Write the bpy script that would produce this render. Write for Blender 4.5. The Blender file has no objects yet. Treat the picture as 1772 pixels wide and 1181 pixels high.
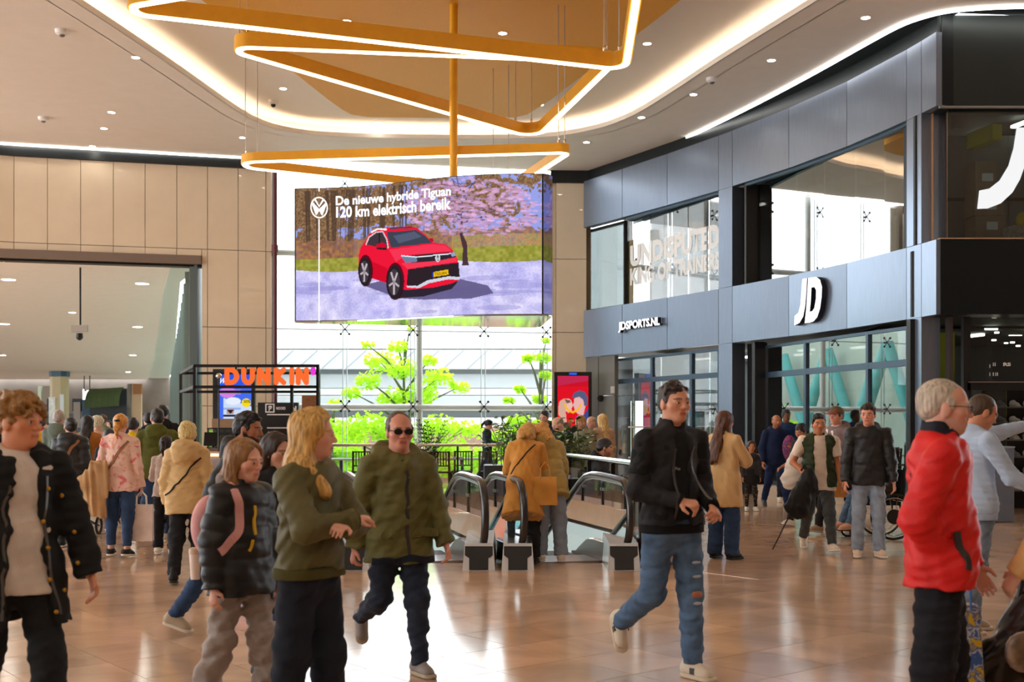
import bpy, bmesh, math, random
import numpy as np
from mathutils import Vector, Matrix
from mathutils.geometry import tessellate_polygon

# ------------------------------------------------------------------ camera, world, exposure
SC = bpy.context.scene
COL = SC.collection
F_PX, CX, HY, EYE = 2000.0, 886.0, 742.0, 1.48      # focal length in pixels, image centre, horizon row, eye height
cam_d = bpy.data.cameras.new('camera')
cam_d.sensor_width = 36.0
cam_d.lens = 36.0 * F_PX / 1772.0
cam_d.shift_y = (HY - 590.5) / 1772.0
cam_d.clip_end = 600
cam_d.dof.use_dof = True
cam_d.dof.focus_distance = 12.0
cam_d.dof.aperture_fstop = 3.2
cam = bpy.data.objects.new('camera', cam_d)
cam.location = (0, 0, EYE)
cam.rotation_euler = (math.pi / 2, 0, 0)
COL.objects.link(cam)
SC.camera = cam
SC.view_settings.view_transform = 'Standard'
SC.view_settings.look = 'None'
SC.view_settings.exposure = 0.4
SC.view_settings.gamma = 1.0
SC.view_settings.use_curve_mapping = False
world = bpy.data.worlds.new('overcast_sky')
SC.world = world
world.use_nodes = True
wn = world.node_tree.nodes['Background']
wn.inputs[0].default_value = (0.93, 0.97, 1.0, 1)
wn.inputs[1].default_value = 4.2


def px(x, y, Y):
    """point seen at pixel (x, y) at depth Y"""
    return Vector(((x - CX) * Y / F_PX, Y, EYE - (y - HY) * Y / F_PX))


def gx(x, Y):
    return (x - CX) * Y / F_PX


def zz(y, Y):
    return EYE - (y - HY) * Y / F_PX


# ------------------------------------------------------------------ materials
def lin(c):
    return tuple((v / 12.92 if v <= 0.04045 else ((v + 0.055) / 1.055) ** 2.4) for v in c)


def rgb(r, g, b):
    return lin((r / 255.0, g / 255.0, b / 255.0))


MATS = {}


def mat(name, col, rough=0.6, metal=0.0, noise=0.0, nscale=20.0, bump=0.0, bscale=80.0, stretch=(1, 1, 1), spec=0.5,
        coat=0.0, sheen=0.0):
    if name in MATS:
        return MATS[name]
    m = bpy.data.materials.new(name)
    m.use_nodes = True
    nt = m.node_tree
    b = nt.nodes['Principled BSDF']
    b.inputs['Base Color'].default_value = (*col, 1)
    b.inputs['Roughness'].default_value = rough
    b.inputs['Metallic'].default_value = metal
    b.inputs['Specular IOR Level'].default_value = spec
    b.inputs['Coat Weight'].default_value = coat
    if sheen:
        b.inputs['Sheen Weight'].default_value = sheen
    if noise or bump:
        tc = nt.nodes.new('ShaderNodeTexCoord')
        mp = nt.nodes.new('ShaderNodeMapping')
        mp.inputs['Scale'].default_value = stretch
        nt.links.new(tc.outputs['Object'], mp.inputs[0])
    if noise:
        n = nt.nodes.new('ShaderNodeTexNoise')
        n.inputs['Scale'].default_value = nscale
        n.inputs['Detail'].default_value = 4
        nt.links.new(mp.outputs[0], n.inputs['Vector'])
        r = nt.nodes.new('ShaderNodeValToRGB')
        r.color_ramp.elements[0].position = 0.3
        r.color_ramp.elements[1].position = 0.7
        r.color_ramp.elements[0].color = (*[max(0, c * (1 - noise)) for c in col], 1)
        r.color_ramp.elements[1].color = (*[min(1, c * (1 + noise)) for c in col], 1)
        nt.links.new(n.outputs[0], r.inputs[0])
        nt.links.new(r.outputs[0], b.inputs['Base Color'])
    if bump:
        n2 = nt.nodes.new('ShaderNodeTexNoise')
        n2.inputs['Scale'].default_value = bscale
        n2.inputs['Detail'].default_value = 3
        nt.links.new(mp.outputs[0], n2.inputs['Vector'])
        bp = nt.nodes.new('ShaderNodeBump')
        bp.inputs['Strength'].default_value = bump
        bp.inputs['Distance'].default_value = 0.01
        nt.links.new(n2.outputs[0], bp.inputs['Height'])
        nt.links.new(bp.outputs[0], b.inputs['Normal'])
    MATS[name] = m
    return m


def emis(name, col, strength):
    if name in MATS:
        return MATS[name]
    m = bpy.data.materials.new(name)
    m.use_nodes = True
    nt = m.node_tree
    nt.nodes.clear()
    e = nt.nodes.new('ShaderNodeEmission')
    e.inputs[0].default_value = (*col, 1)
    e.inputs[1].default_value = strength
    o = nt.nodes.new('ShaderNodeOutputMaterial')
    nt.links.new(e.outputs[0], o.inputs[0])
    MATS[name] = m
    return m


def glass(name, tint=(1, 1, 1), refl=0.08, rough=0.0):
    if name in MATS:
        return MATS[name]
    m = bpy.data.materials.new(name)
    m.use_nodes = True
    nt = m.node_tree
    nt.nodes.clear()
    t = nt.nodes.new('ShaderNodeBsdfTransparent')
    t.inputs[0].default_value = (*tint, 1)
    g = nt.nodes.new('ShaderNodeBsdfGlossy')
    g.inputs['Roughness'].default_value = rough
    fr = nt.nodes.new('ShaderNodeLayerWeight')
    fr.inputs[0].default_value = 0.25
    mr = nt.nodes.new('ShaderNodeMapRange')
    mr.inputs[3].default_value = refl
    mr.inputs[4].default_value = 0.9
    nt.links.new(fr.outputs['Fresnel'], mr.inputs[0])
    mx = nt.nodes.new('ShaderNodeMixShader')
    nt.links.new(mr.outputs[0], mx.inputs[0])
    nt.links.new(t.outputs[0], mx.inputs[1])
    nt.links.new(g.outputs[0], mx.inputs[2])
    o = nt.nodes.new('ShaderNodeOutputMaterial')
    nt.links.new(mx.outputs[0], o.inputs[0])
    MATS[name] = m
    return m


def frosted(name, col):
    if name in MATS:
        return MATS[name]
    m = bpy.data.materials.new(name)
    m.use_nodes = True
    nt = m.node_tree
    nt.nodes.clear()
    d_, t_ = nt.nodes.new('ShaderNodeBsdfDiffuse'), nt.nodes.new('ShaderNodeBsdfTranslucent')
    d_.inputs[0].default_value = t_.inputs[0].default_value = (*col, 1)
    mx, o = nt.nodes.new('ShaderNodeMixShader'), nt.nodes.new('ShaderNodeOutputMaterial')
    mx.inputs[0].default_value = .55
    nt.links.new(d_.outputs[0], mx.inputs[1])
    nt.links.new(t_.outputs[0], mx.inputs[2])
    nt.links.new(mx.outputs[0], o.inputs[0])
    MATS[name] = m
    return m


def attr_mat(name, rough=0.5, emit=0.0, spec=0.4, bump=0.0):
    """colour from the mesh colour attribute 'Col' (printed pictures, skin with lips and brows)"""
    if name in MATS:
        return MATS[name]
    m = bpy.data.materials.new(name)
    m.use_nodes = True
    nt = m.node_tree
    a = nt.nodes.new('ShaderNodeVertexColor')
    a.layer_name = 'Col'
    b = nt.nodes['Principled BSDF']
    if emit:
        nt.nodes.remove(b)
        e = nt.nodes.new('ShaderNodeEmission')
        e.inputs[1].default_value = emit
        nt.links.new(a.outputs[0], e.inputs[0])
        nt.links.new(e.outputs[0], nt.nodes['Material Output'].inputs[0])
    else:
        nt.links.new(a.outputs[0], b.inputs['Base Color'])
        b.inputs['Roughness'].default_value = rough
        b.inputs['Specular IOR Level'].default_value = spec
        if bump:
            n2 = nt.nodes.new('ShaderNodeTexNoise')
            n2.inputs['Scale'].default_value = 160
            bp = nt.nodes.new('ShaderNodeBump')
            bp.inputs['Strength'].default_value = bump
            bp.inputs['Distance'].default_value = 0.004
            nt.links.new(n2.outputs[0], bp.inputs['Height'])
            nt.links.new(bp.outputs[0], b.inputs['Normal'])
    MATS[name] = m
    return m


def tile_mat(name, col, rough=0.16, brick=None):
    m = bpy.data.materials.new(name)
    m.use_nodes = True
    nt = m.node_tree
    b = nt.nodes['Principled BSDF']
    b.inputs['Roughness'].default_value = rough
    b.inputs['Specular IOR Level'].default_value = 0.65
    tc = nt.nodes.new('ShaderNodeTexCoord')
    geo = nt.nodes.new('ShaderNodeNewGeometry')
    oi = nt.nodes.new('ShaderNodeObjectInfo')
    n = nt.nodes.new('ShaderNodeTexNoise')
    n.inputs['Scale'].default_value = 1.3
    n.inputs['Detail'].default_value = 7
    n.inputs['Distortion'].default_value = 1.2
    nt.links.new(geo.outputs['Position'], n.inputs['Vector'])
    r = nt.nodes.new('ShaderNodeValToRGB')
    r.color_ramp.elements[0].position = 0.32
    r.color_ramp.elements[1].position = 0.72
    r.color_ramp.elements[0].color = (*[c * 0.78 for c in col], 1)
    r.color_ramp.elements[1].color = (*[min(1, c * 1.18) for c in col], 1)
    nt.links.new(n.outputs[0], r.inputs[0])
    hsv = nt.nodes.new('ShaderNodeHueSaturation')
    mr = nt.nodes.new('ShaderNodeMapRange')
    mr.inputs[3].default_value = 0.86
    mr.inputs[4].default_value = 1.12
    nt.links.new(oi.outputs['Random'], mr.inputs[0])
    nt.links.new(mr.outputs[0], hsv.inputs['Value'])
    nt.links.new(r.outputs[0], hsv.inputs['Color'])
    last = hsv.outputs[0]
    if brick:
        mp = nt.nodes.new('ShaderNodeMapping')
        mp.inputs['Rotation'].default_value = (0, 0, brick[1])
        nt.links.new(geo.outputs['Position'], mp.inputs[0])
        bt = nt.nodes.new('ShaderNodeTexBrick')
        bt.offset = 0.0
        bt.inputs['Scale'].default_value = 1.0
        bt.inputs['Brick Width'].default_value = brick[0]
        bt.inputs['Row Height'].default_value = brick[0]
        bt.inputs['Mortar Size'].default_value = 0.006
        bt.inputs['Color1'].default_value = (1, 1, 1, 1)
        bt.inputs['Color2'].default_value = (0.985, 0.985, 0.985, 1)
        bt.inputs['Mortar'].default_value = (0.97, 0.97, 0.97, 1)
        nt.links.new(mp.outputs[0], bt.inputs['Vector'])
        mx = nt.nodes.new('ShaderNodeMixRGB')
        mx.blend_type = 'MULTIPLY'
        mx.inputs[0].default_value = 1
        nt.links.new(last, mx.inputs[1])
        nt.links.new(bt.outputs[0], mx.inputs[2])
        last = mx.outputs[0]
    nt.links.new(last, b.inputs['Base Color'])
    n3 = nt.nodes.new('ShaderNodeTexNoise')
    n3.inputs['Scale'].default_value = .6
    nt.links.new(geo.outputs['Position'], n3.inputs['Vector'])
    m3 = nt.nodes.new('ShaderNodeMapRange')
    m3.inputs[3].default_value = rough * 0.94
    m3.inputs[4].default_value = rough * 1.08
    nt.links.new(n3.outputs[0], m3.inputs[0])
    nt.links.new(m3.outputs[0], b.inputs['Roughness'])
    MATS[name] = m
    return m


M_CEIL = mat('ceiling_paint', rgb(232, 224, 214), 0.7, noise=0.02, nscale=3)
M_COVE = mat('cove_paint', rgb(234, 226, 216), 0.6)
M_CREAM = mat('cream_panel', rgb(234, 218, 192), 0.28, noise=0.03, nscale=2.0, coat=0.3)
M_DARKCORN = mat('dark_cornice', rgb(14, 24, 28), 0.45)
M_FACADE = mat('facade_metal', rgb(136, 148, 168), 0.30, metal=0.75, noise=0.10, nscale=30, stretch=(4, 4, 0.08))
M_FACDARK = mat('dark_facade_metal', rgb(22, 30, 34), 0.35, metal=0.4, noise=0.1, nscale=60)
M_FRAME = mat('blue_window_frame', rgb(70, 92, 112), 0.4, metal=0.4)
M_BLACK = mat('black_paint', rgb(14, 15, 17), 0.45)
M_BLACKMETAL = mat('black_metal', rgb(22, 22, 24), 0.4, metal=0.5)
M_GOLD = mat('golden_lacquer', rgb(226, 164, 26), 0.36, metal=0.15, noise=0.04, nscale=8)
M_GOLDPANEL = mat('golden_felt_panel', rgb(224, 160, 20), 0.6, noise=0.08, nscale=60, bump=0.15, bscale=300)
M_LED = emis('warm_led_strip', (1.0, 0.78, 0.52), 9.0)
M_COVELED = emis('cove_led_strip', (1.0, 0.80, 0.58), 15.0)
M_LEDW = emis('white_led_strip', (1.0, 0.95, 0.88), 7.0)
M_DOWN = emis('downlight_glow', (1.0, 0.93, 0.82), 40.0)
M_DOWNBIG = emis('passage_downlight_glow', (1.0, 0.94, 0.84), 48.0)
M_STEEL = mat('brushed_steel', rgb(190, 190, 192), 0.28, metal=0.95, noise=0.05, nscale=60, stretch=(1, 1, 12))
M_CHROME = mat('polished_steel', rgb(215, 212, 208), 0.12, metal=1.0)
M_WHITE = mat('white_paint', rgb(240, 240, 238), 0.45)
M_WHITESTEEL = mat('white_steel_tube', rgb(205, 205, 200), 0.4)
M_WOOD = mat('brown_wood', rgb(150, 98, 56), 0.5, noise=0.25, nscale=10, stretch=(1, 1, 8))
M_WOODDARK = mat('dark_wood', rgb(70, 52, 40), 0.55, noise=0.25, nscale=12)
M_SLABTAN = mat('tan_slab_edge', rgb(206, 160, 122), 0.4, noise=0.05, nscale=4)
M_YELLOW = mat('shop_yellow', rgb(235, 222, 0), 0.5)
M_DARKROOM = mat('shop_dark_wall', rgb(58, 64, 66), 0.7, noise=0.05, nscale=.7)
M_GLASSWIN = glass('clear_window_glass', (0.97, 0.99, 0.985), 0.03)
M_GLASSSHOP = glass('reflective_shop_glass', (0.72, 0.75, 0.76), 0.42)
M_GLASSDARK = glass('dark_shop_glass', (0.7, 0.76, 0.76), 0.05)
M_GLASSBAL = glass('balustrade_glass', (0.90, 0.95, 0.95), 0.06)
M_GLASSRAIL = glass('smoked_railing_glass', (0.80, 0.74, 0.68), 0.08)
M_TILE = tile_mat('polished_stone_tile', rgb(214, 180, 152), 0.13)
M_FLOOR = tile_mat('polished_stone_floor', rgb(206, 172, 144), 0.13, brick=(0.58, math.radians(39)))


# ------------------------------------------------------------------ object helpers
def tag(o, label=None, cat=None, group=None, kind=None):
    if label:
        o['label'] = label
    if cat:
        o['category'] = cat
    if group:
        o['group'] = group
    if kind:
        o['kind'] = kind
    return o


def empty(name, loc=(0, 0, 0), rz=0.0, label=None, cat=None, group=None, kind=None):
    o = bpy.data.objects.new(name, None)
    o.empty_display_size = 0.1
    o.location = loc
    o.rotation_euler = (0, 0, rz)
    COL.objects.link(o)
    return tag(o, label, cat, group, kind)


def mesh_obj(name, me, m=None, parent=None, loc=None):
    o = bpy.data.objects.new(name, me)
    COL.objects.link(o)
    if m is not None and not me.materials:
        me.materials.append(m)
    if parent is not None:
        o.parent = parent
    if loc is not None:
        o.location = loc
    return o


class MB:
    """collects shapes, builds ONE mesh object"""

    def __init__(self):
        self.v = []
        self.f = []

    def add(self, vs, fs):
        n = len(self.v)
        self.v += [tuple(v) for v in vs]
        self.f += [tuple(i + n for i in f) for f in fs]
        return self

    def box(self, c, s, rz=0.0, bev=0.0):
        hx, hy, hz = s[0] / 2, s[1] / 2, s[2] / 2
        cr, sr = math.cos(rz), math.sin(rz)
        if bev > 0:
            b = min(bev, hx, hy)
            poly = [(-hx + b, -hy), (hx - b, -hy), (hx, -hy + b), (hx, hy - b), (hx - b, hy), (-hx + b, hy), (-hx, hy - b), (-hx, -hy + b)]
        else:
            poly = [(-hx, -hy), (hx, -hy), (hx, hy), (-hx, hy)]
        pts = [(c[0] + x * cr - y * sr, c[1] + x * sr + y * cr) for x, y in poly]
        return self.prism(pts, c[2] - hz, c[2] + hz)

    def prism(self, pts, z0, z1):
        n = len(pts)
        a = sum(pts[i][0] * pts[(i + 1) % n][1] - pts[(i + 1) % n][0] * pts[i][1] for i in range(n))
        if a < 0:
            pts = pts[::-1]
        vs = [(p[0], p[1], z0) for p in pts] + [(p[0], p[1], z1) for p in pts]
        fs = [tuple(range(n - 1, -1, -1)), tuple(range(n, 2 * n))]
        fs += [(i, (i + 1) % n, n + (i + 1) % n, n + i) for i in range(n)]
        return self.add(vs, fs)

    def hull8(self, a, b):
        """box from two quads (4 points each)"""
        return self.add(list(a) + list(b), [(3, 2, 1, 0), (4, 5, 6, 7), (0, 1, 5, 4), (1, 2, 6, 5), (2, 3, 7, 6), (3, 0, 4, 7)])

    def bar(self, p, q, w, h=None, up=(0, 0, 1)):
        p, q = Vector(p), Vector(q)
        h = w if h is None else h
        d = (q - p).normalized()
        u = Vector(up)
        s = d.cross(u)
        if s.length < 1e-4:
            s = d.cross(Vector((0, 1, 0)))
        s.normalize()
        t = s.cross(d).normalized()
        k = [(-w / 2, -h / 2), (w / 2, -h / 2), (w / 2, h / 2), (-w / 2, h / 2)]
        return self.hull8([p + s * a + t * b for a, b in k], [q + s * a + t * b for a, b in k])

    def tube(self, pts, r, n=8, closed=False, caps=True):
        pts = [Vector(p) for p in pts]
        rs = r if isinstance(r, (list, tuple)) else [r] * len(pts)
        N = len(pts)
        base = len(self.v)
        prev = None
        for i, p in enumerate(pts):
            if closed:
                d = pts[(i + 1) % N] - pts[i - 1]
            else:
                d = pts[min(i + 1, N - 1)] - pts[max(i - 1, 0)]
            d.normalize()
            if prev is None:
                a = d.cross(Vector((0, 0, 1)))
                if a.length < 1e-3:
                    a = d.cross(Vector((0, 1, 0)))
            else:
                a = prev - d * prev.dot(d)
            a.normalize()
            prev = a
            b = d.cross(a)
            for j in range(n):
                t = 2 * math.pi * j / n
                q = p + (a * math.cos(t) + b * math.sin(t)) * rs[i]
                self.v.append(tuple(q))
        M = N if closed else N - 1
        for i in range(M):
            for j in range(n):
                a0 = base + i * n + j
                a1 = base + i * n + (j + 1) % n
                b0 = base + ((i + 1) % N) * n + j
                b1 = base + ((i + 1) % N) * n + (j + 1) % n
                self.f.append((a0, a1, b1, b0))
        if not closed and caps:
            self.f.append(tuple(base + j for j in range(n - 1, -1, -1)))
            self.f.append(tuple(base + (N - 1) * n + j for j in range(n)))
        return self

    def lathe(self, prof, c=(0, 0, 0), n=20, ring=False):
        """prof: list of (r, z)"""
        base = len(self.v)
        for r, z in prof:
            for j in range(n):
                t = 2 * math.pi * j / n
                self.v.append((c[0] + r * math.cos(t), c[1] + r * math.sin(t), c[2] + z))
        for i in range(len(prof) - 1):
            for j in range(n):
                self.f.append((base + i * n + j, base + i * n + (j + 1) % n, base + (i + 1) * n + (j + 1) % n, base + (i + 1) * n + j))
        if ring:
            k = len(prof) - 1
            for j in range(n):
                self.f.append((base + k * n + j, base + k * n + (j + 1) % n, base + (j + 1) % n, base + j))
            return self
        self.f.append(tuple(base + j for j in range(n - 1, -1, -1)))
        self.f.append(tuple(base + (len(prof) - 1) * n + j for j in range(n)))
        return self

    def sphere(self, c, r, n=10, m=6, sc=(1, 1, 1)):
        base = len(self.v)
        for i in range(m + 1):
            ph = math.pi * i / m
            for j in range(n):
                t = 2 * math.pi * j / n
                self.v.append((c[0] + sc[0] * r * math.sin(ph) * math.cos(t), c[1] + sc[1] * r * math.sin(ph) * math.sin(t), c[2] + sc[2] * r * math.cos(ph)))
        for i in range(m):
            for j in range(n):
                self.f.append((base + i * n + j, base + (i + 1) * n + j, base + (i + 1) * n + (j + 1) % n, base + i * n + (j + 1) % n))
        return self

    def loop_band(self, pts, z0, z1, th):
        """closed vertical band of thickness th along plan points"""
        N = len(pts)
        base = len(self.v)
        for i in range(N):
            p = Vector(pts[i])
            d = (Vector(pts[(i + 1) % N]) - Vector(pts[i - 1])).normalized()
            nrm = Vector((d.y, -d.x))
            for o, z in ((-th / 2, z0), (th / 2, z0), (th / 2, z1), (-th / 2, z1)):
                q = p + nrm * o
                self.v.append((q.x, q.y, z))
        for i in range(N):
            j = (i + 1) % N
            for k in range(4):
                l = (k + 1) % 4
                self.f.append((base + i * 4 + k, base + i * 4 + l, base + j * 4 + l, base + j * 4 + k))
        return self

    def poly_holes(self, outer, holes, z, down=False):
        loops = [[Vector((p[0], p[1], 0)) for p in outer]] + [[Vector((p[0], p[1], 0)) for p in h] for h in holes]
        tris = tessellate_polygon(loops)
        flat = [p for l in loops for p in l]
        fs = []
        for t in tris:
            a, b, c = (flat[i] for i in t)
            cr = (b.x - a.x) * (c.y - a.y) - (b.y - a.y) * (c.x - a.x)
            if abs(cr) < 1e-9:
                continue
            fs.append(tuple(t) if (cr > 0) != down else tuple(t)[::-1])
        return self.add([(p.x, p.y, z) for p in flat], fs)

    def mesh(self, name):
        me = bpy.data.meshes.new(name)
        me.from_pydata(self.v, [], self.f)
        me.update()
        return me

    def build(self, name, m, parent=None, smooth=False, loc=None):
        me = self.mesh(name)
        if smooth:
            me.polygons.foreach_set('use_smooth', [True] * len(me.polygons))
            try:
                me.set_sharp_from_angle(angle=math.radians(40))
            except Exception:
                pass
        return mesh_obj(name, me, m, parent, loc)


def rounded_poly(pts, r, seg=8):
    """rounds the corners of a plan polygon"""
    out = []
    n = len(pts)
    rr = r if isinstance(r, (list, tuple)) else [r] * n
    for i in range(n):
        p0, p1, p2 = Vector(pts[i - 1]), Vector(pts[i]), Vector(pts[(i + 1) % n])
        a, b = (p0 - p1), (p2 - p1)
        la, lb = a.length, b.length
        a.normalize()
        b.normalize()
        ang = math.acos(max(-1, min(1, a.dot(b))))
        d = min(rr[i] / math.tan(ang / 2), la * 0.48, lb * 0.48)
        rad = d * math.tan(ang / 2)
        bis = (a + b).normalized()
        c = p1 + bis * (rad / math.sin(ang / 2))
        s, e = p1 + a * d, p1 + b * d
        a0 = math.atan2(s.y - c.y, s.x - c.x)
        a1 = math.atan2(e.y - c.y, e.x - c.x)
        da = (a1 - a0 + math.pi) % (2 * math.pi) - math.pi
        for k in range(seg + 1):
            t = a0 + da * k / seg
            out.append((c.x + rad * math.cos(t), c.y + rad * math.sin(t)))
    return out


def text_mesh(body, bold=0.0, extrude=0.0, res=3, space=1.0):
    cu = bpy.data.curves.new('lettering', 'FONT')
    cu.body = body
    cu.size = 1.0
    cu.offset = bold
    cu.extrude = extrude
    cu.resolution_u = res
    cu.space_character = space
    o = bpy.data.objects.new('lettering', cu)
    COL.objects.link(o)
    dg = bpy.context.evaluated_depsgraph_get()
    me = bpy.data.meshes.new_from_object(o.evaluated_get(dg))
    bpy.data.objects.remove(o)
    bpy.data.curves.remove(cu)
    co = np.empty(len(me.vertices) * 3, dtype=np.float32)
    me.vertices.foreach_get('co', co)
    co = co.reshape(-1, 3)
    return me, co


def text_on(name, body, m, fn, u0, u1, v0, v1, parent=None, bold=0.0, extrude=0.0, depth=0.0, space=1.0, shear=0.0):
    """lettering filling u0..u1, v0..v1 of a surface fn(u, v, out) -> point"""
    me, co = text_mesh(body, bold, 1.0 if depth else 0.0, space=space)
    lo, hi = co.min(0), co.max(0)
    sz = np.maximum(hi - lo, 1e-6)
    new = []
    for c in co:
        b = (c[1] - lo[1]) / sz[1]
        a = (c[0] - lo[0]) / sz[0]
        u = u0 + (u1 - u0) * a + shear * (b - 0.5)
        v = v0 + (v1 - v0) * b
        out = extrude + (depth if (depth and c[2] > 0) else 0.0)
        new.append(fn(u, v, out))
    me.vertices.foreach_set('co', np.array([tuple(p) for p in new], dtype=np.float32).ravel())
    me.update()
    me.materials.clear()
    return mesh_obj(name, me, m, parent)


def quad_fn(o, ux, uy):
    """plane surface: origin, unit vector across, unit vector up (metres)"""
    o, ux, uy = Vector(o), Vector(ux).normalized(), Vector(uy).normalized()
    n = ux.cross(uy).normalized()
    return lambda u, v, out=0.0: o + ux * u + uy * v + n * out


# ---- painting flat pictures into colour attributes (screens and posters)
def fill_poly(img, pts, col, a=1.0):
    H, W, _ = img.shape
    pts = np.array(pts, dtype=float)
    x0, x1 = int(max(0, np.floor(pts[:, 0].min()))), int(min(W, np.ceil(pts[:, 0].max()) + 1))
    y0, y1 = int(max(0, np.floor(pts[:, 1].min()))), int(min(H, np.ceil(pts[:, 1].max()) + 1))
    if x1 <= x0 or y1 <= y0:
        return
    X, Y = np.meshgrid(np.arange(x0, x1) + 0.5, np.arange(y0, y1) + 0.5)
    ins = np.zeros(X.shape, bool)
    n = len(pts)
    for i in range(n):
        xa, ya = pts[i]
        xb, yb = pts[(i + 1) % n]
        if ya == yb:
            continue
        c = ((ya > Y) != (yb > Y)) & (X < (xb - xa) * (Y - ya) / (yb - ya) + xa)
        ins ^= c
    sub = img[y0:y1, x0:x1]
    sub[ins] = sub[ins] * (1 - a) + np.array(col) * a


def ell_pts(cx, cy, rx, ry, n=28, a0=0, a1=360):
    return [(cx + rx * math.cos(math.radians(a0 + (a1 - a0) * i / n)), cy + ry * math.sin(math.radians(a0 + (a1 - a0) * i / n))) for i in range(n)]


def stroke(pts, w):
    L, R = [], []
    for i in range(len(pts)):
        a = np.array(pts[max(i - 1, 0)], float)
        b = np.array(pts[min(i + 1, len(pts) - 1)], float)
        d = (b - a) / max(1e-6, np.hypot(*(b - a)))
        n = np.array([-d[1], d[0]]) * w / 2
        p = np.array(pts[i], float)
        L.append(tuple(p + n))
        R.append(tuple(p - n))
    return L + R[::-1]


def smooth_noise(H, W, cell, rng):
    gh, gw = int(H / cell) + 3, int(W / cell) + 3
    g = rng.random((gh, gw))
    y = np.arange(H) / cell
    x = np.arange(W) / cell
    yi, xi = y.astype(int), x.astype(int)
    fy, fx = (y - yi)[:, None], (x - xi)[None, :]
    fy, fx = fy * fy * (3 - 2 * fy), fx * fx * (3 - 2 * fx)
    a = g[yi][:, xi]
    b = g[yi][:, xi + 1]
    c = g[yi + 1][:, xi]
    d = g[yi + 1][:, xi + 1]
    return (a * (1 - fx) + b * fx) * (1 - fy) + (c * (1 - fx) + d * fx) * fy


def picture(name, img, fn, m, parent, us, vs, out=0.0, step=1):
    """img rows run top to bottom; fn(u, v, out); us, vs = ranges; one vertex colour per grid point"""
    H, W, _ = img.shape
    u = np.linspace(us[0], us[1], W)
    v = np.linspace(vs[1], vs[0], H)
    verts = np.array([tuple(fn(uu, vv, out)) for vv in v for uu in u], dtype=np.float32)
    idx = np.arange(H * W).reshape(H, W)
    fs = np.stack([idx[1:, :-1], idx[1:, 1:], idx[:-1, 1:], idx[:-1, :-1]], -1).reshape(-1, 4)
    me = fast_mesh(name, verts, fs)
    ca = me.color_attributes.new('Col', 'FLOAT_COLOR', 'POINT')
    c = np.clip(img.reshape(-1, 3), 0, 255) / 255.0
    c = np.where(c <= 0.04045, c / 12.92, ((c + 0.055) / 1.055) ** 2.4)
    ca.data.foreach_set('color', np.concatenate([c, np.ones((len(c), 1))], 1).astype(np.float32).ravel())
    return mesh_obj(name, me, m, parent)


def fast_mesh(name, verts, quads, smooth=False):
    me = bpy.data.meshes.new(name)
    nv, nf = len(verts), len(quads)
    me.vertices.add(nv)
    me.vertices.foreach_set('co', np.asarray(verts, dtype=np.float32).ravel())
    k = quads.shape[1] if nf else 4
    me.loops.add(nf * k)
    me.loops.foreach_set('vertex_index', np.asarray(quads, dtype=np.int32).ravel())
    me.polygons.add(nf)
    me.polygons.foreach_set('loop_start', np.arange(nf, dtype=np.int32) * k)
    if smooth:
        me.polygons.foreach_set('use_smooth', np.ones(nf, dtype=bool))
    me.update(calc_edges=True)
    return me

# ================================================================== STRUCTURE
CZ = EYE + 7.0          # ceiling height
_hx = np.array([1013., 1248., 1370., 1574., 1626.])
_hh = np.array([204., 242., 265., 313., 328.])
_hp = np.polyfit(_hx - 1300, _hh, 3)


def wall_r(x, out=0.0):
    """plan point of the right shop front seen at pixel column x, moved 'out' metres towards the hall"""
    def p(q):
        Y = 6400.0 / np.polyval(_hp, q - 1300)
        return Vector((gx(q, Y), Y))
    a = p(x)
    if out:
        d = (p(x + 1) - p(x - 1)).normalized()
        a = a + Vector((d.y, -d.x)) * out if d.y < 0 else a + Vector((-d.y, d.x)) * out
        # normal towards the hall has negative x
    return a


def wall_n(x):
    d = (wall_r(x + 1) - wall_r(x - 1)).normalized()
    n = Vector((d.y, -d.x))
    return n if n.x < 0 else -n


def fac(x, y, out=0.0):
    """point on the right shop front at pixel (x, y)"""
    p = wall_r(x)
    z = zz(y, p.y)
    n = wall_n(x)
    q = p + n * out
    return Vector((q.x, q.y, z))


def wall_seg(mb, x0, x1, z0, z1, front=0.0, back=0.25, steps=1):
    for i in range(steps):
        a, b = x0 + (x1 - x0) * i / steps, x0 + (x1 - x0) * (i + 1) / steps
        na, nb = wall_n(a), wall_n(b)
        pa, pb = wall_r(a), wall_r(b)
        mb.prism([tuple(pa + na * front), tuple(pb + nb * front), tuple(pb - nb * back), tuple(pa - na * back)], z0, z1)
    return mb


# ---------------------------------------------------------------- floor
HOLE = [(-2.0, 12.7), (1.30, 12.7), (-0.22, 26.2), (-5.4, 26.2)]
floor_outer = [(-30, -14), (22, -14), (22, 18), (14, 30), (4, 32.6), (1.2, 31.6), (-6.3, 30.15), (-8.6, 30.3), (-34, 115), (-75, 115), (-30, 26)]
floor = MB().poly_holes(floor_outer, [HOLE], 0.0).poly_holes(floor_outer, [HOLE], -0.3, down=True)
n = len(floor.v)
for i in range(4):
    a, b = HOLE[i], HOLE[(i + 1) % 4]
    floor.add([(a[0], a[1], 0), (b[0], b[1], 0), (b[0], b[1], -0.3), (a[0], a[1], -0.3)], [(0, 1, 2, 3)])
floor = tag(floor.build('floor', M_FLOOR), kind='structure')
fe = MB()
for i in range(4):
    a, b = Vector(HOLE[i]), Vector(HOLE[(i + 1) % 4])
    d = (b - a).normalized()
    nn = Vector((-d.y, d.x)) * 0.02
    fe = MB().prism([tuple(a), tuple(b), tuple(b + nn), tuple(a + nn)], -0.42, -0.015)
    fe.build('opening_fascia', M_SLABTAN, floor)

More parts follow.
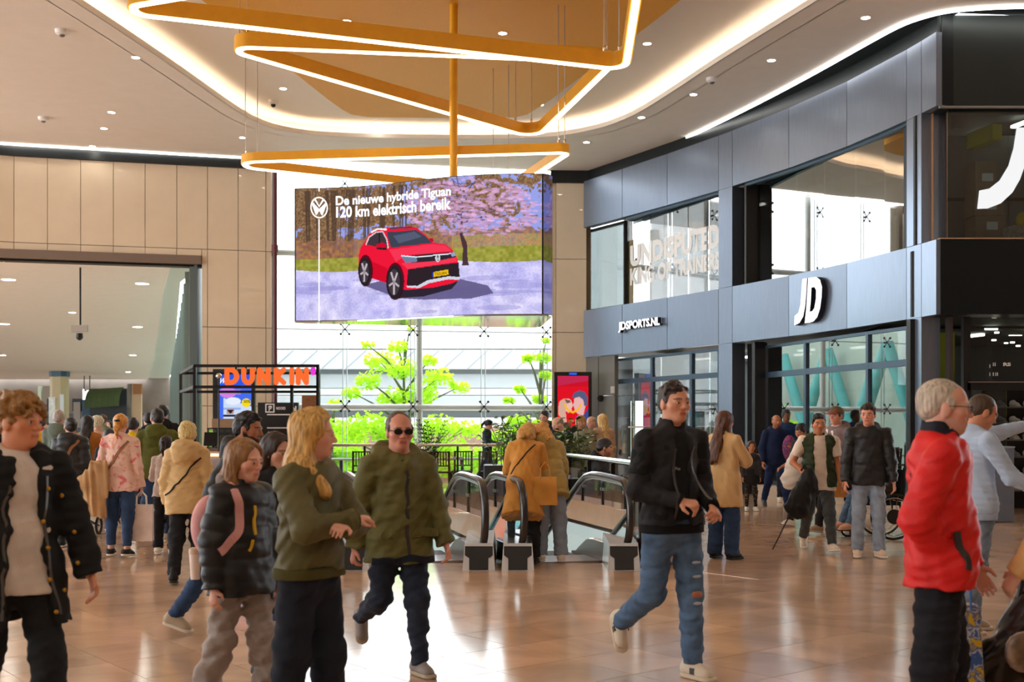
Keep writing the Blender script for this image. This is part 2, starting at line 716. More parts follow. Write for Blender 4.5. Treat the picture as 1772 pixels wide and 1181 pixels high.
# floor tiles as pieces: near zone, turned 39 degrees
TS = 0.58
ang = math.radians(39)
ca, sa = math.cos(ang), math.sin(ang)
tile_me = MB().prism(rounded_poly([(-TS / 2 + .003, -TS / 2 + .003), (TS / 2 - .002, -TS / 2 + .003), (TS / 2 - .002, TS / 2 - .003), (-TS / 2 + .003, TS / 2 - .003)], .004, 1), 0.0, 0.004).mesh('stone_tile')
tile_me.materials.append(M_TILE)


def clip_half(poly, n, c):
    out = []
    for i in range(len(poly)):
        p, q = poly[i], poly[(i + 1) % len(poly)]
        dp, dq = n[0] * p[0] + n[1] * p[1] - c, n[0] * q[0] + n[1] * q[1] - c
        if dp <= 0:
            out.append(p)
        if (dp < 0) != (dq < 0):
            t = dp / (dp - dq)
            out.append((p[0] + (q[0] - p[0]) * t, p[1] + (q[1] - p[1]) * t))
    return out


cnt = 0
for i in range(-40, 60):
    for j in range(-40, 60):
        cx_, cy_ = (i * ca - j * sa) * TS, (i * sa + j * ca) * TS
        if not (6.3 < cy_ < 12.3) or abs(cx_) > 0.46 * cy_ + 0.4:
            continue
        if cy_ > 11.25 and -2.3 < cx_ < 1.75:
            continue
        if cnt >= 298:
            continue
        k = [(-1, -1), (1, -1), (1, 1), (-1, 1)]
        near = abs(cy_ - 11.25) < 0.45 and -2.6 < cx_ < 2.1
        cnt += 1
        if near:
            h = TS / 2 - .003
            poly = [(cx_ + (a * ca - b * sa) * h, cy_ + (a * sa + b * ca) * h) for a, b in k]
            poly = clip_half(poly, (0, 1), 11.25)
            if len(poly) < 3:
                continue
            MB().prism(poly, 0.0, 0.004).build('stone_tile', M_TILE, floor)
        else:
            o = mesh_obj('stone_tile', tile_me, None, floor, (cx_, cy_, 0))
            o.rotation_euler = (0, 0, ang)

# ---------------------------------------------------------------- ceiling with cove
LED_R = [(1013, 303), (1060, 290), (1100, 277), (1200, 232), (1300, 183), (1400, 130), (1500, 73), (1560, 40), (1605, 25), (1650, 15), (1772, 8)]
led_r = [tuple(px(x, y, 14000 / (HY - y)).xy) for x, y in LED_R] + [(14, 18.9), (22, 18.7)]
led_l = [(-30, 19), (-22, 24.3), (-17, 26.7)] + [tuple(px(x, y, 14000 / (HY - y)).xy) for x, y in [(0, 247), (150, 256), (300, 265), (430, 272.5), (470, 275)]]
COVE = [(150, 15), (300, 115), (400, 186), (438, 209), (480, 225), (560, 237), (760, 241), (930, 240), (1020, 228), (1090, 205), (1160, 162), (1240, 108), (1400, 10)]
cove = [tuple(px(x, y, 14000 / (HY - y)).xy) for x, y in COVE] + [(5.9, 16.2), (6.0, 13.6), (4.4, 11.0), (-6.2, 11.0), (-7.8, 13.6), (-7.7, 16.2)]


def smooth_loop(pts, it=2):
    for _ in range(it):
        out = []
        for i in range(len(pts)):
            a, b = pts[i], pts[(i + 1) % len(pts)]
            out += [(a[0] * .75 + b[0] * .25, a[1] * .75 + b[1] * .25), (a[0] * .25 + b[0] * .75, a[1] * .25 + b[1] * .75)]
        pts = out
    return pts


def smooth_open(pts, it=2):
    for _ in range(it):
        out = [pts[0]]
        for i in range(len(pts) - 1):
            a, b = pts[i], pts[i + 1]
            out += [(a[0] * .75 + b[0] * .25, a[1] * .75 + b[1] * .25), (a[0] * .25 + b[0] * .75, a[1] * .25 + b[1] * .75)]
        out.append(pts[-1])
        pts = out
    return pts


cove = smooth_loop(cove, 2)


def offset_loop(pts, d):
    out = []
    a = sum(pts[i][0] * pts[(i + 1) % len(pts)][1] - pts[(i + 1) % len(pts)][0] * pts[i][1] for i in range(len(pts)))
    s = 1 if a > 0 else -1
    for i in range(len(pts)):
        t = (Vector(pts[(i + 1) % len(pts)]) - Vector(pts[i - 1])).normalized()
        out.append((pts[i][0] + s * t.y * d, pts[i][1] - s * t.x * d))
    return out


led_r_s = smooth_open(led_r, 2)
ceil_outer = [(-30, -14), (22, -14)] + led_r_s[::-1] + [(1.08, 31.5)] + led_l[::-1]
ceiling = tag(MB().poly_holes(ceil_outer, [cove], CZ, down=True).build('ceiling', M_CEIL), kind='structure')
cl = MB().loop_band(cove, CZ, CZ + 0.10, 0.03)
cl.build('cove_lip', M_COVE, ceiling, smooth=True)
cove_w = offset_loop(cove, 0.42)
MB().loop_band(cove_w, CZ + 0.0, CZ + 0.34, 0.02).build('cove_wall', M_COVE, ceiling, smooth=True)
ld = MB()
N = len(cove)
inn, outc = offset_loop(cove, 0.0), offset_loop(cove, 0.42)
ld.add([(p[0], p[1], CZ + .02) for p in inn] + [(p[0], p[1], CZ + .02) for p in outc], [(i, (i + 1) % N, N + (i + 1) % N, N + i) for i in range(N)])
ld.build('cove_ledge', M_COVE, ceiling)
MB().loop_band(offset_loop(cove, 0.10), CZ + 0.025, CZ + 0.055, 0.03).build('cove_light', M_COVELED, ceiling)
MB().poly_holes(cove_w, [], CZ + 0.34, down=True).build('raised_ceiling', M_COVE, ceiling)
GP = [(352, 0), (508, 125), (585, 186), (615, 202), (700, 204), (885, 205), (922, 196), (1061, 91), (1180, 0)]
gp = [tuple(px(x, y, 14200 / (HY - y)).xy) for x, y in GP] + [(3.9, 15.3), (2.9, 12.4), (-5.0, 12.4), (-6.1, 15.3)]
gp = smooth_loop(gp, 1)
golden = tag(MB().prism(gp, CZ + 0.1, CZ + 0.24).build('golden_ceiling_panel', M_GOLDPANEL), 'large golden felt panel hung flat inside the glowing ceiling cove', 'ceiling panel')
# dark soffit along the right shop front and white light line
soff = MB()
wr = [tuple(wall_r(x, -0.3)) for x in np.linspace(1010, 1630, 24)] + [(8.5, 19.6), (14, 19.5), (22, 19.4)]
soff.poly_holes(led_r_s + wr[::-1], [], CZ + 0.01, down=True)
soff.build('dark_soffit', M_DARKCORN, ceiling)


def strip(pts, z0, z1, th, m, name, parent):
    mb = MB()
    for i in range(len(pts) - 1):
        a, b = Vector(pts[i]), Vector(pts[i + 1])
        d = (b - a).normalized()
        nn = Vector((-d.y, d.x)) * th / 2
        mb.prism([tuple(a + nn), tuple(b + nn), tuple(b - nn), tuple(a - nn)], z0, z1)
    return mb.build(name, m, parent)


strip(led_r_s, CZ - 0.045, CZ + 0.02, 0.05, M_LEDW, 'edge_light_line', ceiling)
strip(led_l, CZ - 0.04, CZ + 0.02, 0.05, M_LEDW, 'edge_light_line', ceiling)
strip([(-6.25, 29.98), (1.08, 31.48), (2.05, 31.85)], CZ - 0.04, CZ + 0.02, 0.05, M_LEDW, 'edge_light_line', ceiling)

# ---------------------------------------------------------------- left wall of cream panels
_lx = [-400, -200, 0, 430, 470]
_ly = [25.6, 27.1, 28.45, 29.9, 30.05]


def wall_l(x, back=0.0):
    Y = float(np.interp(x, _lx, _ly)) + back
    return (gx(x, Y - back) if back == 0 else gx(x, Y - back), Y)


def lz(y, x=200):
    return zz(y, float(np.interp(x, _lx, _ly)))


wl = empty('wall_left', (0, 0, 0), kind='structure')
cols = [-210, -150, -92, -34, 24, 82, 139.5, 196, 251, 306, 359, 412, 460, 470]
Zt, Zj1, Zop, Zj2, Zj3 = 8.21, 6.08, 5.9, 4.09, 2.06


def lpanel(x0, x1, z0, z1):
    a, b = wall_l(x0), wall_l(x1)
    g = 0.008
    d = Vector((b[0] - a[0], b[1] - a[1])).normalized() * g
    MB().prism([(a[0] + d.x, a[1] + d.y), (b[0] - d.x, b[1] - d.y), (b[0] - d.x, b[1] - d.y + .05), (a[0] + d.x, a[1] + d.y + .05)], z0 + g, z1 - g).build('panel', M_CREAM, wl)


for i in range(len(cols) - 1):
    x0, x1 = cols[i], cols[i + 1]
    lpanel(x0, x1, Zj1, Zt)
    if x0 >= 306:
        lpanel(max(x0, 349), x1, Zj2, Zj1)
        if x0 < 349:
            lpanel(x0, 349, Zop, Zj1)
        lpanel(max(x0, 349), x1, Zj3, Zj2)
        lpanel(max(x0, 349), x1, 0.02, Zj3)
    else:
        lpanel(x0, x1, Zop, Zj1)
bk = MB()
for i in range(len(cols) - 1):
    a, b = wall_l(cols[i]), wall_l(cols[i + 1])
    z0 = Zop if cols[i + 1] <= 349 else (Zop if cols[i] < 306 else 0)
    aa = wall_l(max(cols[i], 349)) if z0 == 0 else a
    bk.prism([(a[0], a[1] + .045), (b[0], b[1] + .045), (b[0], b[1] + .5), (a[0], a[1] + .5)], Zop if z0 else Zop, CZ)
    if z0 == 0:
        bk.prism([(aa[0], aa[1] + .045), (b[0], b[1] + .045), (b[0], b[1] + .5), (aa[0], aa[1] + .5)], 0, Zop)
bk.build('backing_wall', mat('backing_brown', rgb(120, 104, 86), 0.8), wl)  # brown backing visible in the panel joints
strip([(p[0], p[1] - .02) for p in [wall_l(x) for x in cols]], Zt, CZ - .04, 0.1, M_DARKCORN, 'dark_cornice', wl)
# opening head beam and jamb
hb = [wall_l(x) for x in (-210, -100, 0, 120, 240, 349)]
strip([(p[0], p[1] - .03) for p in hb], Zop - 0.22, Zop, 0.14, mat('taupe_head_beam', rgb(128, 112, 100), 0.45), 'head_beam', wl)
strip([(p[0], p[1] + .2) for p in hb], Zop - 0.27, Zop - 0.02, 0.35, M_BLACKMETAL, 'shutter_slot', wl)
MB().box((gx(341, 29.95), 29.95, Zop / 2 - .1), (0.2, 0.7, Zop - 0.2)).build('jamb_post', mat('grey_green_metal', rgb(86, 98, 98), 0.4, metal=0.5), wl)
# passage ceiling beyond the opening
PZ = EYE + 4.25
pass_c = [(gx(-260, 30), 28.0), (gx(292, 29.4), 29.6), (-11.2, 37), (-16.2, 52.8), (-25, 80), (-31.5, 100), (-75, 100), (-40, 30)]
pce = tag(MB().poly_holes(pass_c, [], PZ, down=True).build('ceiling', M_CEIL), kind='structure')
pst = [(gx(349, 30), 30.4), (-9.9, 34.5), (-25.2, 86), (-31, 104), (-33, 104), (-25, 80), (-16.2, 52.8), (-11.2, 37), (gx(288, 29.4), 29.6)]
MB().poly_holes(pst, [], PZ + 0.12, down=True).build('side_ceiling_strip', mat('pale_grey_ceiling', rgb(206, 208, 200), 0.7), pce)
strip([(gx(292, 29.4), 29.6), (-11.2, 37), (-16.2, 52.8), (-25, 80), (-31.5, 100)], PZ - .02, PZ + 0.13, 0.03, M_CEIL, 'ceiling_edge', pce)

# passage glazed side wall with deep fins
wf = empty('wall_passage', (0, 0, 0), kind='structure')
M_FIN = mat('pale_green_fin', rgb(176, 186, 176), 0.5)
fin_me = MB().box((0, 0, PZ / 2), (0.62, 0.16, PZ)).mesh('fin')
fin_me.materials.append(M_FIN)
fin_shade_me = MB().box((-.27, -.085, PZ / 2), (.10, .02, PZ)).mesh('fin_shade_strip')  # dark strip puts the shaded front of each fin into colour
fin_shade_me.materials.append(mat('fin_shade_grey', rgb(96, 110, 104), .5))
for i in range(27):
    Y = 31.4 + i * 2.55
    X = -8.75 - .302 * (Y - 31.2)
    o = mesh_obj('fin', fin_me, None, wf, (X + .27, Y, 0))
    mesh_obj('fin_shade_strip', fin_shade_me, None, o)
a, b = (-7.9, 31.0), (-28.5, 100.0)
MB().prism([a, b, (b[0] + .04, b[1]), (a[0] + .04, a[1])], 0.0, PZ + .1).build('glazing', frosted('passage_frosted_glass', rgb(206, 220, 212)), wf)
# far end of the passage
wfar = empty('wall_far', (0, 0, 0), kind='structure')
MB().box((-52, 101, 4.4), (48, .5, 3.2)).build('bulkhead', mat('brown_grey_bulkhead', rgb(128, 116, 106), 0.7, noise=.12, nscale=.6), wfar)
MB().box((-52, 104, 2.0), (48, .5, 4.5)).build('end_wall', mat('dim_shop_wall', rgb(54, 62, 68), 0.7), wfar)
for k, (x0, x1, y0, y1, c) in enumerate([(8, 58, 688, 742, (52, 92, 112)), (60, 66, 668, 730, (214, 232, 206)), (68, 86, 668, 700, (150, 140, 128)), (76, 88, 690, 712, (30, 48, 58)), (120, 136, 690, 712, (24, 48, 56)), (122, 134, 696, 740, (150, 140, 130)),
                                         (137, 153, 680, 742, (40, 70, 92)), (154, 214, 700, 742, (34, 40, 48)), (216, 240, 664, 742, (190, 160, 128)), (216, 222, 664, 742, (110, 104, 96)), (226, 240, 664, 682, (150, 98, 50)), (160, 166, 701, 706, (240, 220, 190)), (198, 212, 703, 742, (90, 76, 66))]):
    p0, p1 = px(x0, y0, 99.5 - .1 * k), px(x1, y1, 99.5 - .1 * k)
    MB().box(((p0.x + p1.x) / 2, 100.3 - .1 * k, (p0.z + max(0.0, p1.z)) / 2), (p1.x - p0.x, .3, abs(p0.z - max(0.0, p1.z)))).build('shop_panel', mat('far_shop_%d' % k, rgb(*c), 0.6), wfar)
# far column with a poster
fc = tag(empty('pillar', (gx(103, 86), 86, 0)), 'pale round-edged pillar with a poster far down the left passage', 'pillar')
MB().box((0, 0, PZ / 2 - .2), (1.2, 1.2, PZ - .4), bev=.3).build('shaft', mat('pillar_cream', rgb(196, 178, 140), .5), fc)
MB().box((0, 0, PZ - .2), (1.3, 1.3, .38), bev=.3).build('capital', mat('pillar_blue', rgb(44, 78, 98), .4), fc)
MB().box((-.3, -.63, 2.3), (.5, .03, 3.0)).build('poster', mat('pillar_poster', rgb(226, 228, 222), .5, noise=.3, nscale=2), fc)
MB().box((.42, -.63, 2.4), (.28, .03, 3.2)).build('poster', mat('pillar_poster2', rgb(214, 222, 226), .5), fc)
# green awning far in the passage
aw = tag(empty('awning', (gx(186, 90), 90, 0)), 'rounded dark green shop awning far down the left passage', 'awning')
prof = [(-1.0, 2.0)] + [(-1.0 + 1.0 * (1 - math.cos(t)), 2.9 + 0.9 * math.sin(t)) for t in np.linspace(0, math.pi / 2, 6)]
x0, x1 = -1.45, 1.25
for k in range(6):
    xa, xb = x0 + (x1 - x0) * k / 6, x0 + (x1 - x0) * (k + 1) / 6 - .02
    mb = MB()
    pv = [(-.95, 3.05), (-.9, 3.5), (-.7, 3.95), (-.35, 4.3), (0.2, 4.55)]
    mb.add([(xa, a, b + .1 * k * .3) for a, b in pv] + [(xb, a, b + .1 * k * .3) for a, b in pv], [(i, i + 1, 6 + i, 5 + i) for i in range(4)])
    mb.build('awning_gore', mat('awning_green', rgb(70, 86, 46), .8), aw)
MB().box((-.1, .5, 2.3), (2.9, .1, 4.6)).build('shop_front', mat('awning_shop_front', rgb(40, 46, 52), .6), aw)
# bright far sign
sg = tag(empty('shop_sign', (gx(150, 93), 93, 0)), 'small white glowing shop sign left of the green awning', 'sign')
for k, (x0, x1, y0, y1) in enumerate([(143.5, 146, 674, 692), (146.8, 149.5, 678, 692), (150.2, 153.5, 676, 692), (154.5, 160, 684, 690)]):
    p0, p1 = px(x0, y0, 93), px(x1, y1, 93)
    MB().box(((p0.x + p1.x) / 2 - sg.location.x, 0, (p0.z + p1.z) / 2), (p1.x - p0.x, .1, p0.z - p1.z)).build('letter', emis('far_sign_glow', (1, 1, 1), 2.0), sg)
MB().tube([(-.2, 0, 3.9), (-.2, 0, PZ)], .04, 6).tube([(.25, 0, 3.9), (.25, 0, PZ)], .04, 6).build('hanger', M_BLACKMETAL, sg)

# downlights of the passage ceiling and of the hall ceiling
dl_me = MB().lathe([(.001, .012), (.16, .012), (.16, 0.0), (.001, 0.0)][::-1], n=16).mesh('downlight')


def downlight(x, y, h, r, m, label, group, name='downlight'):
    Y = (h - EYE) * F_PX / (HY - y)
    p = px(x, y, Y)
    o = tag(empty(name, (p.x, p.y, h)), label, 'ceiling light', group)
    MB().lathe([(r * .98, -.012), (r * 1.15, -.012), (r * 1.15, .0), (r * .98, .0)], n=18, ring=True).build('trim_ring', M_WHITE, o)
    MB().lathe([(.002, -.010), (r, -.010), (r, -.002), (.002, -.002)], n=18).build('lens', m, o)
    return o


PDL = ['passage downlight nearest the camera in the left row', 'passage downlight nearest the camera in the right row', 'second passage downlight of the left row', 'second passage downlight of the right row', 'third passage downlight of the left row',
       'third passage downlight of the right row', 'farthest passage downlight of the right row', 'farthest passage downlight of the left row, low at the picture edge', 'single smaller passage downlight between the rows, by the hanging camera']
HDL = ['ceiling spot left of the glowing cove, highest in the picture', 'ceiling spot left of the cove above the cream wall, right one of a pair', 'ceiling spot between the cove and the standpipe', 'ceiling spot inside the cove left of the golden panel', 'golden panel spot, right-hand one left of the pole', 'golden panel spot, topmost left of the pole', 'golden panel spot hidden closest to the front loop light', 'golden panel spot right of the pole',
       'ceiling spot inside the cove at its right end', 'ceiling spot inside the cove under the middle loop corner', 'ceiling spot inside the cove below the golden panel edge', 'ceiling spot just right of the cove curve', 'ceiling spot above the pier with the red advert', 'ceiling spot between the cove and the slogan window', 'ceiling spot above the raised shop logo', 'ceiling spot highest above the shop corner', 'ceiling spot left of the cove, middle of a group of three', 'ceiling spot lowest above the cream wall, close to the light line']
for k, (x, y) in enumerate([(15, 484), (246, 491), (8, 561), (238, 566), (4, 615), (230, 615), (222, 644), (2, 668), (125, 541)]):
    downlight(x, y, PZ, 0.19 if k != 8 else .12, M_DOWNBIG, PDL[k], 'passage downlights')
for k, (x, y) in enumerate([(235, 99), (180, 222), (420, 238), (490, 153), (655, 70), (600, 36), (668, 52), (870, 57), (1120, 75), (935, 181), (655, 212), (1110, 203), (1015, 246), (1200, 163), (1335, 104), (1498, 30), (193, 194), (160, 253)]):
    Y = 7.0 * F_PX / (HY - y)
    h = CZ
    if k in (4, 5, 6, 7):
        h = CZ + .1
    if k in (3, 8, 9, 10):
        h = CZ + .34
    downlight(x, y, h, 0.075, M_DOWN, HDL[k], 'hall ceiling spots')
# added unseen ceiling lamps behind and over the camera, for front fill light
for i in range(6):
    for j in range(4):
        o = tag(empty('fill_lamp', (-10 + i * 3.6, -10 + j * 4.5, CZ - .003)), 'added unseen ceiling lamp overhead, fill light for the hall', 'ceiling light', 'added fill lamps overhead')
        MB().lathe([(.002, -.02), (.30, -.02), (.30, 0), (.002, 0)], n=18).build('lens', emis('fill_lamp_glow', (1, .9, .76), 17.0), o)
        MB().lathe([(.30, -.03), (.36, -.03), (.36, 0), (.30, 0)], n=18, ring=True).build('trim_ring', M_WHITE, o)
# ceiling domes / detectors
for k, (x, y, lab) in enumerate([(473, 174, 'white dome security camera under the ceiling cove at left'), (107, 52, 'small smoke detector on the ceiling at upper left'), (75, 203, 'small smoke detector on the ceiling above the cream wall'), (1232, 135, 'small smoke detector on the ceiling above the dark shop front')]):
    h = CZ + (.34 if k == 0 else 0)
    Y = (h - EYE) * F_PX / (HY - y)
    o = tag(empty('security_camera' if k == 0 else 'smoke_detector', (gx(x, Y), Y, h)), lab, 'camera' if k == 0 else 'detector')
    r = .09
    MB().lathe([(r * .7, -.09), (r * 1.2, -.06), (r * 1.3, 0.0)], n=16).build('housing', M_WHITE, o, smooth=True)
    if k == 0:
        MB().sphere((0, 0, -.10), .055, 12, 8).build('dome', M_BLACK, o, smooth=True)
    else:
        MB().lathe([(r * .3, -.12), (r * .5, -.11), (r * .6, -.09)], n=12).build('sensor', mat('grey_plastic', rgb(120, 118, 114), .5), o)

# hanging camera on a rod in the passage
hc = tag(empty('hanging_camera', (gx(139, 30.5), 30.5, 0)), 'camera bracket hanging on a thin rod in the left passage opening', 'camera')
MB().tube([(0, 0, zz(448, 30.5)), (0, 0, zz(565, 30.5))], .025).build('rod', M_BLACKMETAL, hc)
MB().box((-.02, 0, zz(569, 30.5)), (.42, .1, .18)).build('bracket_plate', mat('grey_bracket', rgb(150, 140, 130), .4, metal=.4), hc)
MB().lathe([(.03, .12), (.08, .12), (.09, 0), (.05, -.05), (.01, -.07)][::-1], (-.02, 0, zz(585, 30.5)), 14).build('camera_dome', M_BLACK, hc, smooth=True)

# closing walls of the hall behind and beside the camera
tag(MB().box((-4, -14.2, CZ / 2), (54, .3, CZ)).build('wall_back', mat('back_wall_paint', rgb(150, 132, 116), .7)), kind='structure')
tag(MB().box((22.2, 2.5, CZ / 2), (.3, 34, CZ)).build('wall_side', MATS['back_wall_paint']), kind='structure')

# ---------------------------------------------------------------- glazed end wall
WA, WB = Vector((-6.2, 30.1)), Vector((1.08, 31.45))


def win(x, back=0.0):
    """plan point on the glazed wall at pixel column x"""
    k = (x - CX) / F_PX
    d = WB - WA
    t = (WA.x - k * WA.y) / (k * d.y - d.x)
    p = WA + d * t
    nn = Vector((-d.y, d.x)).normalized()
    return p + nn * back


w1 = empty('window_1', (0, 0, 0), kind='structure')
wx = [470, 597, 722, 838, 955]
wz = [0.05, 2.05, 4.07, 6.1, CZ - .05]
for i in range(4):
    for j in range(4):
        a, b = win(wx[i], .12), win(wx[i + 1], .12)
        d = (b - a).normalized() * .01
        a, b = a + d, b - d
        nn = Vector((-d.y, d.x)).normalized() * .012
        MB().prism([tuple(a), tuple(b), tuple(b + nn), tuple(a + nn)], wz[j] + .01, wz[j + 1] - .01).build('pane', M_GLASSWIN, w1)
p = win(728, .35)
MB().tube([(p.x, p.y, -.1), (p.x, p.y, CZ + .3)], .085, 14).build('mullion_column', M_WHITESTEEL, w1, smooth=True)
for z in (2.05, 6.12):
    a, b = win(468, .32), win(957, .32)
    MB().tube([(a.x, a.y, z), (b.x, b.y, z)], .085, 12).build('transom_tube', M_WHITESTEEL, w1, smooth=True)
for z in (4.1,):
    a, b = win(468, .25), win(957, .25)
    MB().tube([(a.x, a.y, z), (b.x, b.y, z)], .018, 6).build('tie_rod', M_STEEL, w1)
for x in (597, 715, 838, 946):
    for z in (2.07, 4.1, 6.14, 7.95):
        c = win(x, .16)
        c2 = win(x, .02)
        mb = MB()
        u = (WB - WA).normalized()
        mb.tube([(c.x, c.y, z), (c2.x, c2.y, z)], .03, 8)
        for sx in (-1, 1):
            for sz in (-1, 1):
                e = c2 + u * .11 * sx
                mb.tube([(c2.x, c2.y, z), (e.x, e.y, z + .13 * sz)], .012, 6)
                mb.sphere((e.x, e.y, z + .13 * sz), .035, 8, 5)
        mb.build('spider_clamp', M_BLACKMETAL, w1)
    for dx in (-3, 4):
        c = win(x + dx, .22)
        MB().tube([(c.x, c.y, 0), (c.x, c.y, CZ)], .012, 6).build('truss_rod', M_STEEL, w1)
rp = px(476, 300, 29.7)
tag(MB().tube([(rp.x, rp.y, 1.2), (rp.x, rp.y, CZ)], .055, 10).tube([(rp.x, rp.y, zz(436, 29.7)), (rp.x, rp.y, zz(424, 29.7))], .08, 10).build('standpipe', mat('dark_red_pipe', rgb(104, 46, 52), .4), smooth=True),
    'thin dark red standpipe rising beside the glazed wall', 'pipe')

# cream pier right of the glazing
wp = empty('wall_pier', (0, 0, 0), kind='structure')
pz = [0.02, 2.25, 4.09, 6.08, 8.15]
for j in range(4):
    for (xa, xb) in ((955, 962), (962, 1015)):
        a, b = px(xa, 0, 31.35), px(xb, 0, 31.4)
        MB().prism([(a.x + .006, a.y), (b.x - .006, b.y), (b.x - .006, b.y + .4), (a.x + .006, a.y + .4)], pz[j] + .008, pz[j + 1] - .008).build('panel', M_CREAM, wp)
MB().prism([(1.10, 31.42), (2.15, 31.5), (2.15, 31.9), (1.10, 31.9)], 0, 8.15).build('backing_wall', MATS['backing_brown'], wp)
MB().prism([(1.05, 31.3), (2.2, 31.35), (2.2, 31.9), (1.05, 31.9)], 8.15, CZ).build('dark_cornice', M_DARKCORN, wp)

# ---------------------------------------------------------------- right shop front
wr_ = empty('wall_right', (0, 0, 0), kind='structure')
JX = [1013, 1080, 1158, 1247, 1271, 1369, 1470, 1574, 1600, 1626]
Zf0, Zf1, Zu1, Zu2 = 3.41, 4.68, 6.93, 8.18
for i in range(9):
    wall_seg(MB(), JX[i] + .35, JX[i + 1] - .35, Zf0, Zf1 - .006, .06, .1).build('fascia_panel', M_FACADE, wr_)
    wall_seg(MB(), JX[i] + .35, JX[i + 1] - .35, Zu1, Zu2, .06, .1).build('fascia_panel', M_FACADE, wr_)
wall_seg(MB(), 1013, 1626, Zf0 + .02, Zf1 - .03, -.05, .25, 12).build('fascia_backing', M_FACDARK, wr_)
wall_seg(MB(), 1013, 1626, Zu1 + .02, CZ + .1, -.05, .25, 12).build('upper_backing', M_FACDARK, wr_)
for (x0, x1) in ((1247, 1271), (1574, 1600)):
    wall_seg(MB(), x0 + .3, x1 - .3, 0, Zf0 - .006, .06, .3).build('pilaster', M_FACADE, wr_)
    wall_seg(MB(), x0 + .3, x1 - .3, Zf1 + .004, Zu1 - .006, .06, .3).build('pilaster', M_FACADE, wr_)
wall_seg(MB(), 1013, 1034, 0, Zf0 - .01, -.02, .2).build('grey_wall_panel', mat('grey_side_wall', rgb(122, 122, 118), .5, metal=.2), wr_)
d1 = empty('door_1', (0, 0, 0), kind='structure')
wall_seg(MB(), 1034.6, 1062, 2.36, Zf0 - .01, -.03, .15).build('overpanel', MATS['grey_side_wall'], d1)
dm = wall_seg(MB(), 1034.6, 1062, 0.02, 2.345, -.03, .1).build('door_leaf', MATS['grey_side_wall'], d1)
hp = fac(1061, 783, .04)
MB().bar(hp + Vector((-.16, 0, .02)), hp + Vector((0, 0, .02)), .03).bar(hp + Vector((0, 0, -.12)), hp + Vector((0, 0, .12)), .05, .03).build('door_handle', M_STEEL, d1)
sp = fac(1060, 675, 0)
MB().box((sp.x, sp.y, sp.z), (.1, .05, .18)).build('wall_plate', M_WHITE, d1)
cp = fac(1040, 690, .02)
MB().sphere(cp, .09, 10, 6).build('wall_camera', M_BLACK, d1)


def sec_line(xa, xb, o0, o1):
    """straight glazing line of one window bay: far end set back o0, near end o1; returns pixel column -> plan point, normal"""
    A, B = wall_r(xa) - wall_n(xa) * o0, wall_r(xb) - wall_n(xb) * o1
    d = (B - A)
    nn = Vector((d.y, -d.x)).normalized()
    nn = nn if nn.x < 0 else -nn

    def f(x):
        k = (x - CX) / F_PX
        t = (A.x - k * A.y) / (k * d.y - d.x)
        return A + d * t
    return f, nn


BAY = {}


def shop_window(n, xs, z0, z1, transom, glassm, framem, fw=4.0, o0=.36, o1=.12):
    w = empty('window_%d' % n, (0, 0, 0), kind='structure')
    f, nn = sec_line(xs[0], xs[-1], o0, o1)
    BAY[n] = (f, nn)
    rg = random.Random(n)

    def seg(mb, xa, xb, za, zb, fr, bk):
        a, b_ = f(xa), f(xb)
        return mb.prism([tuple(a + nn * fr), tuple(b_ + nn * fr), tuple(b_ - nn * bk), tuple(a - nn * bk)], za, zb)
    zs = [z0] + ([transom] if transom else []) + [z1]
    for i in range(len(xs) - 1):
        e = rg.uniform(-.008, .008)
        for j in range(len(zs) - 1):
            a, b_ = f(xs[i] + .15) + nn * e, f(xs[i + 1] - .15) - nn * e
            MB().prism([tuple(a + nn * .006), tuple(b_ + nn * .006), tuple(b_ - nn * .006), tuple(a - nn * .006)], zs[j] + .005, zs[j + 1] - .005).build('pane', glassm, w)
    if fw:
        for i, x in enumerate(xs):
            xa = x - fw / 2 if i else x
            xb = x + fw / 2 if i != len(xs) - 1 else x
            seg(MB(), xa, xb, z0, z1, .05, .05).build('frame_post', framem, w)
        for z in zs:
            za = z - .06 if z != zs[0] else z
            zb = z + .06 if z != zs[-1] else z
            seg(MB(), xs[0], xs[-1], za, zb, .048, .05).build('frame_rail', framem, w)
    return w


shop_window(2, [1063, 1130, 1198, 1246.5], 0.05, Zf0 - .08, 2.72, M_GLASSSHOP, M_FRAME, o0=.32, o1=.12)
shop_window(3, [1305, 1396, 1504, 1573.5], 0.25, Zf0 - .1, 2.66, M_GLASSSHOP, M_FRAME)
wall_seg(MB(), 1305, 1573.5, 0.0, 0.25, -.02, .75, 4).build('plinth', mat('pale_plinth', rgb(196, 180, 164), .4), wr_)
shop_window(4, [1083, 1095, 1126, 1158, 1191, 1226, 1246.5], Zf1, Zu1, None, M_GLASSSHOP, M_BLACK, fw=0, o0=.30, o1=.12)
shop_window(5, [1290, 1334, 1378, 1426, 1480, 1531, 1573.5], Zf1, Zu1, None, M_GLASSSHOP, M_BLACK, fw=0)
shop_window(6, [1017, 1083], Zf1, Zu1, None, M_GLASSDARK, M_BLACK, fw=3, o0=.3, o1=.3)
wall_seg(MB(), 1271.5, 1289, Zf1, Zu1, -.25, .4, 1).build('black_reveal', M_BLACK, wr_)
wall_seg(MB(), 1287, 1290, Zf1, Zu1, -.02, .3, 1).build('black_reveal_edge', M_BLACK, wr_)
wall_seg(MB(), 1271.5, 1296, 0, Zf0 - .02, -.35, .5, 1).build('black_reveal', M_BLACK, wr_)
wall_seg(MB(), 1300, 1305, 0, Zf0 - .02, -.02, .3, 1).build('black_reveal_edge', M_BLACK, wr_)
for (x0, x1) in ((1083, 1247), (1290, 1574)):
    wall_seg(MB(), x0, x1, Zu1 - .06, Zu1 - .005, -.01, .1, 6).build('window_head', M_FRAME, wr_)
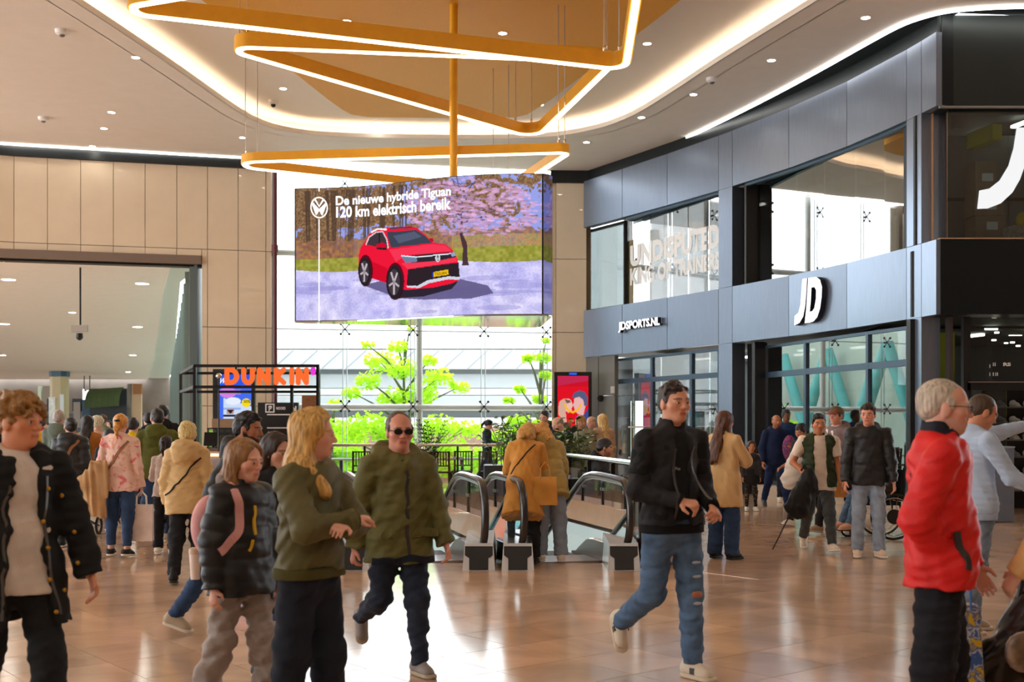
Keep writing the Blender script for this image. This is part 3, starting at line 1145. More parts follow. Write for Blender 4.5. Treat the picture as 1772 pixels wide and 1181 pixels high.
# floor between the storeys, upper ceiling, back walls of the shop
shop = empty('wall_shop', (0, 0, 0), kind='structure')
M_SHOPCEIL = mat('shop_ceiling', rgb(70, 74, 70), .8)
wall_seg(MB(), 1013, 1626, 3.45, 4.62, -.28, 6.0, 12).build('shop_slab', M_DARKROOM, shop)
wall_seg(MB(), 1013, 1626, 7.25, 7.5, -.28, 6.0, 12).build('shop_upper_ceiling', M_SHOPCEIL, shop)
wall_seg(MB(), 1016, 1626, 0.0, 7.4, -5.6, 5.9, 12).build('shop_back_wall', M_DARKROOM, shop)
# yellow fittings inside the shop
for nm, x0, x1, za, zb, f, bk2 in [('yellow_column', 1033, 1058, Zf1, 6.55, -.9, 1.3), ('yellow_beam', 1056, 1082, 6.45, 6.7, -.9, 1.1), ('yellow_column', 1086, 1113, 0.0, 3.40, -.9, 1.3)]:
    wall_seg(MB(), x0, x1, za, zb, f, bk2).build(nm, M_YELLOW, shop)
for k in range(6):
    x0 = 1300 + k * 48
    wall_seg(MB(), x0, x0 + 38, 6.66, 6.95, -1.6, 1.8).build('yellow_beam', M_YELLOW, shop)
    wall_seg(MB(), x0 + 20, x0 + 26, 6.9, 7.22, -1.0, 1.2).build('track_spot', M_BLACK, shop)
M_TUBE = emis('shop_tube_light', (1, .93, .8), 5.0)
for k in range(9):
    x0 = 1095 + k * 55
    wall_seg(MB(), x0, x0 + 22, 3.28, 3.33, -2.0 - .5 * (k % 3), 2.1 + .5 * (k % 3)).build('tube_light', M_TUBE, shop)
    wall_seg(MB(), x0 + 8, x0 + 30, 7.1, 7.15, -2.5, 2.6).build('tube_light', M_TUBE, shop)
# poster panel and sign inside the lower windows
wall_seg(MB(), 1370, 1412, 1.3, 2.25, -1.2, 1.25).build('tan_poster', mat('tan_poster', rgb(214, 180, 150), .6), shop)
wall_seg(MB(), 1470, 1524, 1.35, 2.5, -1.0, 1.05).build('pale_sign', mat('pale_sign', rgb(220, 220, 214), .6), shop)
text_on('sign_lettering', 'ORIGINALS', M_WHITE, lambda u, v, out=0: fac(u, v, -.85), 1472, 1522, 692, 667, shop, bold=.02)

# corner return: front facing camera
wc = empty('wall_corner', (0, 0, 0), kind='structure')
C0 = wall_r(1626)
CXr, CY = C0.x, C0.y
MB().box((CXr + 4.0 + .02, CY + .25, (Zf0 + Zf1) / 2), (8.0, .5, Zf1 - Zf0)).build('corner_fascia', M_FACDARK, wc)
MB().box((CXr + 4.0 + .02, CY + .3, (Zu1 + CZ) / 2), (8.0, .5, CZ - Zu1)).build('corner_fascia', mat('corner_upper_metal', rgb(52, 58, 58), .4, metal=.5), wc)
MB().box((CXr + 4, CY + .06, Zf1 + .012), (8, .14, .02)).build('sill_strip', mat('tan_sill', rgb(196, 160, 130), .4), wc)
MB().box((CXr + 4, CY + .02, Zu1 - .015), (8, .06, .03)).build('head_strip', mat('grey_sill', rgb(150, 150, 146), .4), wc)
w7 = empty('window_7', (0, 0, 0), kind='structure')
GY = CY + .14
for k, (xa, xb) in enumerate([(7.42, 8.43), (8.44, 9.45), (9.46, 10.5), (10.51, 12)]):
    MB().box(((xa + xb) / 2, GY, (Zf1 + Zu1) / 2), (xb - xa, .015, Zu1 - Zf1 - .04)).build('pane', M_GLASSDARK, w7)
MB().box((7.40, GY + .2, (Zf1 + Zu1) / 2), (.015, .42, Zu1 - Zf1 - .04)).build('return_pane', M_GLASSSHOP, w7)
MB().box((7.27, CY + .5, (Zf1 + Zu1) / 2), (.02, .1, Zu1 - Zf1)).build('brown_edge', M_SLABTAN, w7)
MB().box((7.12, CY + .9, (Zf1 + Zu1) / 2), (.2, .6, Zu1 - Zf1)).build('black_reveal', M_BLACK, w7)
w8 = empty('window_8', (0, 0, 0), kind='structure')
for (xa, xb) in ((7.88, 9.2), (9.22, 11.0)):
    for (za, zb) in ((2.28, 3.38), (0.05, 2.13)):
        if xa > 8 and zb < 2.2:
            continue
        if zb < 2.2:
            xb = 8.5
        MB().box(((xa + xb) / 2, CY + .35, (za + zb) / 2), (xb - xa, .015, zb - za)).build('pane', M_GLASSDARK, w8)
MB().box((9.4, CY + .35, 2.2), (3.2, .12, .13)).build('transom', M_BLACK, w8)
MB().box((9.4, CY + .30, 2.275), (3.2, .1, .018)).build('transom_cap', M_CHROME, w8)
MB().box((7.80, CY + .35, 1.7), (.12, .12, 3.4)).build('frame_post', M_BLACK, w8)
MB().box((7.55, CY + .45, 1.7), (.06, .2, 3.4)).build('frame_post', mat('brown_grey_post', rgb(70, 62, 60), .4), w8)
MB().box((7.2, CY + .75, 1.7), (.5, .2, 3.38)).build('black_reveal', M_BLACK, w8)
# rooms behind the corner front
MB().box((11.5, CY + .9 + 3, 3.41 + .6), (9, 6.4, 1.15)).build('corner_slab', M_DARKROOM, wc)
MB().box((11.5, 26.5, 4.2), (9, .2, 8.3)).build('corner_back_wall', mat('corner_room_wall', rgb(96, 104, 104), .7), wc)
MB().box((9.0, 21.6, 5.8), (3.2, .06, 2.3)).build('stock_partition', mat('stock_partition', rgb(110, 120, 120), .7), wc)
MB().box((9.0, 21.55, 5.75), (3.2, .04, .06)).build('partition_rail', M_BLACK, wc)
MB().box((8.0, 22.5, 2.85), (1.2, .1, 1.1)).build('green_partition', mat('olive_partition', rgb(150, 168, 40), .6), wc)
for k in range(14):
    x, y, Y = 1715 + (k * 37) % 90, 570 + (k * 23) % 32, 22.0 + (k % 5)
    p = px(x, y, Y)
    MB().box(p, (.24 if k % 3 == 0 else .07, .05, .03)).build('track_light', emis('shop_spot', (1, .9, .72), 7.0), wc)
MB().box((9.5, 24, 3.36), (5, 4, .04)).build('shop_ceiling', M_SHOPCEIL, wc)

# ---------------------------------------------------------------- lower storey seen through the opening
wlow = empty('wall_lower', (0, 0, 0), kind='structure')
LZ = -4.6
lf = tag(MB().box((-3, 26, LZ - .1), (34, 46, .2)).build('floor', mat('lower_floor', rgb(180, 170, 160), .25)), kind='structure')
tag(MB().poly_holes([(-20, 4), (14, 4), (14, 33.8), (-20, 33.8)], [HOLE], -0.5, down=True).build('ceiling', M_CEIL), kind='structure')
WY = 34.0
MB().box((-3, WY + .3, -2.5), (34, .3, 4.2)).build('lower_wall', mat('lower_wall_paint', rgb(196, 214, 214), .6), wlow)
M_TEAL = mat('teal_shop_panel', rgb(110, 196, 206), .45)
for k, (x0, x1, y0, y1, c) in enumerate([(752, 772, 884, 975, (176, 214, 226)), (772, 788, 884, 900, (226, 228, 230)), (788, 800, 884, 892, (90, 96, 110)), (804, 832, 882, 960, (216, 128, 92)), (772, 806, 893, 915, (126, 206, 216)), (756, 772, 918, 960, (70, 186, 204)),
                                         (775, 783, 916, 945, (200, 60, 140)), (785, 803, 920, 940, (190, 210, 214)), (834, 852, 884, 900, (214, 206, 214)), (846, 892, 892, 932, (128, 212, 224)), (856, 868, 884, 892, (170, 178, 190)), (866, 873, 916, 940, (220, 120, 180)), (874, 880, 912, 942, (60, 66, 76)),
                                         (990, 1046, 880, 960, (140, 170, 166)), (1015, 1019, 880, 945, (206, 96, 70)), (1026, 1029, 880, 940, (206, 96, 70)), (1000, 1040, 895, 898, (206, 96, 70)), (960, 990, 940, 975, (60, 92, 98)), (981, 992, 955, 963, (190, 60, 110)), (1018, 1040, 925, 938, (214, 176, 70)), (905, 960, 930, 975, (150, 180, 190))]):
    a, b = px(x0, y0, WY), px(x1, y1, WY)
    MB().box(((a.x + b.x) / 2, WY + .1 - .02 * k, (a.z + b.z) / 2), (b.x - a.x, .08, a.z - b.z)).build('shop_panel', mat('lower_panel_%d' % k, rgb(*c), .5), wlow)
for i in range(5):  # unseen lamps added to light the lower storey
    for j in range(5):
        o = tag(empty('lower_fill_lamp', (-8 + i * 3.5, 27.3 + j * 1.3, -0.5)), 'added unseen lamp lighting the lower storey from its ceiling', 'ceiling light', 'added lower storey lamps')
        MB().box((0, 0, -.015), (.5, .5, .03)).build('lens', emis('lower_fill_glow', (1, .97, .92), 16), o)

# ---------------------------------------------------------------- outside
street = tag(MB().box((0, 90, -6.2), (240, 118, .2)).build('street', mat('street_asphalt', rgb(170, 172, 170), .8)), kind='structure')
bd = tag(empty('office_building', (0, 50, -6)), 'long pale grey building with horizontal bands across the street', 'building')
M_BG = mat('grey_cladding', rgb(168, 172, 178), .6, noise=.03, nscale=2)
M_BG2 = mat('light_grey_cladding', rgb(190, 192, 194), .6)
M_BW = mat('white_parapet', rgb(246, 246, 246), .6)


def band(name, y0, y1, dy, m):
    z0, z1 = zz(y1, 50), zz(y0, 50)
    MB().box((6, 1.5 + dy, (z0 + z1) / 2 + 6), (37, 3, z1 - z0)).build(name, m, bd)


band('parapet', 560, 604, -.2, M_BW)
band('soffit_band', 607, 640, -.5, M_BG2)
band('shadow_band', 640, 648, 0.0, mat('band_grey', rgb(140, 144, 150), .6))
band('wall_band', 648, 672, -.1, M_BG)
band('wall_band', 673, 684, -.12, M_BG2)
band('wall_band', 685, 702, -.1, M_BG)
band('window_band', 703, 722, .1, mat('band_dark_window', rgb(86, 88, 92), .3))
band('wall_band', 723, 738, -.05, M_BG2)
band('shopfront_band', 739, 850, 0, mat('brown_shopfront', rgb(150, 118, 104), .6, noise=.3, nscale=.8))
for k in range(16):
    a = px(430 + k * 42, 640, 49.45)
    MB().bar((a.x, -.68, a.z + 6), (a.x + .9, -.68, zz(607, 49.4) + 6), .05, .06).build('band_joint', MATS['band_grey'], bd)
# teal A-frame supports between the passage and the glazed wall
for k, (X, Y) in enumerate([(-7.9, 33.3), (-8.9, 36.6), (-9.9, 40.0)]):
    o = tag(empty('support_frame', (X, Y, -6)), ['teal steel A-frame support standing closest outside the glazed wall', 'teal steel A-frame support in the middle of the row outside', 'teal steel A-frame support farthest along the row outside'][k], 'support frame', 'teal supports outside')
    for s in (-1, 1):
        MB().tube([(0, 0, 10.4), (.25 * s, 1.25 * s, 6.6), (.5 * s, 2.3 * s, 0)], .21, 10).build('strut', mat('teal_paint', rgb(84, 170, 170), .4), o, smooth=True)


def tree(label, X, Y, base, crown, nleaf, seed, trunk_r=.12):
    rng = random.Random(seed)
    o = tag(empty('street_tree', (X, Y, base)), label, 'tree', 'street trees outside the window')
    tb = MB()
    H = max(c[2] for c in crown) - .3
    tb.tube([(0, 0, 0), (.05, 0, H * .35), (-.05, .05, H * .7), (0, 0, H)], [trunk_r, trunk_r * .8, trunk_r * .5, .02], 8)
    for (cx, cy, cz, r) in crown:
        t0 = max(.25 * H, cz - 1.1)
        tb.tube([(0, 0, t0), (cx * .5, cy * .5, (t0 + cz) / 2 + .1), (cx, cy, cz)], [.05, .035, .01], 6)
    tb.build('trunk', mat('tree_bark', rgb(96, 100, 80), .9), o)
    mb = MB()
    tot = sum(c[3] ** 2 for c in crown)
    for (cx, cy, cz, r) in crown:
        for _ in range(int(nleaf * r * r / tot)):
            d = Vector((rng.gauss(0, 1), rng.gauss(0, 1), rng.gauss(0, .6)))
            d = d.normalized() * r * rng.random() ** .45
            c = Vector((cx, cy, cz)) + Vector((d.x, d.y, d.z * .75))
            s = rng.uniform(.06, .12)
            a = Vector((rng.uniform(-1, 1), rng.uniform(-1, 1), rng.uniform(-.5, .5))).normalized()
            b = a.cross(Vector((rng.uniform(-1, 1), rng.uniform(-1, 1), rng.uniform(-1, 1)))).normalized()
            mb.add([c - a * s, c + b * s * .6, c + a * s, c - b * s * .6], [(0, 1, 2, 3)])
    lf_ = mb.build('foliage', leaf_m, o)
    lf_['kind'] = 'stuff'
    return o


leaf_m = bpy.data.materials.new('spring_leaves')
leaf_m.use_nodes = True
nt = leaf_m.node_tree
nt.nodes.clear()
df = nt.nodes.new('ShaderNodeBsdfDiffuse')
tl = nt.nodes.new('ShaderNodeBsdfTranslucent')
df.inputs[0].default_value = (*rgb(176, 222, 50), 1)
tl.inputs[0].default_value = (*rgb(206, 240, 70), 1)
mx = nt.nodes.new('ShaderNodeMixShader')
mx.inputs[0].default_value = .5
oo = nt.nodes.new('ShaderNodeOutputMaterial')
nt.links.new(df.outputs[0], mx.inputs[1])
nt.links.new(tl.outputs[0], mx.inputs[2])
nt.links.new(mx.outputs[0], oo.inputs[0])


def crown_at(cx0, Y, base, blobs):
    X0 = gx(cx0, Y)
    out = []
    for (x, y, r) in blobs:
        p = px(x, y, Y)
        out.append((p.x - X0, random.Random(x).uniform(-.6, .6), p.z - base, r * Y / F_PX))
    return out


tree('largest bright green street tree behind the middle glazing', gx(700, 38), 38, -6, crown_at(700, 38, -6, [(690, 600, 18), (655, 625, 28), (700, 640, 30), (640, 660, 24), (745, 625, 16), (760, 655, 26), (795, 670, 20), (730, 680, 30), (680, 690, 30), (610, 680, 18), (640, 600, 12), (710, 570, 8), (640, 740, 40), (700, 760, 45), (600, 760, 34), (760, 740, 34), (810, 745, 26), (780, 775, 34), (620, 800, 35), (690, 800, 40)]), 5200, 3)
tree('small bright green street tree behind the right glazing', gx(935, 36), 36, -6, crown_at(935, 36, -6, [(940, 620, 14), (915, 622, 12), (945, 650, 12), (900, 672, 12), (935, 690, 14), (880, 692, 10), (900, 735, 26), (940, 745, 28), (870, 760, 24), (920, 775, 30), (945, 590, 8)]), 2200, 5, .07)
tree('low bright green street tree behind the escalators', gx(830, 35), 35, -6, crown_at(830, 35, -6, [(830, 790, 30), (800, 810, 30), (860, 810, 28), (770, 815, 26), (880, 780, 24)]), 1300, 8, .07)
tree('bright green street tree nearest the left edge of the glazing', gx(575, 36), 36, -6, crown_at(575, 36, -6, [(580, 700, 14), (575, 740, 26), (600, 790, 34), (560, 790, 30), (615, 820, 26)]), 1400, 9, .07)

# ================================================================== PROPS
# ---------------------------------------------------------------- pendant light loops
def pendant(label, corners, h, hgt, r, cables):
    pts = rounded_poly(corners, r, 8)
    c = Vector((sum(p[0] for p in corners) / 3, sum(p[1] for p in corners) / 3))
    o = tag(empty('pendant_light', (c.x, c.y, h)), label, 'pendant light', 'golden loop pendants')
    loc = [(p[0] - c.x, p[1] - c.y) for p in pts]
    MB().loop_band(loc, 0.0, hgt, .13).build('band', M_GOLD, o, smooth=True)
    MB().loop_band(loc, -.018, 0.001, .085).build('light_strip', M_LED, o, smooth=True)
    N = len(loc)
    for t in cables:
        p = loc[int(t * N) % N]
        MB().tube([(p[0], p[1], hgt), (p[0], p[1], CZ + .1 - h)], .008, 5).build('cable', M_STEEL, o)
        MB().lathe([(.006, .09), (.022, .07), (.022, .02), (.012, 0.0)][::-1], (p[0], p[1], hgt), 8).build('cable_fitting', M_CHROME, o)
    return o


pendant('lower front golden loop light, nearest to the camera with its corner farthest left', [(-4.886, 13.82), (1.58, 16.1), (1.34, 11.33)], EYE + 5.0, .2, (.2, .22, .3), (.02, .2, .36, .5, .7, .9))
pendant('middle golden loop light with a corner pointing down behind the pole', [(-4.29, 16.6), (.45, 21.9), (1.535, 17.35)], EYE + 5.5, .2, (.2, .3, .3), (.05, .25, .36, .5, .68, .85))
pendant('golden loop light just above the hanging screen', [(-5.35, 20.1), (.963, 19.32), (-.176, 22.9)], EYE + 4.62, .15, (.3, .12, .3), (.03, .2, .36, .5, .7, .9))

# ---------------------------------------------------------------- hanging triangular screen on a golden pole
SZ0, SZ1 = EYE + 1.85, EYE + 4.16
scr = tag(empty('hanging_screen', (-.95, 19.36, SZ0)), 'big three-sided hanging video screen showing a red car advert', 'screen')
OX, OY = scr.location.x, scr.location.y


def screen_plan(t):
    """front side plan, gentle S curve, t 0..1"""
    a, b = Vector((-3.75, 20.0)), Vector((.50, 18.83))
    p = a + (b - a) * t
    nn = Vector((-(b - a).y, (b - a).x)).normalized()
    return p + nn * (.16 * math.sin(2 * math.pi * t) * 1.0 - .05 * math.sin(math.pi * t))


def scr_fn(u, v, out=0.0):
    p = screen_plan(u)
    d = (screen_plan(min(1, u + .01)) - screen_plan(max(0, u - .01))).normalized()
    nn = Vector((d.y, -d.x))
    return Vector((p.x + nn.x * out - OX, p.y + nn.y * out - OY, (SZ1 - SZ0) * v))


plan = [tuple(screen_plan(t)) for t in np.linspace(0, 1, 25)]
back_r = [(.60, 18.90), (.66, 19.02), (.66, 19.15), (.52, 20.9), (.46, 21.03), (.36, 21.08), (.24, 21.08)]
back_l = [(-3.6, 20.25), (-3.74, 20.16), (-3.78, 20.08)]
shape = [(p[0] - OX, p[1] - OY) for p in plan + back_r + back_l]
MB().prism(shape, 0.012, SZ1 - SZ0).build('screen_body', M_BLACK, scr)
MB().prism(shape, -.01, .012).build('mirror_underside', mat('mirror_soffit', rgb(214, 224, 210), .06, metal=1.0), scr)
# picture of the advert painted point by point
rng = np.random.default_rng(4)
PW, PH = 470, 250


def C(x, y):
    """photo-crop coordinates of the screen to picture pixels"""
    u = (x - 40) / 1572.0
    top, bot = 182 - 132 * u, 1030 - 58 * u
    return (u * PW, (y - top) / (bot - top) * PH)


def CP(pts):
    return [C(*p) for p in pts]


img = np.zeros((PH, PW, 3))
yy = np.arange(PH)[:, None] / PH * np.ones((1, PW))
xx = np.arange(PW)[None, :] / PW * np.ones((PH, 1))
n1, n2, n3, n4 = smooth_noise(PH, PW, 46, rng), smooth_noise(PH, PW, 14, rng), smooth_noise(PH, PW, 5, rng), smooth_noise(PH, PW, 2.2, rng)
skyc = np.array([150, 160, 228.])
img[:] = skyc
treemask = (n1 * .5 + n2 * .35 + n3 * .35 + n4 * .25 - .30 * xx - .10 * (yy > .3)) > .52
br = np.stack([96 + 70 * n4, 72 + 56 * n4, 54 + 36 * n4], -1)
img[treemask] = br[treemask]
for k in range(26):
    x = rng.random() * .62 * PW
    w = rng.uniform(.7, 1.5) if k > 3 else rng.uniform(3, 6)
    fill_poly(img, [(x - w, .62 * PH), (x + w, .62 * PH), (x + w * .5 + rng.uniform(-8, 8), .02 * PH), (x - w * .5 + rng.uniform(-8, 8), .02 * PH)], (76, 58, 48), .7)
hed = (yy > .36 + .05 * n2) & (yy < .56)
hc_ = np.stack([112 + 66 * n3 + 20 * n4, 86 + 44 * n3, 62 + 30 * n4], -1)
img[hed] = hc_[hed] * .85 + img[hed] * .15
bush = (yy > .42) & (yy < .58) & (xx > .66)
img[bush] = np.stack([150 + 40 * n3, 120 + 40 * n4, 70 + 50 * n1], -1)[bush]
gr = yy > .535 - .03 * xx
img[gr] = np.stack([132 + 40 * n3, 134 + 34 * n3, 48 + 30 * n3], -1)[gr]
gd = yy > .615 + .02 * np.sin(xx * 9) - .01 * xx
img[gd] = np.stack([176 + 46 * n2 + 26 * n4 - 20 * n1, 172 + 44 * n2 + 26 * n4 - 20 * n1, 222 + 26 * n2 + 10 * n4], -1)[gd]
for k in range(18):
    y = rng.uniform(.7, .98) * PH
    x = rng.random() * PW
    fill_poly(img, ell_pts(x, y, rng.uniform(20, 80), rng.uniform(2, 6), 14), (150, 144, 206), .45)
# blossom tree
fill_poly(img, CP([(1130, 380), (1150, 380), (1150, 470), (1175, 520), (1180, 640), (1190, 668), (1145, 668), (1150, 560), (1132, 480)]), (74, 52, 58))
for k in range(30):
    a = rng.uniform(-160, -10)
    L = rng.uniform(80, 380)
    x0, y0 = 1140, rng.uniform(120, 400)
    x1, y1 = x0 + L * math.cos(math.radians(a)), y0 + L * .35 * math.sin(math.radians(a))
    fill_poly(img, CP(stroke([(x0, y0), ((x0 + x1) / 2, (y0 + y1) / 2 + 14), (x1, y1)], 7)), (104, 72, 88), .9)
for k in range(620):
    a = rng.random() * 2 * math.pi
    r = rng.random() ** .55
    x, y = 1190 + 430 * r * math.cos(a), 290 + 190 * r * math.sin(a)
    if y > 470 and abs(x - 1150) < 100:
        continue
    c = 206 + rng.uniform(-40, 40)
    fill_poly(img, CP(ell_pts(x, y, rng.uniform(8, 30), rng.uniform(5, 12), 9)), (c, c * .78, c * .98), .62)
# car
fill_poly(img, CP([(470, 790), (640, 750), (1130, 755), (1300, 795), (1335, 845), (1200, 882), (900, 888), (720, 876)]), (96, 88, 132), .92)
fill_poly(img, CP([(640, 780), (1120, 770), (1080, 820), (900, 865), (700, 878)]), (42, 34, 44), .95)
RED, REDD = (234, 24, 56), (176, 10, 36)
fill_poly(img, CP([(440, 600), (455, 545), (490, 500), (515, 455), (560, 425), (640, 416), (800, 408), (850, 423), (900, 465), (955, 518), (1040, 532), (1085, 568), (1115, 622), (1127, 700), (1128, 762), (1080, 785), (950, 812), (770, 822), (735, 815), (640, 778), (520, 742), (495, 705), (440, 690)]), RED)
fill_poly(img, CP([(495, 620), (640, 680), (640, 776), (520, 740), (495, 700)]), (206, 12, 40), .9)
fill_poly(img, CP([(650, 560), (950, 528), (1040, 540), (1080, 575), (760, 600), (700, 640)]), (244, 60, 90), .8)
fill_poly(img, CP([(740, 650), (1110, 618), (1112, 645), (780, 688)]), (246, 70, 96), .7)
fill_poly(img, CP([(495, 525), (515, 480), (556, 450), (604, 444), (630, 490), (640, 547), (600, 548), (556, 540)]), (66, 54, 62))
fill_poly(img, CP([(578, 450), (590, 448), (590, 545), (578, 543)]), (40, 34, 40))
fill_poly(img, CP([(636, 445), (840, 434), (900, 472), (950, 522), (665, 547), (645, 490)]), (62, 66, 82))
fill_poly(img, CP([(680, 470), (830, 445), (880, 480), (720, 520)]), (98, 108, 136), .6)
fill_poly(img, CP(stroke([(490, 528), (512, 478), (560, 446), (606, 441), (634, 492), (645, 550)], 8)), (226, 224, 230), .9)
fill_poly(img, CP(stroke([(526, 446), (570, 424), (634, 428)], 12)), (238, 238, 242))
fill_poly(img, CP([(650, 418), (800, 411), (830, 420), (660, 428)]), (60, 66, 80))
fill_poly(img, CP([(560, 528), (600, 512), (628, 522), (632, 556), (600, 556), (562, 546)]), (206, 14, 44))
fill_poly(img, CP([(562, 546), (632, 546), (636, 562), (566, 556)]), (36, 30, 36))
fill_poly(img, CP([(930, 492), (955, 490), (962, 512), (940, 516)]), (190, 14, 44))
fill_poly(img, CP([(728, 596), (800, 600), (1090, 582), (1106, 614), (990, 638), (770, 648)]), (46, 40, 48))
fill_poly(img, CP([(730, 598), (840, 606), (850, 640), (768, 648)]), (110, 126, 156))
fill_poly(img, CP(stroke([(735, 600), (850, 612), (1090, 590)], 7)), (236, 240, 250))
fill_poly(img, CP([(1070, 590), (1095, 580), (1104, 606), (1080, 612)]), (150, 160, 190))
fill_poly(img, CP([(784, 690), (1122, 650), (1130, 742), (1062, 742), (920, 768), (850, 800), (774, 792)]), (44, 34, 40))
fill_poly(img, CP([(772, 796), (850, 797), (920, 762), (1060, 738), (1132, 744), (1126, 762), (1060, 757), (930, 782), (860, 812), (780, 808)]), (206, 208, 222))
fill_poly(img, CP([(948, 712), (1056, 694), (1059, 728), (952, 743)]), (236, 186, 20))
fill_poly(img, CP([(948, 712), (958, 710), (961, 741), (952, 743)]), (30, 60, 170))
for (cx_, cy_, rx, ry) in ((484, 702, 42, 92), (690, 772, 56, 110)):
    fill_poly(img, CP(ell_pts(cx_ + 4, cy_ - 6, rx + 8, ry + 12)), (60, 10, 24), .8)
    fill_poly(img, CP(ell_pts(cx_, cy_, rx, ry)), (38, 32, 38))
    fill_poly(img, CP(ell_pts(cx_ - 4, cy_, rx * .72, ry * .78)), (64, 56, 62))
    for k in range(5):
        a = math.radians(72 * k + 20)
        fill_poly(img, CP(stroke([(cx_ - 4, cy_), (cx_ - 4 + rx * .66 * math.cos(a), cy_ + ry * .72 * math.sin(a))], 12)), (190, 176, 184))
    fill_poly(img, CP(ell_pts(cx_ - 4, cy_, 9, 15)), (150, 140, 148))
fill_poly(img, CP(ell_pts(988, 620, 17, 24)), (226, 228, 236))
fill_poly(img, CP(ell_pts(988, 620, 13, 19)), (60, 54, 62))
fill_poly(img, CP(stroke([(979, 606), (988, 628), (997, 606)], 4)), (236, 238, 244))
fill_poly(img, CP(stroke([(977, 616), (983, 636), (988, 626), (993, 636), (999, 616)], 4)), (236, 238, 244))
picture('advert_picture', img, scr_fn, attr_mat('screen_picture', emit=.8), scr, (0.003, .997), (.008, .995), .006)
# rounded right end shows the mirrored edge of the same picture
endp = [Vector(p) for p in [plan[-1]] + back_r[:4]]


def end_fn(u, v, out=0.0):
    t = u * (len(endp) - 1)
    i = min(int(t), len(endp) - 2)
    p = endp[i] + (endp[i + 1] - endp[i]) * (t - i)
    d = (endp[i + 1] - endp[i]).normalized()
    return Vector((p.x + d.y * out - OX, p.y - d.x * out - OY, (SZ1 - SZ0) * v))


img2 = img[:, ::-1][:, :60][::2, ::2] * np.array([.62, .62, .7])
picture('advert_picture_end', img2, end_fn, attr_mat('screen_picture', emit=.8), scr, (0.02, .98), (.008, .995), .006)
M_ADW = emis('advert_white', (1, 1, 1), .95)


def cfn(u, v, out=0.0):
    """crop coords -> screen surface"""
    uu = (u - 40) / 1572.0
    top, bot = 182 - 132 * uu, 1030 - 58 * uu
    return scr_fn(uu, (bot - v) / (bot - top), .012 + out)


def slanted(x0, x1, y0l, y0r, y1l, y1r):
    """text box with slanted base/top lines in crop coordinates"""
    def f(u, v, out=0.0):
        x = x0 + (x1 - x0) * u
        yb, yt = y0l + (y0r - y0l) * u, y1l + (y1r - y1l) * u
        return cfn(x, yb + (yt - yb) * v, out)
    return f


text_on('advert_lettering', 'De nieuwe hybride Tiguan', M_ADW, slanted(294, 1074, 296, 236, 218, 158), 0, 1, 0, 1, scr, bold=.032)
text_on('advert_lettering', '120 km elektrisch bereik', M_ADW, slanted(296, 1074, 358, 308, 285, 228), 0, 1, 0, 1, scr, bold=.032)
text_on('plate_lettering', 'TIGUAN', emis('plate_ink', rgb(60, 40, 20), 1.0), slanted(968, 1046, 732, 722, 712, 704), 0, 1, 0, 1, scr, bold=.01)


def flat_poly(name, pts, fn, m, parent, out=0.0):
    loops = [[Vector((p[0], p[1], 0)) for p in l] for l in pts]
    tris = tessellate_polygon(loops)
    flat = [p for l in loops for p in l]
    mb = MB().add([fn(p.x, p.y, out) for p in flat], [tuple(t) for t in tris])
    return mb.build(name, m, parent)


lc = (189, 297)
flat_poly('emblem_ring', [ell_pts(lc[0], lc[1], 55, 69, 40), ell_pts(lc[0], lc[1], 47, 60, 40)], cfn, M_ADW, scr)
for st, w in (([(163, 246), (189, 290), (215, 246)], 12), ([(146, 268), (174, 345), (189, 312), (204, 345), (232, 268)], 12)):
    flat_poly('emblem_letter', [stroke(st, w)], cfn, M_ADW, scr)
flat_poly('white_rule', [[(185, 372), (192, 372), (192, 1022), (185, 1022)]], cfn, M_ADW, scr)
flat_poly('white_rule', [[(185, 170), (192, 169), (192, 194), (185, 194)]], cfn, M_ADW, scr)
MB().tube([(gx(785, 19.36) - OX, 0, SZ1 - SZ0), (gx(785, 19.36) - OX, 0, CZ + .1 - SZ0)], .068, 16).build('golden_pole', M_GOLD, scr, smooth=True)

# ---------------------------------------------------------------- signs on the right shop front
M_SIGNW = emis('sign_white_glow', (1, 1, 1), 1.4)
M_SIGNSIDE = mat('sign_dark_side', rgb(22, 28, 48), .4)


def extruded_sign(name, loops, fn, depth, parent, fm=None, sm=None):
    """flat outline (list of loops) with dark sides standing 'depth' proud"""
    loops3 = [[Vector((p[0], p[1], 0)) for p in l] for l in loops]
    tris = tessellate_polygon(loops3)
    flat = [p for l in loops3 for p in l]
    n_ = len(flat)
    vs = [fn(p.x, p.y, depth) for p in flat] + [fn(p.x, p.y, 0.0) for p in flat]
    me = bpy.data.meshes.new(name)
    fs = [tuple(t) for t in tris]
    k = len(fs)
    i0 = 0
    for l in loops:
        m_ = len(l)
        fs += [(i0 + i, i0 + (i + 1) % m_, n_ + i0 + (i + 1) % m_, n_ + i0 + i) for i in range(m_)]
        i0 += m_
    me.from_pydata([tuple(v) for v in vs], [], fs)
    me.materials.append(fm or M_SIGNW)
    me.materials.append(sm or M_SIGNSIDE)
    for i, p in enumerate(me.polygons):
        p.material_index = 0 if i < k else 1
    me.update()
    return mesh_obj(name, me, None, parent)


def c7(pts):
    return [(1372 + x * .254, 400 + y * .254) for x, y in pts]


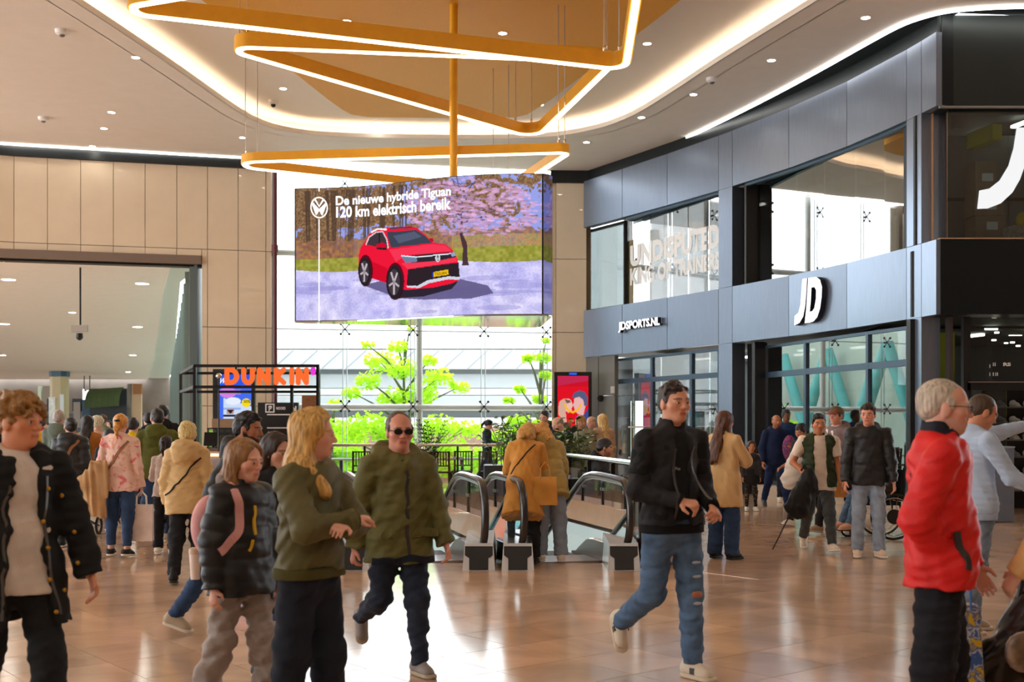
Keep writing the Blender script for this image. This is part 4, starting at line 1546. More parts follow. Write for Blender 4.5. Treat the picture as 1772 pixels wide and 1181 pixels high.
logo = tag(empty('shop_logo', fac(1415, 523, .06)), 'white raised two-letter shop logo on the grey band of the dark shop front', 'sign')
L0 = logo.location.copy()
ffn = lambda u, v, out=0.0: fac(u, v, .065 + out) - L0
extruded_sign('letter', [c7([(120, 330), (152, 325), (146, 430), (138, 520), (125, 585), (100, 628), (64, 646), (66, 582), (92, 560), (106, 510), (112, 430)])], ffn, .13, logo)
extruded_sign('letter', [c7([(160, 324), (215, 316), (242, 336), (255, 385), (253, 450), (242, 530), (222, 590), (196, 618), (170, 627), (136, 630), (148, 520)]), c7([(182, 388), (203, 384), (215, 405), (214, 465), (203, 528), (188, 550), (170, 553), (178, 480)])], ffn, .13, logo)
jds = tag(empty('shop_sign', fac(1118, 565, .06)), 'small white raised web address lettering on the far part of the shop front', 'sign')
L1 = jds.location.copy()


def jfn(u, v, out=0.0):
    x = 1080 + 72 * u
    yb, yt = 577 - 9.5 * u, 558.5 - 9.5 * u
    return fac(x, yb + (yt - yb) * v, .065 + out) - L1


o = text_on('lettering', 'JDSPORTS.NL', M_SIGNW, jfn, 0, 1, 0, 1, jds, bold=.035, depth=.12)
me = o.data
me.materials.append(M_SIGNSIDE)
nn = wall_n(1118)
for p in me.polygons:
    if abs(p.normal.x * nn.x + p.normal.y * nn.y) < .75:
        p.material_index = 1
gl = tag(empty('window_lettering', fac(1170, 440, .02)), 'white slogan lettering stuck on the upper shop window', 'lettering')
L2 = gl.location.copy()


def slog(yl0, yr0, yl1, yr1, xa=1091, xb=1246):
    def f(u, v, out=0.0):
        x = xa + (xb - xa) * u
        yb, yt = yl0 + (yr0 - yl0) * u, yl1 + (yr1 - yl1) * u
        p_ = BAY[4][0](x) + BAY[4][1] * .012
        return Vector((p_.x, p_.y, zz(yb + (yt - yb) * v, p_.y))) - L2
    return f


M_FILM = mat('white_film', rgb(250, 250, 250), .5)
text_on('slogan_line', 'UNDISPUTED', M_FILM, slog(463, 428, 426, 386), 0, 1, 0, 1, gl, bold=.05)
text_on('slogan_line', 'KING OF TRAINERS', M_FILM, slog(495, 466, 465, 436), 0, 1, 0, 1, gl, bold=.04)
bj = tag(empty('window_letter', (8.1, GY - .03, 5.6)), 'huge white curved letter on the dark corner shop window', 'lettering')
big = [(358, 873), (430, 870), (520, 835), (600, 760), (650, 672), (690, 560), (715, 430), (735, 318), (627, 318), (605, 460), (570, 580), (510, 680), (440, 735), (372, 748)]
bigp = [(1600 + x * .254, 140 + y * .254) for x, y in big]
jf = lambda u, v, out=0.0: px(u, v, GY - .02 - out) - bj.location
extruded_sign('letter_face', [bigp], jf, .015, bj, emis('emissive_letter', (1, 1, 1), .7), M_WHITE)  # letter face given a white emission material

# boxes behind the corner window
M_CARD = mat('cardboard', rgb(158, 128, 98), .75, noise=.08, nscale=8)
bx_spec = [((1690, 1726, 278, 340), 'cardboard box with a white label at the top of the stack', 20.6), ((1688, 1740, 341, 372), 'cardboard box in the middle of the stack behind the corner window', 20.6), ((1690, 1742, 373, 411), 'printed cardboard box at the foot of the stack behind the corner window', 20.5)]
for (x0, x1, y0, y1), lab, Y in bx_spec:
    a, b = px(x0, y0, Y), px(x1, y1, Y)
    z0 = max(b.z, 4.64)
    o = tag(empty('cardboard_box', ((a.x + b.x) / 2, Y + .3, z0)), lab, 'box', 'stacked boxes')
    MB().box((0, 0, (a.z - z0) / 2), (b.x - a.x, .5, a.z - z0)).build('carton', M_CARD, o)
    MB().box((.03, -.253, (a.z - z0) * .55), (.2, .004, .14)).build('paper_label', M_WHITE, o)
bn = tag(empty('storage_bin', (gx(1768, 20.3), 20.3, 4.64)), 'clear plastic bin of goods beside the cardboard boxes', 'bin')
MB().box((0, 0, .19), (.5, .4, .38)).build('tub', mat('clear_tub', rgb(196, 176, 160), .3, noise=.4, nscale=18), bn)
MB().sphere((.02, 0, .5), .12, 10, 6, (1, .8, 1.2)).build('yellow_item', mat('yellow_item', rgb(226, 190, 20), .6), bn)
tx = px(1722, 640, CY + .33)
og = tag(empty('door_lettering', tx), 'white broken lettering on the dark glass of the shop entrance', 'lettering')
tf = quad_fn((0, 0, 0), (1, 0, 0), (0, 0, 1))
text_on('lettering', 'RS', M_WHITE, tf, .14, .27, .06, .12, og, bold=.04)
for k_, (u_, h_) in enumerate([(-.09, .03), (-.03, .06), (.0, .06), (-.09, -.11), (-.03, -.11), (.01, -.11), (.04, -.11)]):
    MB().box((u_, 0, h_ + .03), (.012, .004, .06)).build('letter_stroke', M_WHITE, og)

# ---------------------------------------------------------------- escalators
HD = math.radians(14)
eu = Vector((-math.sin(HD), math.cos(HD), 0))       # running direction in plan
es = Vector((math.cos(HD), math.sin(HD), 0))
SL = math.tan(math.radians(27))


def esc_path(base, z_off=0.0, n_arc=10):
    """handrail line: up the rounded newel, along the landing, down the slope"""
    pts = []
    c = .50
    for k in range(n_arc + 1):
        t = -math.pi * .5 + math.pi * k / n_arc
        pts.append((-.02 - .24 * math.cos(t) * 1.0, .56 + .36 * math.sin(t)))
    pts[0] = (.12, .17)
    pts.insert(0, (.3, .16))
    pts += [(.25, .935), (.7, .95), (1.0, .95), (1.25, .92), (1.5, .83), (1.8, .69)]
    for k in range(1, 9):
        pts.append((1.8 + k, .69 - SL * k))
    return [base + eu * s + Vector((0, 0, z + z_off)) for s, z in pts]


M_RUBBER = mat('black_rubber', rgb(28, 24, 24), .28, coat=.5)
M_SKIRT = mat('escalator_skirt_steel', rgb(120, 116, 112), .3, metal=.9)
M_PLATE = mat('escalator_black_plate', rgb(16, 16, 18), .35)


def escalator(label, xl, xr, Y0):
    root = tag(empty('escalator', ((xl + xr) / 2, Y0, 0)), label, 'escalator', 'escalators going down')
    R0 = root.location.copy()
    w = xr - xl
    for side, X in ((-1, xl), (1, xr)):
        base = Vector((X, Y0 + .35 + (0 if side < 0 else 0), 0)) - R0
        path = esc_path(base)
        rail = MB().tube(path, .042, 10)
        rl = rail.build('handrail', M_RUBBER, root, smooth=True)
        MB().tube([p + es * 0 + Vector((0, 0, -.035)) for p in path[8:]], .018, 6).build('handrail_trim', M_STEEL, rl)
        # glass
        s_z = [(-.16, .25), (-.2, .5), (-.14, .75), (.0, .88), (.3, .9), (1.0, .91), (1.25, .88), (1.5, .79), (1.8, .65)] + [(1.8 + k, .65 - SL * k) for k in range(1, 9)]
        low = [(-.1, .2), (.0, .2), (.1, .2), (.2, .2), (.4, .2), (.9, .2), (1.1, .18), (1.4, .06), (1.8, -.13)] + [(1.8 + k, -.13 - SL * k) for k in range(1, 9)]
        mb = MB()
        for i in range(len(s_z) - 1):
            q = [base + eu * s_z[i][0] + Vector((0, 0, s_z[i][1])), base + eu * s_z[i + 1][0] + Vector((0, 0, s_z[i + 1][1])), base + eu * low[i + 1][0] + Vector((0, 0, low[i + 1][1])), base + eu * low[i][0] + Vector((0, 0, low[i][1]))]
            mb.hull8([p - es * .006 for p in q], [p + es * .006 for p in q])
        mb.build('balustrade_glass', M_GLASSBAL, root)
        # skirt below glass
        mb = MB()
        for i in range(3, len(low) - 1):
            q = [base + eu * low[i][0] + Vector((0, 0, low[i][1] + .02)), base + eu * low[i + 1][0] + Vector((0, 0, low[i + 1][1] + .02)), base + eu * low[i + 1][0] + Vector((0, 0, low[i + 1][1] - .55)), base + eu * low[i][0] + Vector((0, 0, low[i][1] - (.2 if i < 6 else .55)))]
            mb.hull8([p - es * .05 for p in q], [p + es * .05 for p in q])
        sk = mb.build('skirt_panel', M_SKIRT, root)
        MB().tube([base + eu * a + Vector((0, 0, b + .02)) for a, b in low[4:]], .02, 6).build('skirt_trim', M_CHROME, sk)
        # newel pedestal
        pc = base + eu * .02
        mb = MB()
        x0, x1, y0, y1 = -.17, .17, -.32, .75
        tp = [(-.15, -.24), (.15, -.24), (.15, .75), (-.15, .75)]
        mb.add([(pc.x + a, pc.y + b, .0) for a, b in [(x0, y0), (x1, y0), (x1, y1), (x0, y1)]] + [(pc.x + a, pc.y + b, .28 if b < 0 else .33) for a, b in tp],
               [(3, 2, 1, 0), (4, 5, 6, 7), (0, 1, 5, 4), (1, 2, 6, 5), (2, 3, 7, 6), (3, 0, 4, 7)])
        ped = mb.build('newel_pedestal', M_STEEL, root)
        mb = MB()
        f = [(-.10, 0.012), (.10, 0.012), (.10, .13), (.145, .16), (.145, .25), (-.145, .25), (-.145, .16), (-.10, .13)]
        off = lambda z: -.335 + .08 * z / .28
        mb.add([(pc.x + a, pc.y + off(z), z) for a, z in f] + [(pc.x + a, pc.y + off(z) + .04, z) for a, z in f], [tuple(range(8))[::1], tuple(range(15, 7, -1))] + [(i, 8 + i, 8 + (i + 1) % 8, (i + 1) % 8) for i in range(8)])
        mb.build('handrail_inlet', M_PLATE, ped)
    cb = Vector(((xl + xr) / 2, Y0 + .35, 0)) - R0
    mb = MB()
    q = [cb - es * (w / 2 - .06) + eu * .45, cb + es * (w / 2 - .06) + eu * .45, cb + es * (w / 2 - .06) + eu * 1.05, cb - es * (w / 2 - .06) + eu * 1.05]
    mb.prism([(p.x, p.y) for p in q], -.05, .012)
    mb.build('comb_plate', M_STEEL, root)
    for k in range(20):
        s = 1.05 + k * .40
        z = -.02 - max(0, (s - 1.45)) * SL
        c = cb + eu * (s + .2) + Vector((0, 0, z - .11))
        MB().box((c.x, c.y, c.z), (w - .14, .395, .22), HD).build('step', mat('step_metal', rgb(84, 86, 88), .4, metal=.8, noise=.3, nscale=120, stretch=(1, .02, .02)), root)
    return root


escalator('left escalator going down, between the green parka and the middle newel posts', gx(610, 11.95), gx(829, 11.95), 11.95)
escalator('right escalator going down, in front of the couple in coats', gx(897, 11.95), gx(1082, 11.95), 11.95)

# ---------------------------------------------------------------- railings around the opening
def railing(label, pts, panel_m, every, pm=None, h=1.1):
    o = tag(empty('railing', (pts[0][0], pts[0][1], 0)), label, 'railing', 'opening railings')
    P0 = Vector((pts[0][0], pts[0][1], 0))
    P = [Vector((p[0], p[1], 0)) - P0 for p in pts]
    MB().tube([p + Vector((0, 0, h)) for p in P], .035, 10).build('top_rail', M_CHROME, o, smooth=True)
    for a, b in zip(P, P[1:]):
        L = (b - a).length
        d = (b - a).normalized()
        k = max(1, round(L / every))
        for i in range(k + 1):
            p = a + (b - a) * i / k
            MB().box((p.x, p.y, h / 2 - .02), (.05, .05, h - .03), math.atan2(d.y, d.x)).build('post', M_BLACKMETAL, o)
            if i < k:
                q0, q1 = a + (b - a) * (i / k) + d * .06, a + (b - a) * ((i + 1) / k) - d * .06
                nrm = Vector((-d.y, d.x, 0)) * .008
                MB().prism([(q0 - nrm).xy[:], (q1 - nrm).xy[:], (q1 + nrm).xy[:], (q0 + nrm).xy[:]], .1, h - .16).build('panel', panel_m if (pm is None or i not in pm) else M_GLASSRAIL, o)
                for z in (.3, h - .3):
                    for q in (q0, q1):
                        MB().box((q.x, q.y, z), (.10, .045, .06), math.atan2(d.y, d.x)).build('clamp', M_STEEL, o)
    return o


railing('glass railing with steel top rail along the far side of the opening', [(-5.5, 26.45), (-.18, 26.45)], M_GLASSBAL, 1.02, pm=(3,))
railing('slanting steel railing with brown glass beside the right escalator', [(1.38, 12.35), (.62, 17.6), (.2, 22.0), (-.1, 26.3)], M_GLASSRAIL, 1.25)
railing('glass railing along the hidden left side of the opening', [(-2.1, 13.2), (-5.5, 26.2)], M_GLASSBAL, 1.3)

# ---------------------------------------------------------------- cafe seats behind the railing
chair_no = 0
CH_LAB = ['slatted wooden chair farthest left behind the far railing', 'slatted wooden chair behind the man in the green parka', 'slatted wooden chair beside the brown glass railing panel', 'slatted wooden chair near the woman with the phone', 'slatted wooden chair next to the foliage planter', 'slatted wooden chair set back close to the window']
for k, (x, Y, rz) in enumerate([(560, 27.6, 0), (625, 27.4, 10), (765, 27.3, -5), (800, 27.8, 8), (845, 27.4, 0), (690, 28.6, 170)]):
    o = tag(empty('cafe_chair', (gx(x, Y), Y, 0), math.radians(rz)), CH_LAB[k], 'chair', 'cafe chairs')
    MB().box((0, 0, .45), (.46, .46, .04), bev=.03).build('seat', M_WOODDARK, o)
    for sx in (-1, 1):
        for sy in (-1, 1):
            MB().bar((sx * .2, sy * .2, 0), (sx * .19, sy * .18, .45 if sy > 0 else .45), .04).build('leg', M_WOODDARK, o)
        MB().bar((sx * .2, -.21, .44), (sx * .2, -.26, .95), .05, .035).build('back_post', M_WOODDARK, o)
    MB().bar((-.2, -.25, .93), (.2, -.25, .93), .05, .03).build('back_rail', M_WOODDARK, o)
    MB().bar((-.2, -.225, .6), (.2, -.225, .6), .04, .03).build('back_rail', M_WOODDARK, o)
    for i in range(5):
        x_ = -.13 + i * .065
        MB().bar((x_, -.22, .6), (x_, -.25, .92), .025, .018).build('slat', M_WOODDARK, o)
for k, (x, Y) in enumerate([(590, 28.2), (735, 28.4), (800, 28.6)]):
    o = tag(empty('cafe_table', (gx(x, Y), Y, 0)), ['pale cafe table at the left behind the far railing', 'pale cafe table in the middle behind the far railing', 'pale cafe table at the right behind the far railing'][k], 'table', 'cafe tables')
    MB().box((0, 0, .73), (1.1, .7, .04), bev=.05).build('table_top', mat('pale_table_top', rgb(226, 222, 214), .3), o)
    MB().tube([(0, 0, .02), (0, 0, .71)], .04, 10).build('leg', M_BLACKMETAL, o)
    MB().lathe([(.26, 0), (.26, .015), (.04, .03)], n=18).build('base', M_BLACKMETAL, o)

# ---------------------------------------------------------------- planters
def leafy_plant(label, X, Y, z0, seed, n, spread, hgt, broad, m, planter=None):
    rg = random.Random(seed)
    o = tag(empty('potted_plant', (X, Y, 0)), label, 'plant', 'potted plants')
    if planter:
        MB().box((0, 0, z0 / 2), planter + (z0,), bev=.02).build('planter', mat('dark_planter', rgb(44, 42, 42), .5), o)
    st = MB()
    for i in range(n):
        a = rg.uniform(0, 2 * math.pi)
        bx_, by_ = rg.uniform(-spread[0], spread[0]) * .75, rg.uniform(-spread[1], spread[1]) * .6
        L = hgt * rg.uniform(.55, 1.0)
        tilt = rg.uniform(.1, .75)
        dx, dy = math.cos(a) * tilt, math.sin(a) * tilt
        pts = [Vector((bx_ + dx * L * t * (.6 + .4 * t), by_ + dy * L * t, z0 + L * (t - .28 * t * t * tilt))) for t in np.linspace(0, 1, 6)]
        st.tube(pts, .008, 5)
        if broad:
            lv = MB()
            for t, p in zip(np.linspace(0, 1, 6)[2:], pts[2:]):
                for s in (-1, 1):
                    d = Vector((math.cos(a + s * 1.1), math.sin(a + s * 1.1), rg.uniform(-.1, .5))).normalized()
                    w = d.cross(Vector((0, 0, 1))).normalized()
                    l_, ww = rg.uniform(.12, .2), rg.uniform(.035, .055)
                    c = p
                    lv.add([c, c + d * l_ * .4 + w * ww, c + d * l_ * .8 + w * ww * .7, c + d * l_ - Vector((0, 0, .03)), c + d * l_ * .8 - w * ww * .7, c + d * l_ * .4 - w * ww], [(0, 1, 2, 3, 4, 5)])
            lv.build('frond', m if rg.random() > .18 else mat('bright_leaf', rgb(140, 178, 40), .45), o)['kind'] = 'stuff'
        else:
            lv = MB()
            for t in np.linspace(.15, 1, 9):
                i0 = min(4, int(t * 5))
                p = pts[i0] + (pts[i0 + 1] - pts[i0]) * (t * 5 - i0)
                dd = (pts[i0 + 1] - pts[i0]).normalized()
                sd = dd.cross(Vector((0, 0, 1))).normalized()
                for s in (-1, 1):
                    d = (sd * s + dd * .5).normalized()
                    l_ = .14 * (1.1 - .5 * t)
                    lv.add([p, p + d * l_ * .5 + dd * .022, p + d * l_, p + d * l_ * .5 - dd * .022], [(0, 1, 2, 3)])
            lv.build('frond', m, o)['kind'] = 'stuff'
    st.build('stems', mat('plant_stem', rgb(84, 104, 44), .6), o)
    return o


M_LEAFD = mat('dark_glossy_leaf', rgb(44, 74, 34), .35, noise=.3, nscale=5)
M_LEAFG = mat('green_glossy_leaf', rgb(62, 100, 38), .35, noise=.3, nscale=5)
leafy_plant('bushy dark green planter left of the couple in coats', gx(885, 23), 23.2, .75, 1, 26, (.5, .5), 1.15, True, M_LEAFG, (1.1, .9))
leafy_plant('bushy dark green planter right of the couple, in front of the seated man', gx(975, 17.4), 17.6, .72, 2, 34, (.5, .35), .95, True, M_LEAFD, (1.2, .6))
leafy_plant('bushy green planter beside the standing group of people', gx(912, 19.5), 19.6, .74, 5, 24, (.5, .4), 1.0, True, M_LEAFG, (1.1, .7))
leafy_plant('feathery dark palm plant behind the man in the green parka', gx(742, 26.9), 26.95, .6, 3, 13, (.12, .12), 1.25, False, M_LEAFD, (.4, .4))

# ---------------------------------------------------------------- snack kiosk on the left
KY = 24.0
kz = lambda y: zz(y, KY)
kx = lambda x: gx(x, KY)
ko = tag(empty('snack_kiosk', (kx(440), KY, 0)), 'open black-framed snack kiosk with round orange lettering', 'kiosk')
KO = ko.location.copy()
kb = []
xl, xr, dp = kx(337), kx(550), 3.2
xlb, xrb = gx(313, KY + dp), gx(552, KY + dp)
zt, zb_ = kz(633.5), kz(670)


def kbar(a, b, w=.06):
    MB().bar(Vector(a) - KO, Vector(b) - KO, w).build('frame_bar', M_BLACKMETAL, ko)


for z in (zt, zb_):
    kbar((xl, KY, z), (xr, KY, z))
    kbar((xlb, KY + dp, z), (xrb, KY + dp, z))
    kbar((xl, KY, z), (xlb, KY + dp, z))
    kbar((xr, KY, z), (xrb, KY + dp, z))
for (X, Y_) in ((xl, KY), (xr, KY), (xlb, KY + dp), (xrb, KY + dp), (kx(505), KY)):
    kbar((X, Y_, 0), (X, Y_, zt))
kbar((xlb + .6, KY + dp - .9, zb_), (xlb + .6, KY + dp - .9, zt), .05)
for x in (408, 425, 445):
    kbar((kx(x), KY + .02, zt), (kx(x), KY + .02, kz(645)), .04)
MB().box((kx(440) - KO.x, 1.4, .5), (xr - xl - .1, 1.9, 1.0)).build('counter', mat('kiosk_counter_front', rgb(150, 140, 146), .5, noise=.15, nscale=90), ko)
MB().box((kx(440) - KO.x, 1.4, 1.03), (xr - xl, 2.0, .06)).build('counter_top', mat('kiosk_top', rgb(120, 96, 76), .4), ko)
MB().box((kx(440) - KO.x, .42, .92), (xr - xl - .1, .03, .05)).build('counter_light', emis('kiosk_warm_strip', (1, .62, .25), 3.0), ko)
MB().box((gx(536, KY + .3) - KO.x, .35, zz(720, KY + .3)), (.34, .06, .85)).build('menu_board', M_WOOD, ko)
MB().sphere((gx(379, KY) - KO.x, -.02, kz(651)), .06, 12, 8).build('lamp_globe', M_CHROME, ko, smooth=True)
MB().tube([(gx(379, KY) - KO.x, -.02, kz(655)), (gx(379, KY) - KO.x, -.02, 1.0)], .015, 6).build('lamp_stem', M_BLACKMETAL, ko)
# letters: fat rounded strokes
M_ORANGE = emis('sign_orange_glow', rgb(255, 112, 50), .75)
M_PINK = emis('sign_pink_glow', rgb(240, 60, 220), .75)


def fat(name, strokes, x0, x1, y0, y1, m, r):
    mb = MB()
    for s in strokes:
        pts = [(kx(x0 + (x1 - x0) * a) - KO.x, -.12, kz(y1 + (y0 - y1) * b)) for a, b in s]
        q = []
        for p in pts:
            q.append(Vector(p))
        mb.tube(q, r, 10)
        mb.sphere(q[0], r, 10, 8)
        mb.sphere(q[-1], r, 10, 8)
    return mb.build(name, m, ko, smooth=True)


y0, y1 = 641, 663
arc = lambda cx, cy, rx, ry, a0, a1, n=10: [(cx + rx * math.cos(math.radians(a0 + (a1 - a0) * i / n)), cy + ry * math.sin(math.radians(a0 + (a1 - a0) * i / n))) for i in range(n + 1)]
fat('letter', [[(0, 0), (0, 1)], [(0, 1), (.35, 1)] + arc(.35, .5, .65, .5, 90, -90) + [(0, 0)]], 395, 412, y0, y1, M_ORANGE, .053)
fat('letter', [[(0, 1), (0, .45)] + arc(.5, .45, .5, .45, 180, 360) + [(1, 1)]], 424, 439, y0, y1, M_ORANGE, .053)
fat('letter', [[(0, 0), (0, 1)], [(0, 1), (1, 0)], [(1, 0), (1, 1)]], 451, 466, y0, y1, M_ORANGE, .053)
fat('letter', [[(0, 0), (0, 1)], [(1, 1), (.1, .5)], [(.1, .5), (1, 0)]], 480, 493, y0, y1, M_ORANGE, .053)
fat('letter', [[(0, 0), (0, 1)]], 507, 508, y0, y1, M_ORANGE, .053)
fat('letter', [[(0, 0), (0, 1)], [(0, 1), (1, 0)], [(1, 0), (1, 1)]], 518, 532, y0, y1, M_ORANGE, .053)
fat('apostrophe', [[(0, 1), (0, .72)]], 543.5, 544, y0 - 1, y1 - 1, M_PINK, .05)
# goods on the kiosk counter
t = tag(empty('cash_register', (kx(352), KY + .7, 1.06)), 'dark till screen on the left end of the kiosk counter', 'till')
MB().box((0, 0, .01), (.2, .2, .02)).build('foot', M_BLACK, t)
MB().bar((0, .05, .02), (.03, 0, .16), .04).build('neck', M_BLACK, t)
MB().hull8([(-.16, -.10, .06), (.12, -.10, .06), (.10, .06, .34), (-.18, .06, .34)], [(-.16, -.07, .05), (.12, -.07, .05), (.10, .09, .33), (-.18, .09, .33)]).build('till_screen', M_BLACKMETAL, t)
t = tag(empty('pastry_case', (kx(366), KY + 1.5, 1.06)), 'glass pastry case with cardboard boxes on the kiosk counter', 'display case')
MB().box((0, 0, .2), (.8, .5, .4)).build('glass_case', M_GLASSDARK, t)
for sx in (-1, 1):
    for sy in (-1, 1):
        MB().bar((sx * .4, sy * .25, 0), (sx * .4, sy * .25, .42), .03).build('case_post', M_BLACKMETAL, t)
MB().box((0, 0, .42), (.84, .54, .03)).build('case_lid', M_BLACKMETAL, t)
MB().box((-.05, 0, .14), (.4, .3, .26)).build('carton', M_CARD, t)
t = tag(MB().box((kx(368), KY + 1.5, 1.06 + .435 + .10), (.72, .34, .2)).build('cardboard_box', M_CARD), 'flat cardboard box on top of the kiosk pastry case', 'box')

# ---------------------------------------------------------------- blue advert screen, signboard, red advert screen
def screen_box(label, x0, x1, y0, y1, Y, border, pic, cat='screen', stand=True, emit=.75):
    a, b = px(x0, y0, Y), px(x1, y1, Y)
    o = tag(empty('advert_screen', ((a.x + b.x) / 2, Y, 0)), label, cat)
    w, z0, z1 = b.x - a.x, b.z, a.z
    MB().box((0, .08, (z0 + z1) / 2), (w, .14, z1 - z0)).build('case', M_BLACK, o)
    if stand:
        MB().box((0, .08, z0 / 2), (w * .9, .12, z0)).build('foot', M_BLACK, o)
    l, t_, r, bt = border
    f = quad_fn((0, 0, 0), (1, 0, 0), (0, 0, 1))
    picture('advert_picture', pic, f, attr_mat('screen_picture_%.2f' % emit, emit=emit), o, (-w / 2 + l * w, w / 2 - r * w), (z0 + bt * (z1 - z0), z1 - t_ * (z1 - z0)), .008)
    return o, w, z0, z1


W_, H_ = 60, 100
im = np.zeros((H_, W_, 3))
im[:] = (70, 110, 240)
fill_poly(im, [(0, 0), (W_, 0), (W_, 16), (0, 30)], (50, 90, 226))
fill_poly(im, ell_pts(16, 34, 16, 10), (214, 130, 222))
fill_poly(im, [(0, 28), (40, 28), (40, 38), (0, 38)], (196, 130, 226), .7)
fill_poly(im, [(8, 44), (60, 60), (60, 90), (8, 90)], (206, 222, 250))
fill_poly(im, ell_pts(26, 50, 14, 7), (232, 240, 255))
fill_poly(im, [(8, 62), (40, 62), (40, 66), (8, 66)], (150, 180, 240))
fill_poly(im, [(14, 64), (28, 64), (27, 74), (14, 74)], (196, 150, 130))
fill_poly(im, [(15, 66), (27, 66), (24, 71), (21, 73), (18, 71)], (30, 34, 50))
fill_poly(im, [(8, 75), (40, 75), (40, 79), (8, 79)], (30, 40, 70))
fill_poly(im, [(8, 90), (60, 86), (60, 100), (0, 100)], (60, 110, 236))
fill_poly(im, ell_pts(50, 53, 8.5, 8), (248, 220, 20))
fill_poly(im, [(22, 92), (29, 92), (29, 98), (22, 98)], (232, 30, 110))
fill_poly(im, [(29, 92), (39, 92), (39, 98), (29, 98)], (250, 180, 20))
o, w, z0, z1 = screen_box('tall blue advert screen in a black case behind the kiosk', 368, 441, 639, 744, 27.9, (.16, .09, .08, .03), im)
f = quad_fn((0, -.02, 0), (1, 0, 0), (0, 0, 1))
text_on('advert_lettering', '50%', M_BLACK, f, w * .24, w * .40, z0 + .44 * (z1 - z0), z0 + .49 * (z1 - z0), o, bold=.02)
text_on('advert_letter', 'W', M_ADW, f, -w * .33, -w * .19, z0 + .76 * (z1 - z0), z0 + .85 * (z1 - z0), o, bold=.01, shear=.05)
text_on('advert_letter', 'a', M_ADW, f, -w * .16, -w * .06, z0 + .76 * (z1 - z0), z0 + .82 * (z1 - z0), o, bold=.01)
W_, H_ = 60, 80
im = np.zeros((H_, W_, 3))
yy_ = np.arange(H_)[:, None] / H_ * np.ones((1, W_))
im[..., 0], im[..., 1], im[..., 2] = 205 + 20 * (yy_ > .2), 20, 44 - 20 * yy_
fill_poly(im, [(0, 0), (60, 0), (60, 8), (0, 16)], (190, 50, 96), .7)
fill_poly(im, [(34, 62), (60, 62), (60, 80), (34, 80)], (206, 30, 90))
# two faces leaning together in profile (plain figures)
fill_poly(im, [(0, 80), (2, 66), (10, 64), (14, 80)], (120, 186, 110))
fill_poly(im, ell_pts(20, 46, 9, 10), (236, 188, 176))
fill_poly(im, [(26, 42), (30, 48), (27, 50), (28, 56), (20, 58), (18, 46)], (236, 188, 176))
fill_poly(im, [(2, 50), (4, 40), (12, 36), (22, 37), (26, 41), (18, 44), (16, 56), (18, 72), (12, 78), (8, 68), (2, 60)], (216, 170, 150))
fill_poly(im, [(14, 37), (24, 38), (26, 42), (18, 43)], (120, 84, 80))
fill_poly(im, ell_pts(44, 40, 12, 14), (232, 180, 176))
fill_poly(im, [(33, 40), (29, 46), (32, 48), (33, 54), (40, 60), (50, 62), (54, 46), (40, 36)], (232, 180, 176))
fill_poly(im, [(28, 34), (32, 27), (42, 23), (52, 25), (58, 34), (57, 46), (52, 48), (50, 38), (42, 33), (33, 35)], (88, 92, 128))
fill_poly(im, [(50, 62), (58, 52), (60, 50), (60, 80), (47, 80)], (60, 74, 140))
fill_poly(im, stroke([(14, 44), (17, 50), (23, 55), (30, 57), (38, 54), (43, 49), (45, 44)], 3.4), (250, 184, 30))
o, w, z0, z1 = screen_box('tall red advert screen of two people on the cream pier', 959, 1024, 644, 742, 30.4, (.09, .07, .09, .03), im)
MB().box((0, -.01, z1 - .05), (w * .2, .03, .05)).build('top_badge', emis('badge_blue', rgb(40, 90, 220), 1.0), o)
# directory board
sb = tag(empty('direction_board', (gx(480, 26.6), 26.6, 0)), 'black direction board with white symbols behind the kiosk', 'sign')
S0 = sb.location.copy()


def sfn(u, v, out=0.0):
    return px(u, v, 26.5 - out) - S0


a, b = px(446, 697, 26.6), px(516, 842, 26.6)
MB().box(((a.x + b.x) / 2 - S0.x, .06, (a.z + .0) / 2), (b.x - a.x, .12, a.z)).build('board', M_BLACK, sb)
for y in (718, 741):
    flat_poly('white_rule', [[(462, y - 1), (514, y - 1), (514, y + 1), (462, y + 1)]], sfn, M_WHITE, sb, .05)
flat_poly('parking_symbol', [[(459, 699), (475, 699), (475, 714.5), (459, 714.5)], [(461, 701), (473, 701), (473, 712.5), (461, 712.5)]], sfn, M_WHITE, sb, .05)
text_on('lettering', 'P', M_WHITE, lambda u, v, out=0: sfn(u, v, .05), 465, 470, 712, 704, sb, bold=.03)
flat_poly('roof_mark', [[(463.5, 704.5), (467.5, 702), (471.5, 704.5), (470.5, 705.3), (467.5, 703.6), (464.5, 705.3)]], sfn, M_WHITE, sb, .05)
text_on('lettering', 'NOORD', M_WHITE, lambda u, v, out=0: sfn(u, v, .05), 478, 494, 709.5, 704.5, sb, bold=.03)
flat_poly('arrow', [stroke([(504, 702), (511, 710)], 2.4), ], sfn, M_WHITE, sb, .05)
flat_poly('arrow', [[(513, 703), (513, 712), (504, 712), (504, 709.6), (510.6, 709.6), (510.6, 703)]], sfn, M_WHITE, sb, .05)
for s in ([(462, 756), (476, 747)], [(464, 748), (474, 757)], [(462, 752), (470, 758)]):
    flat_poly('cutlery_symbol', [stroke(s, 2.6)], sfn, M_WHITE, sb, .05)

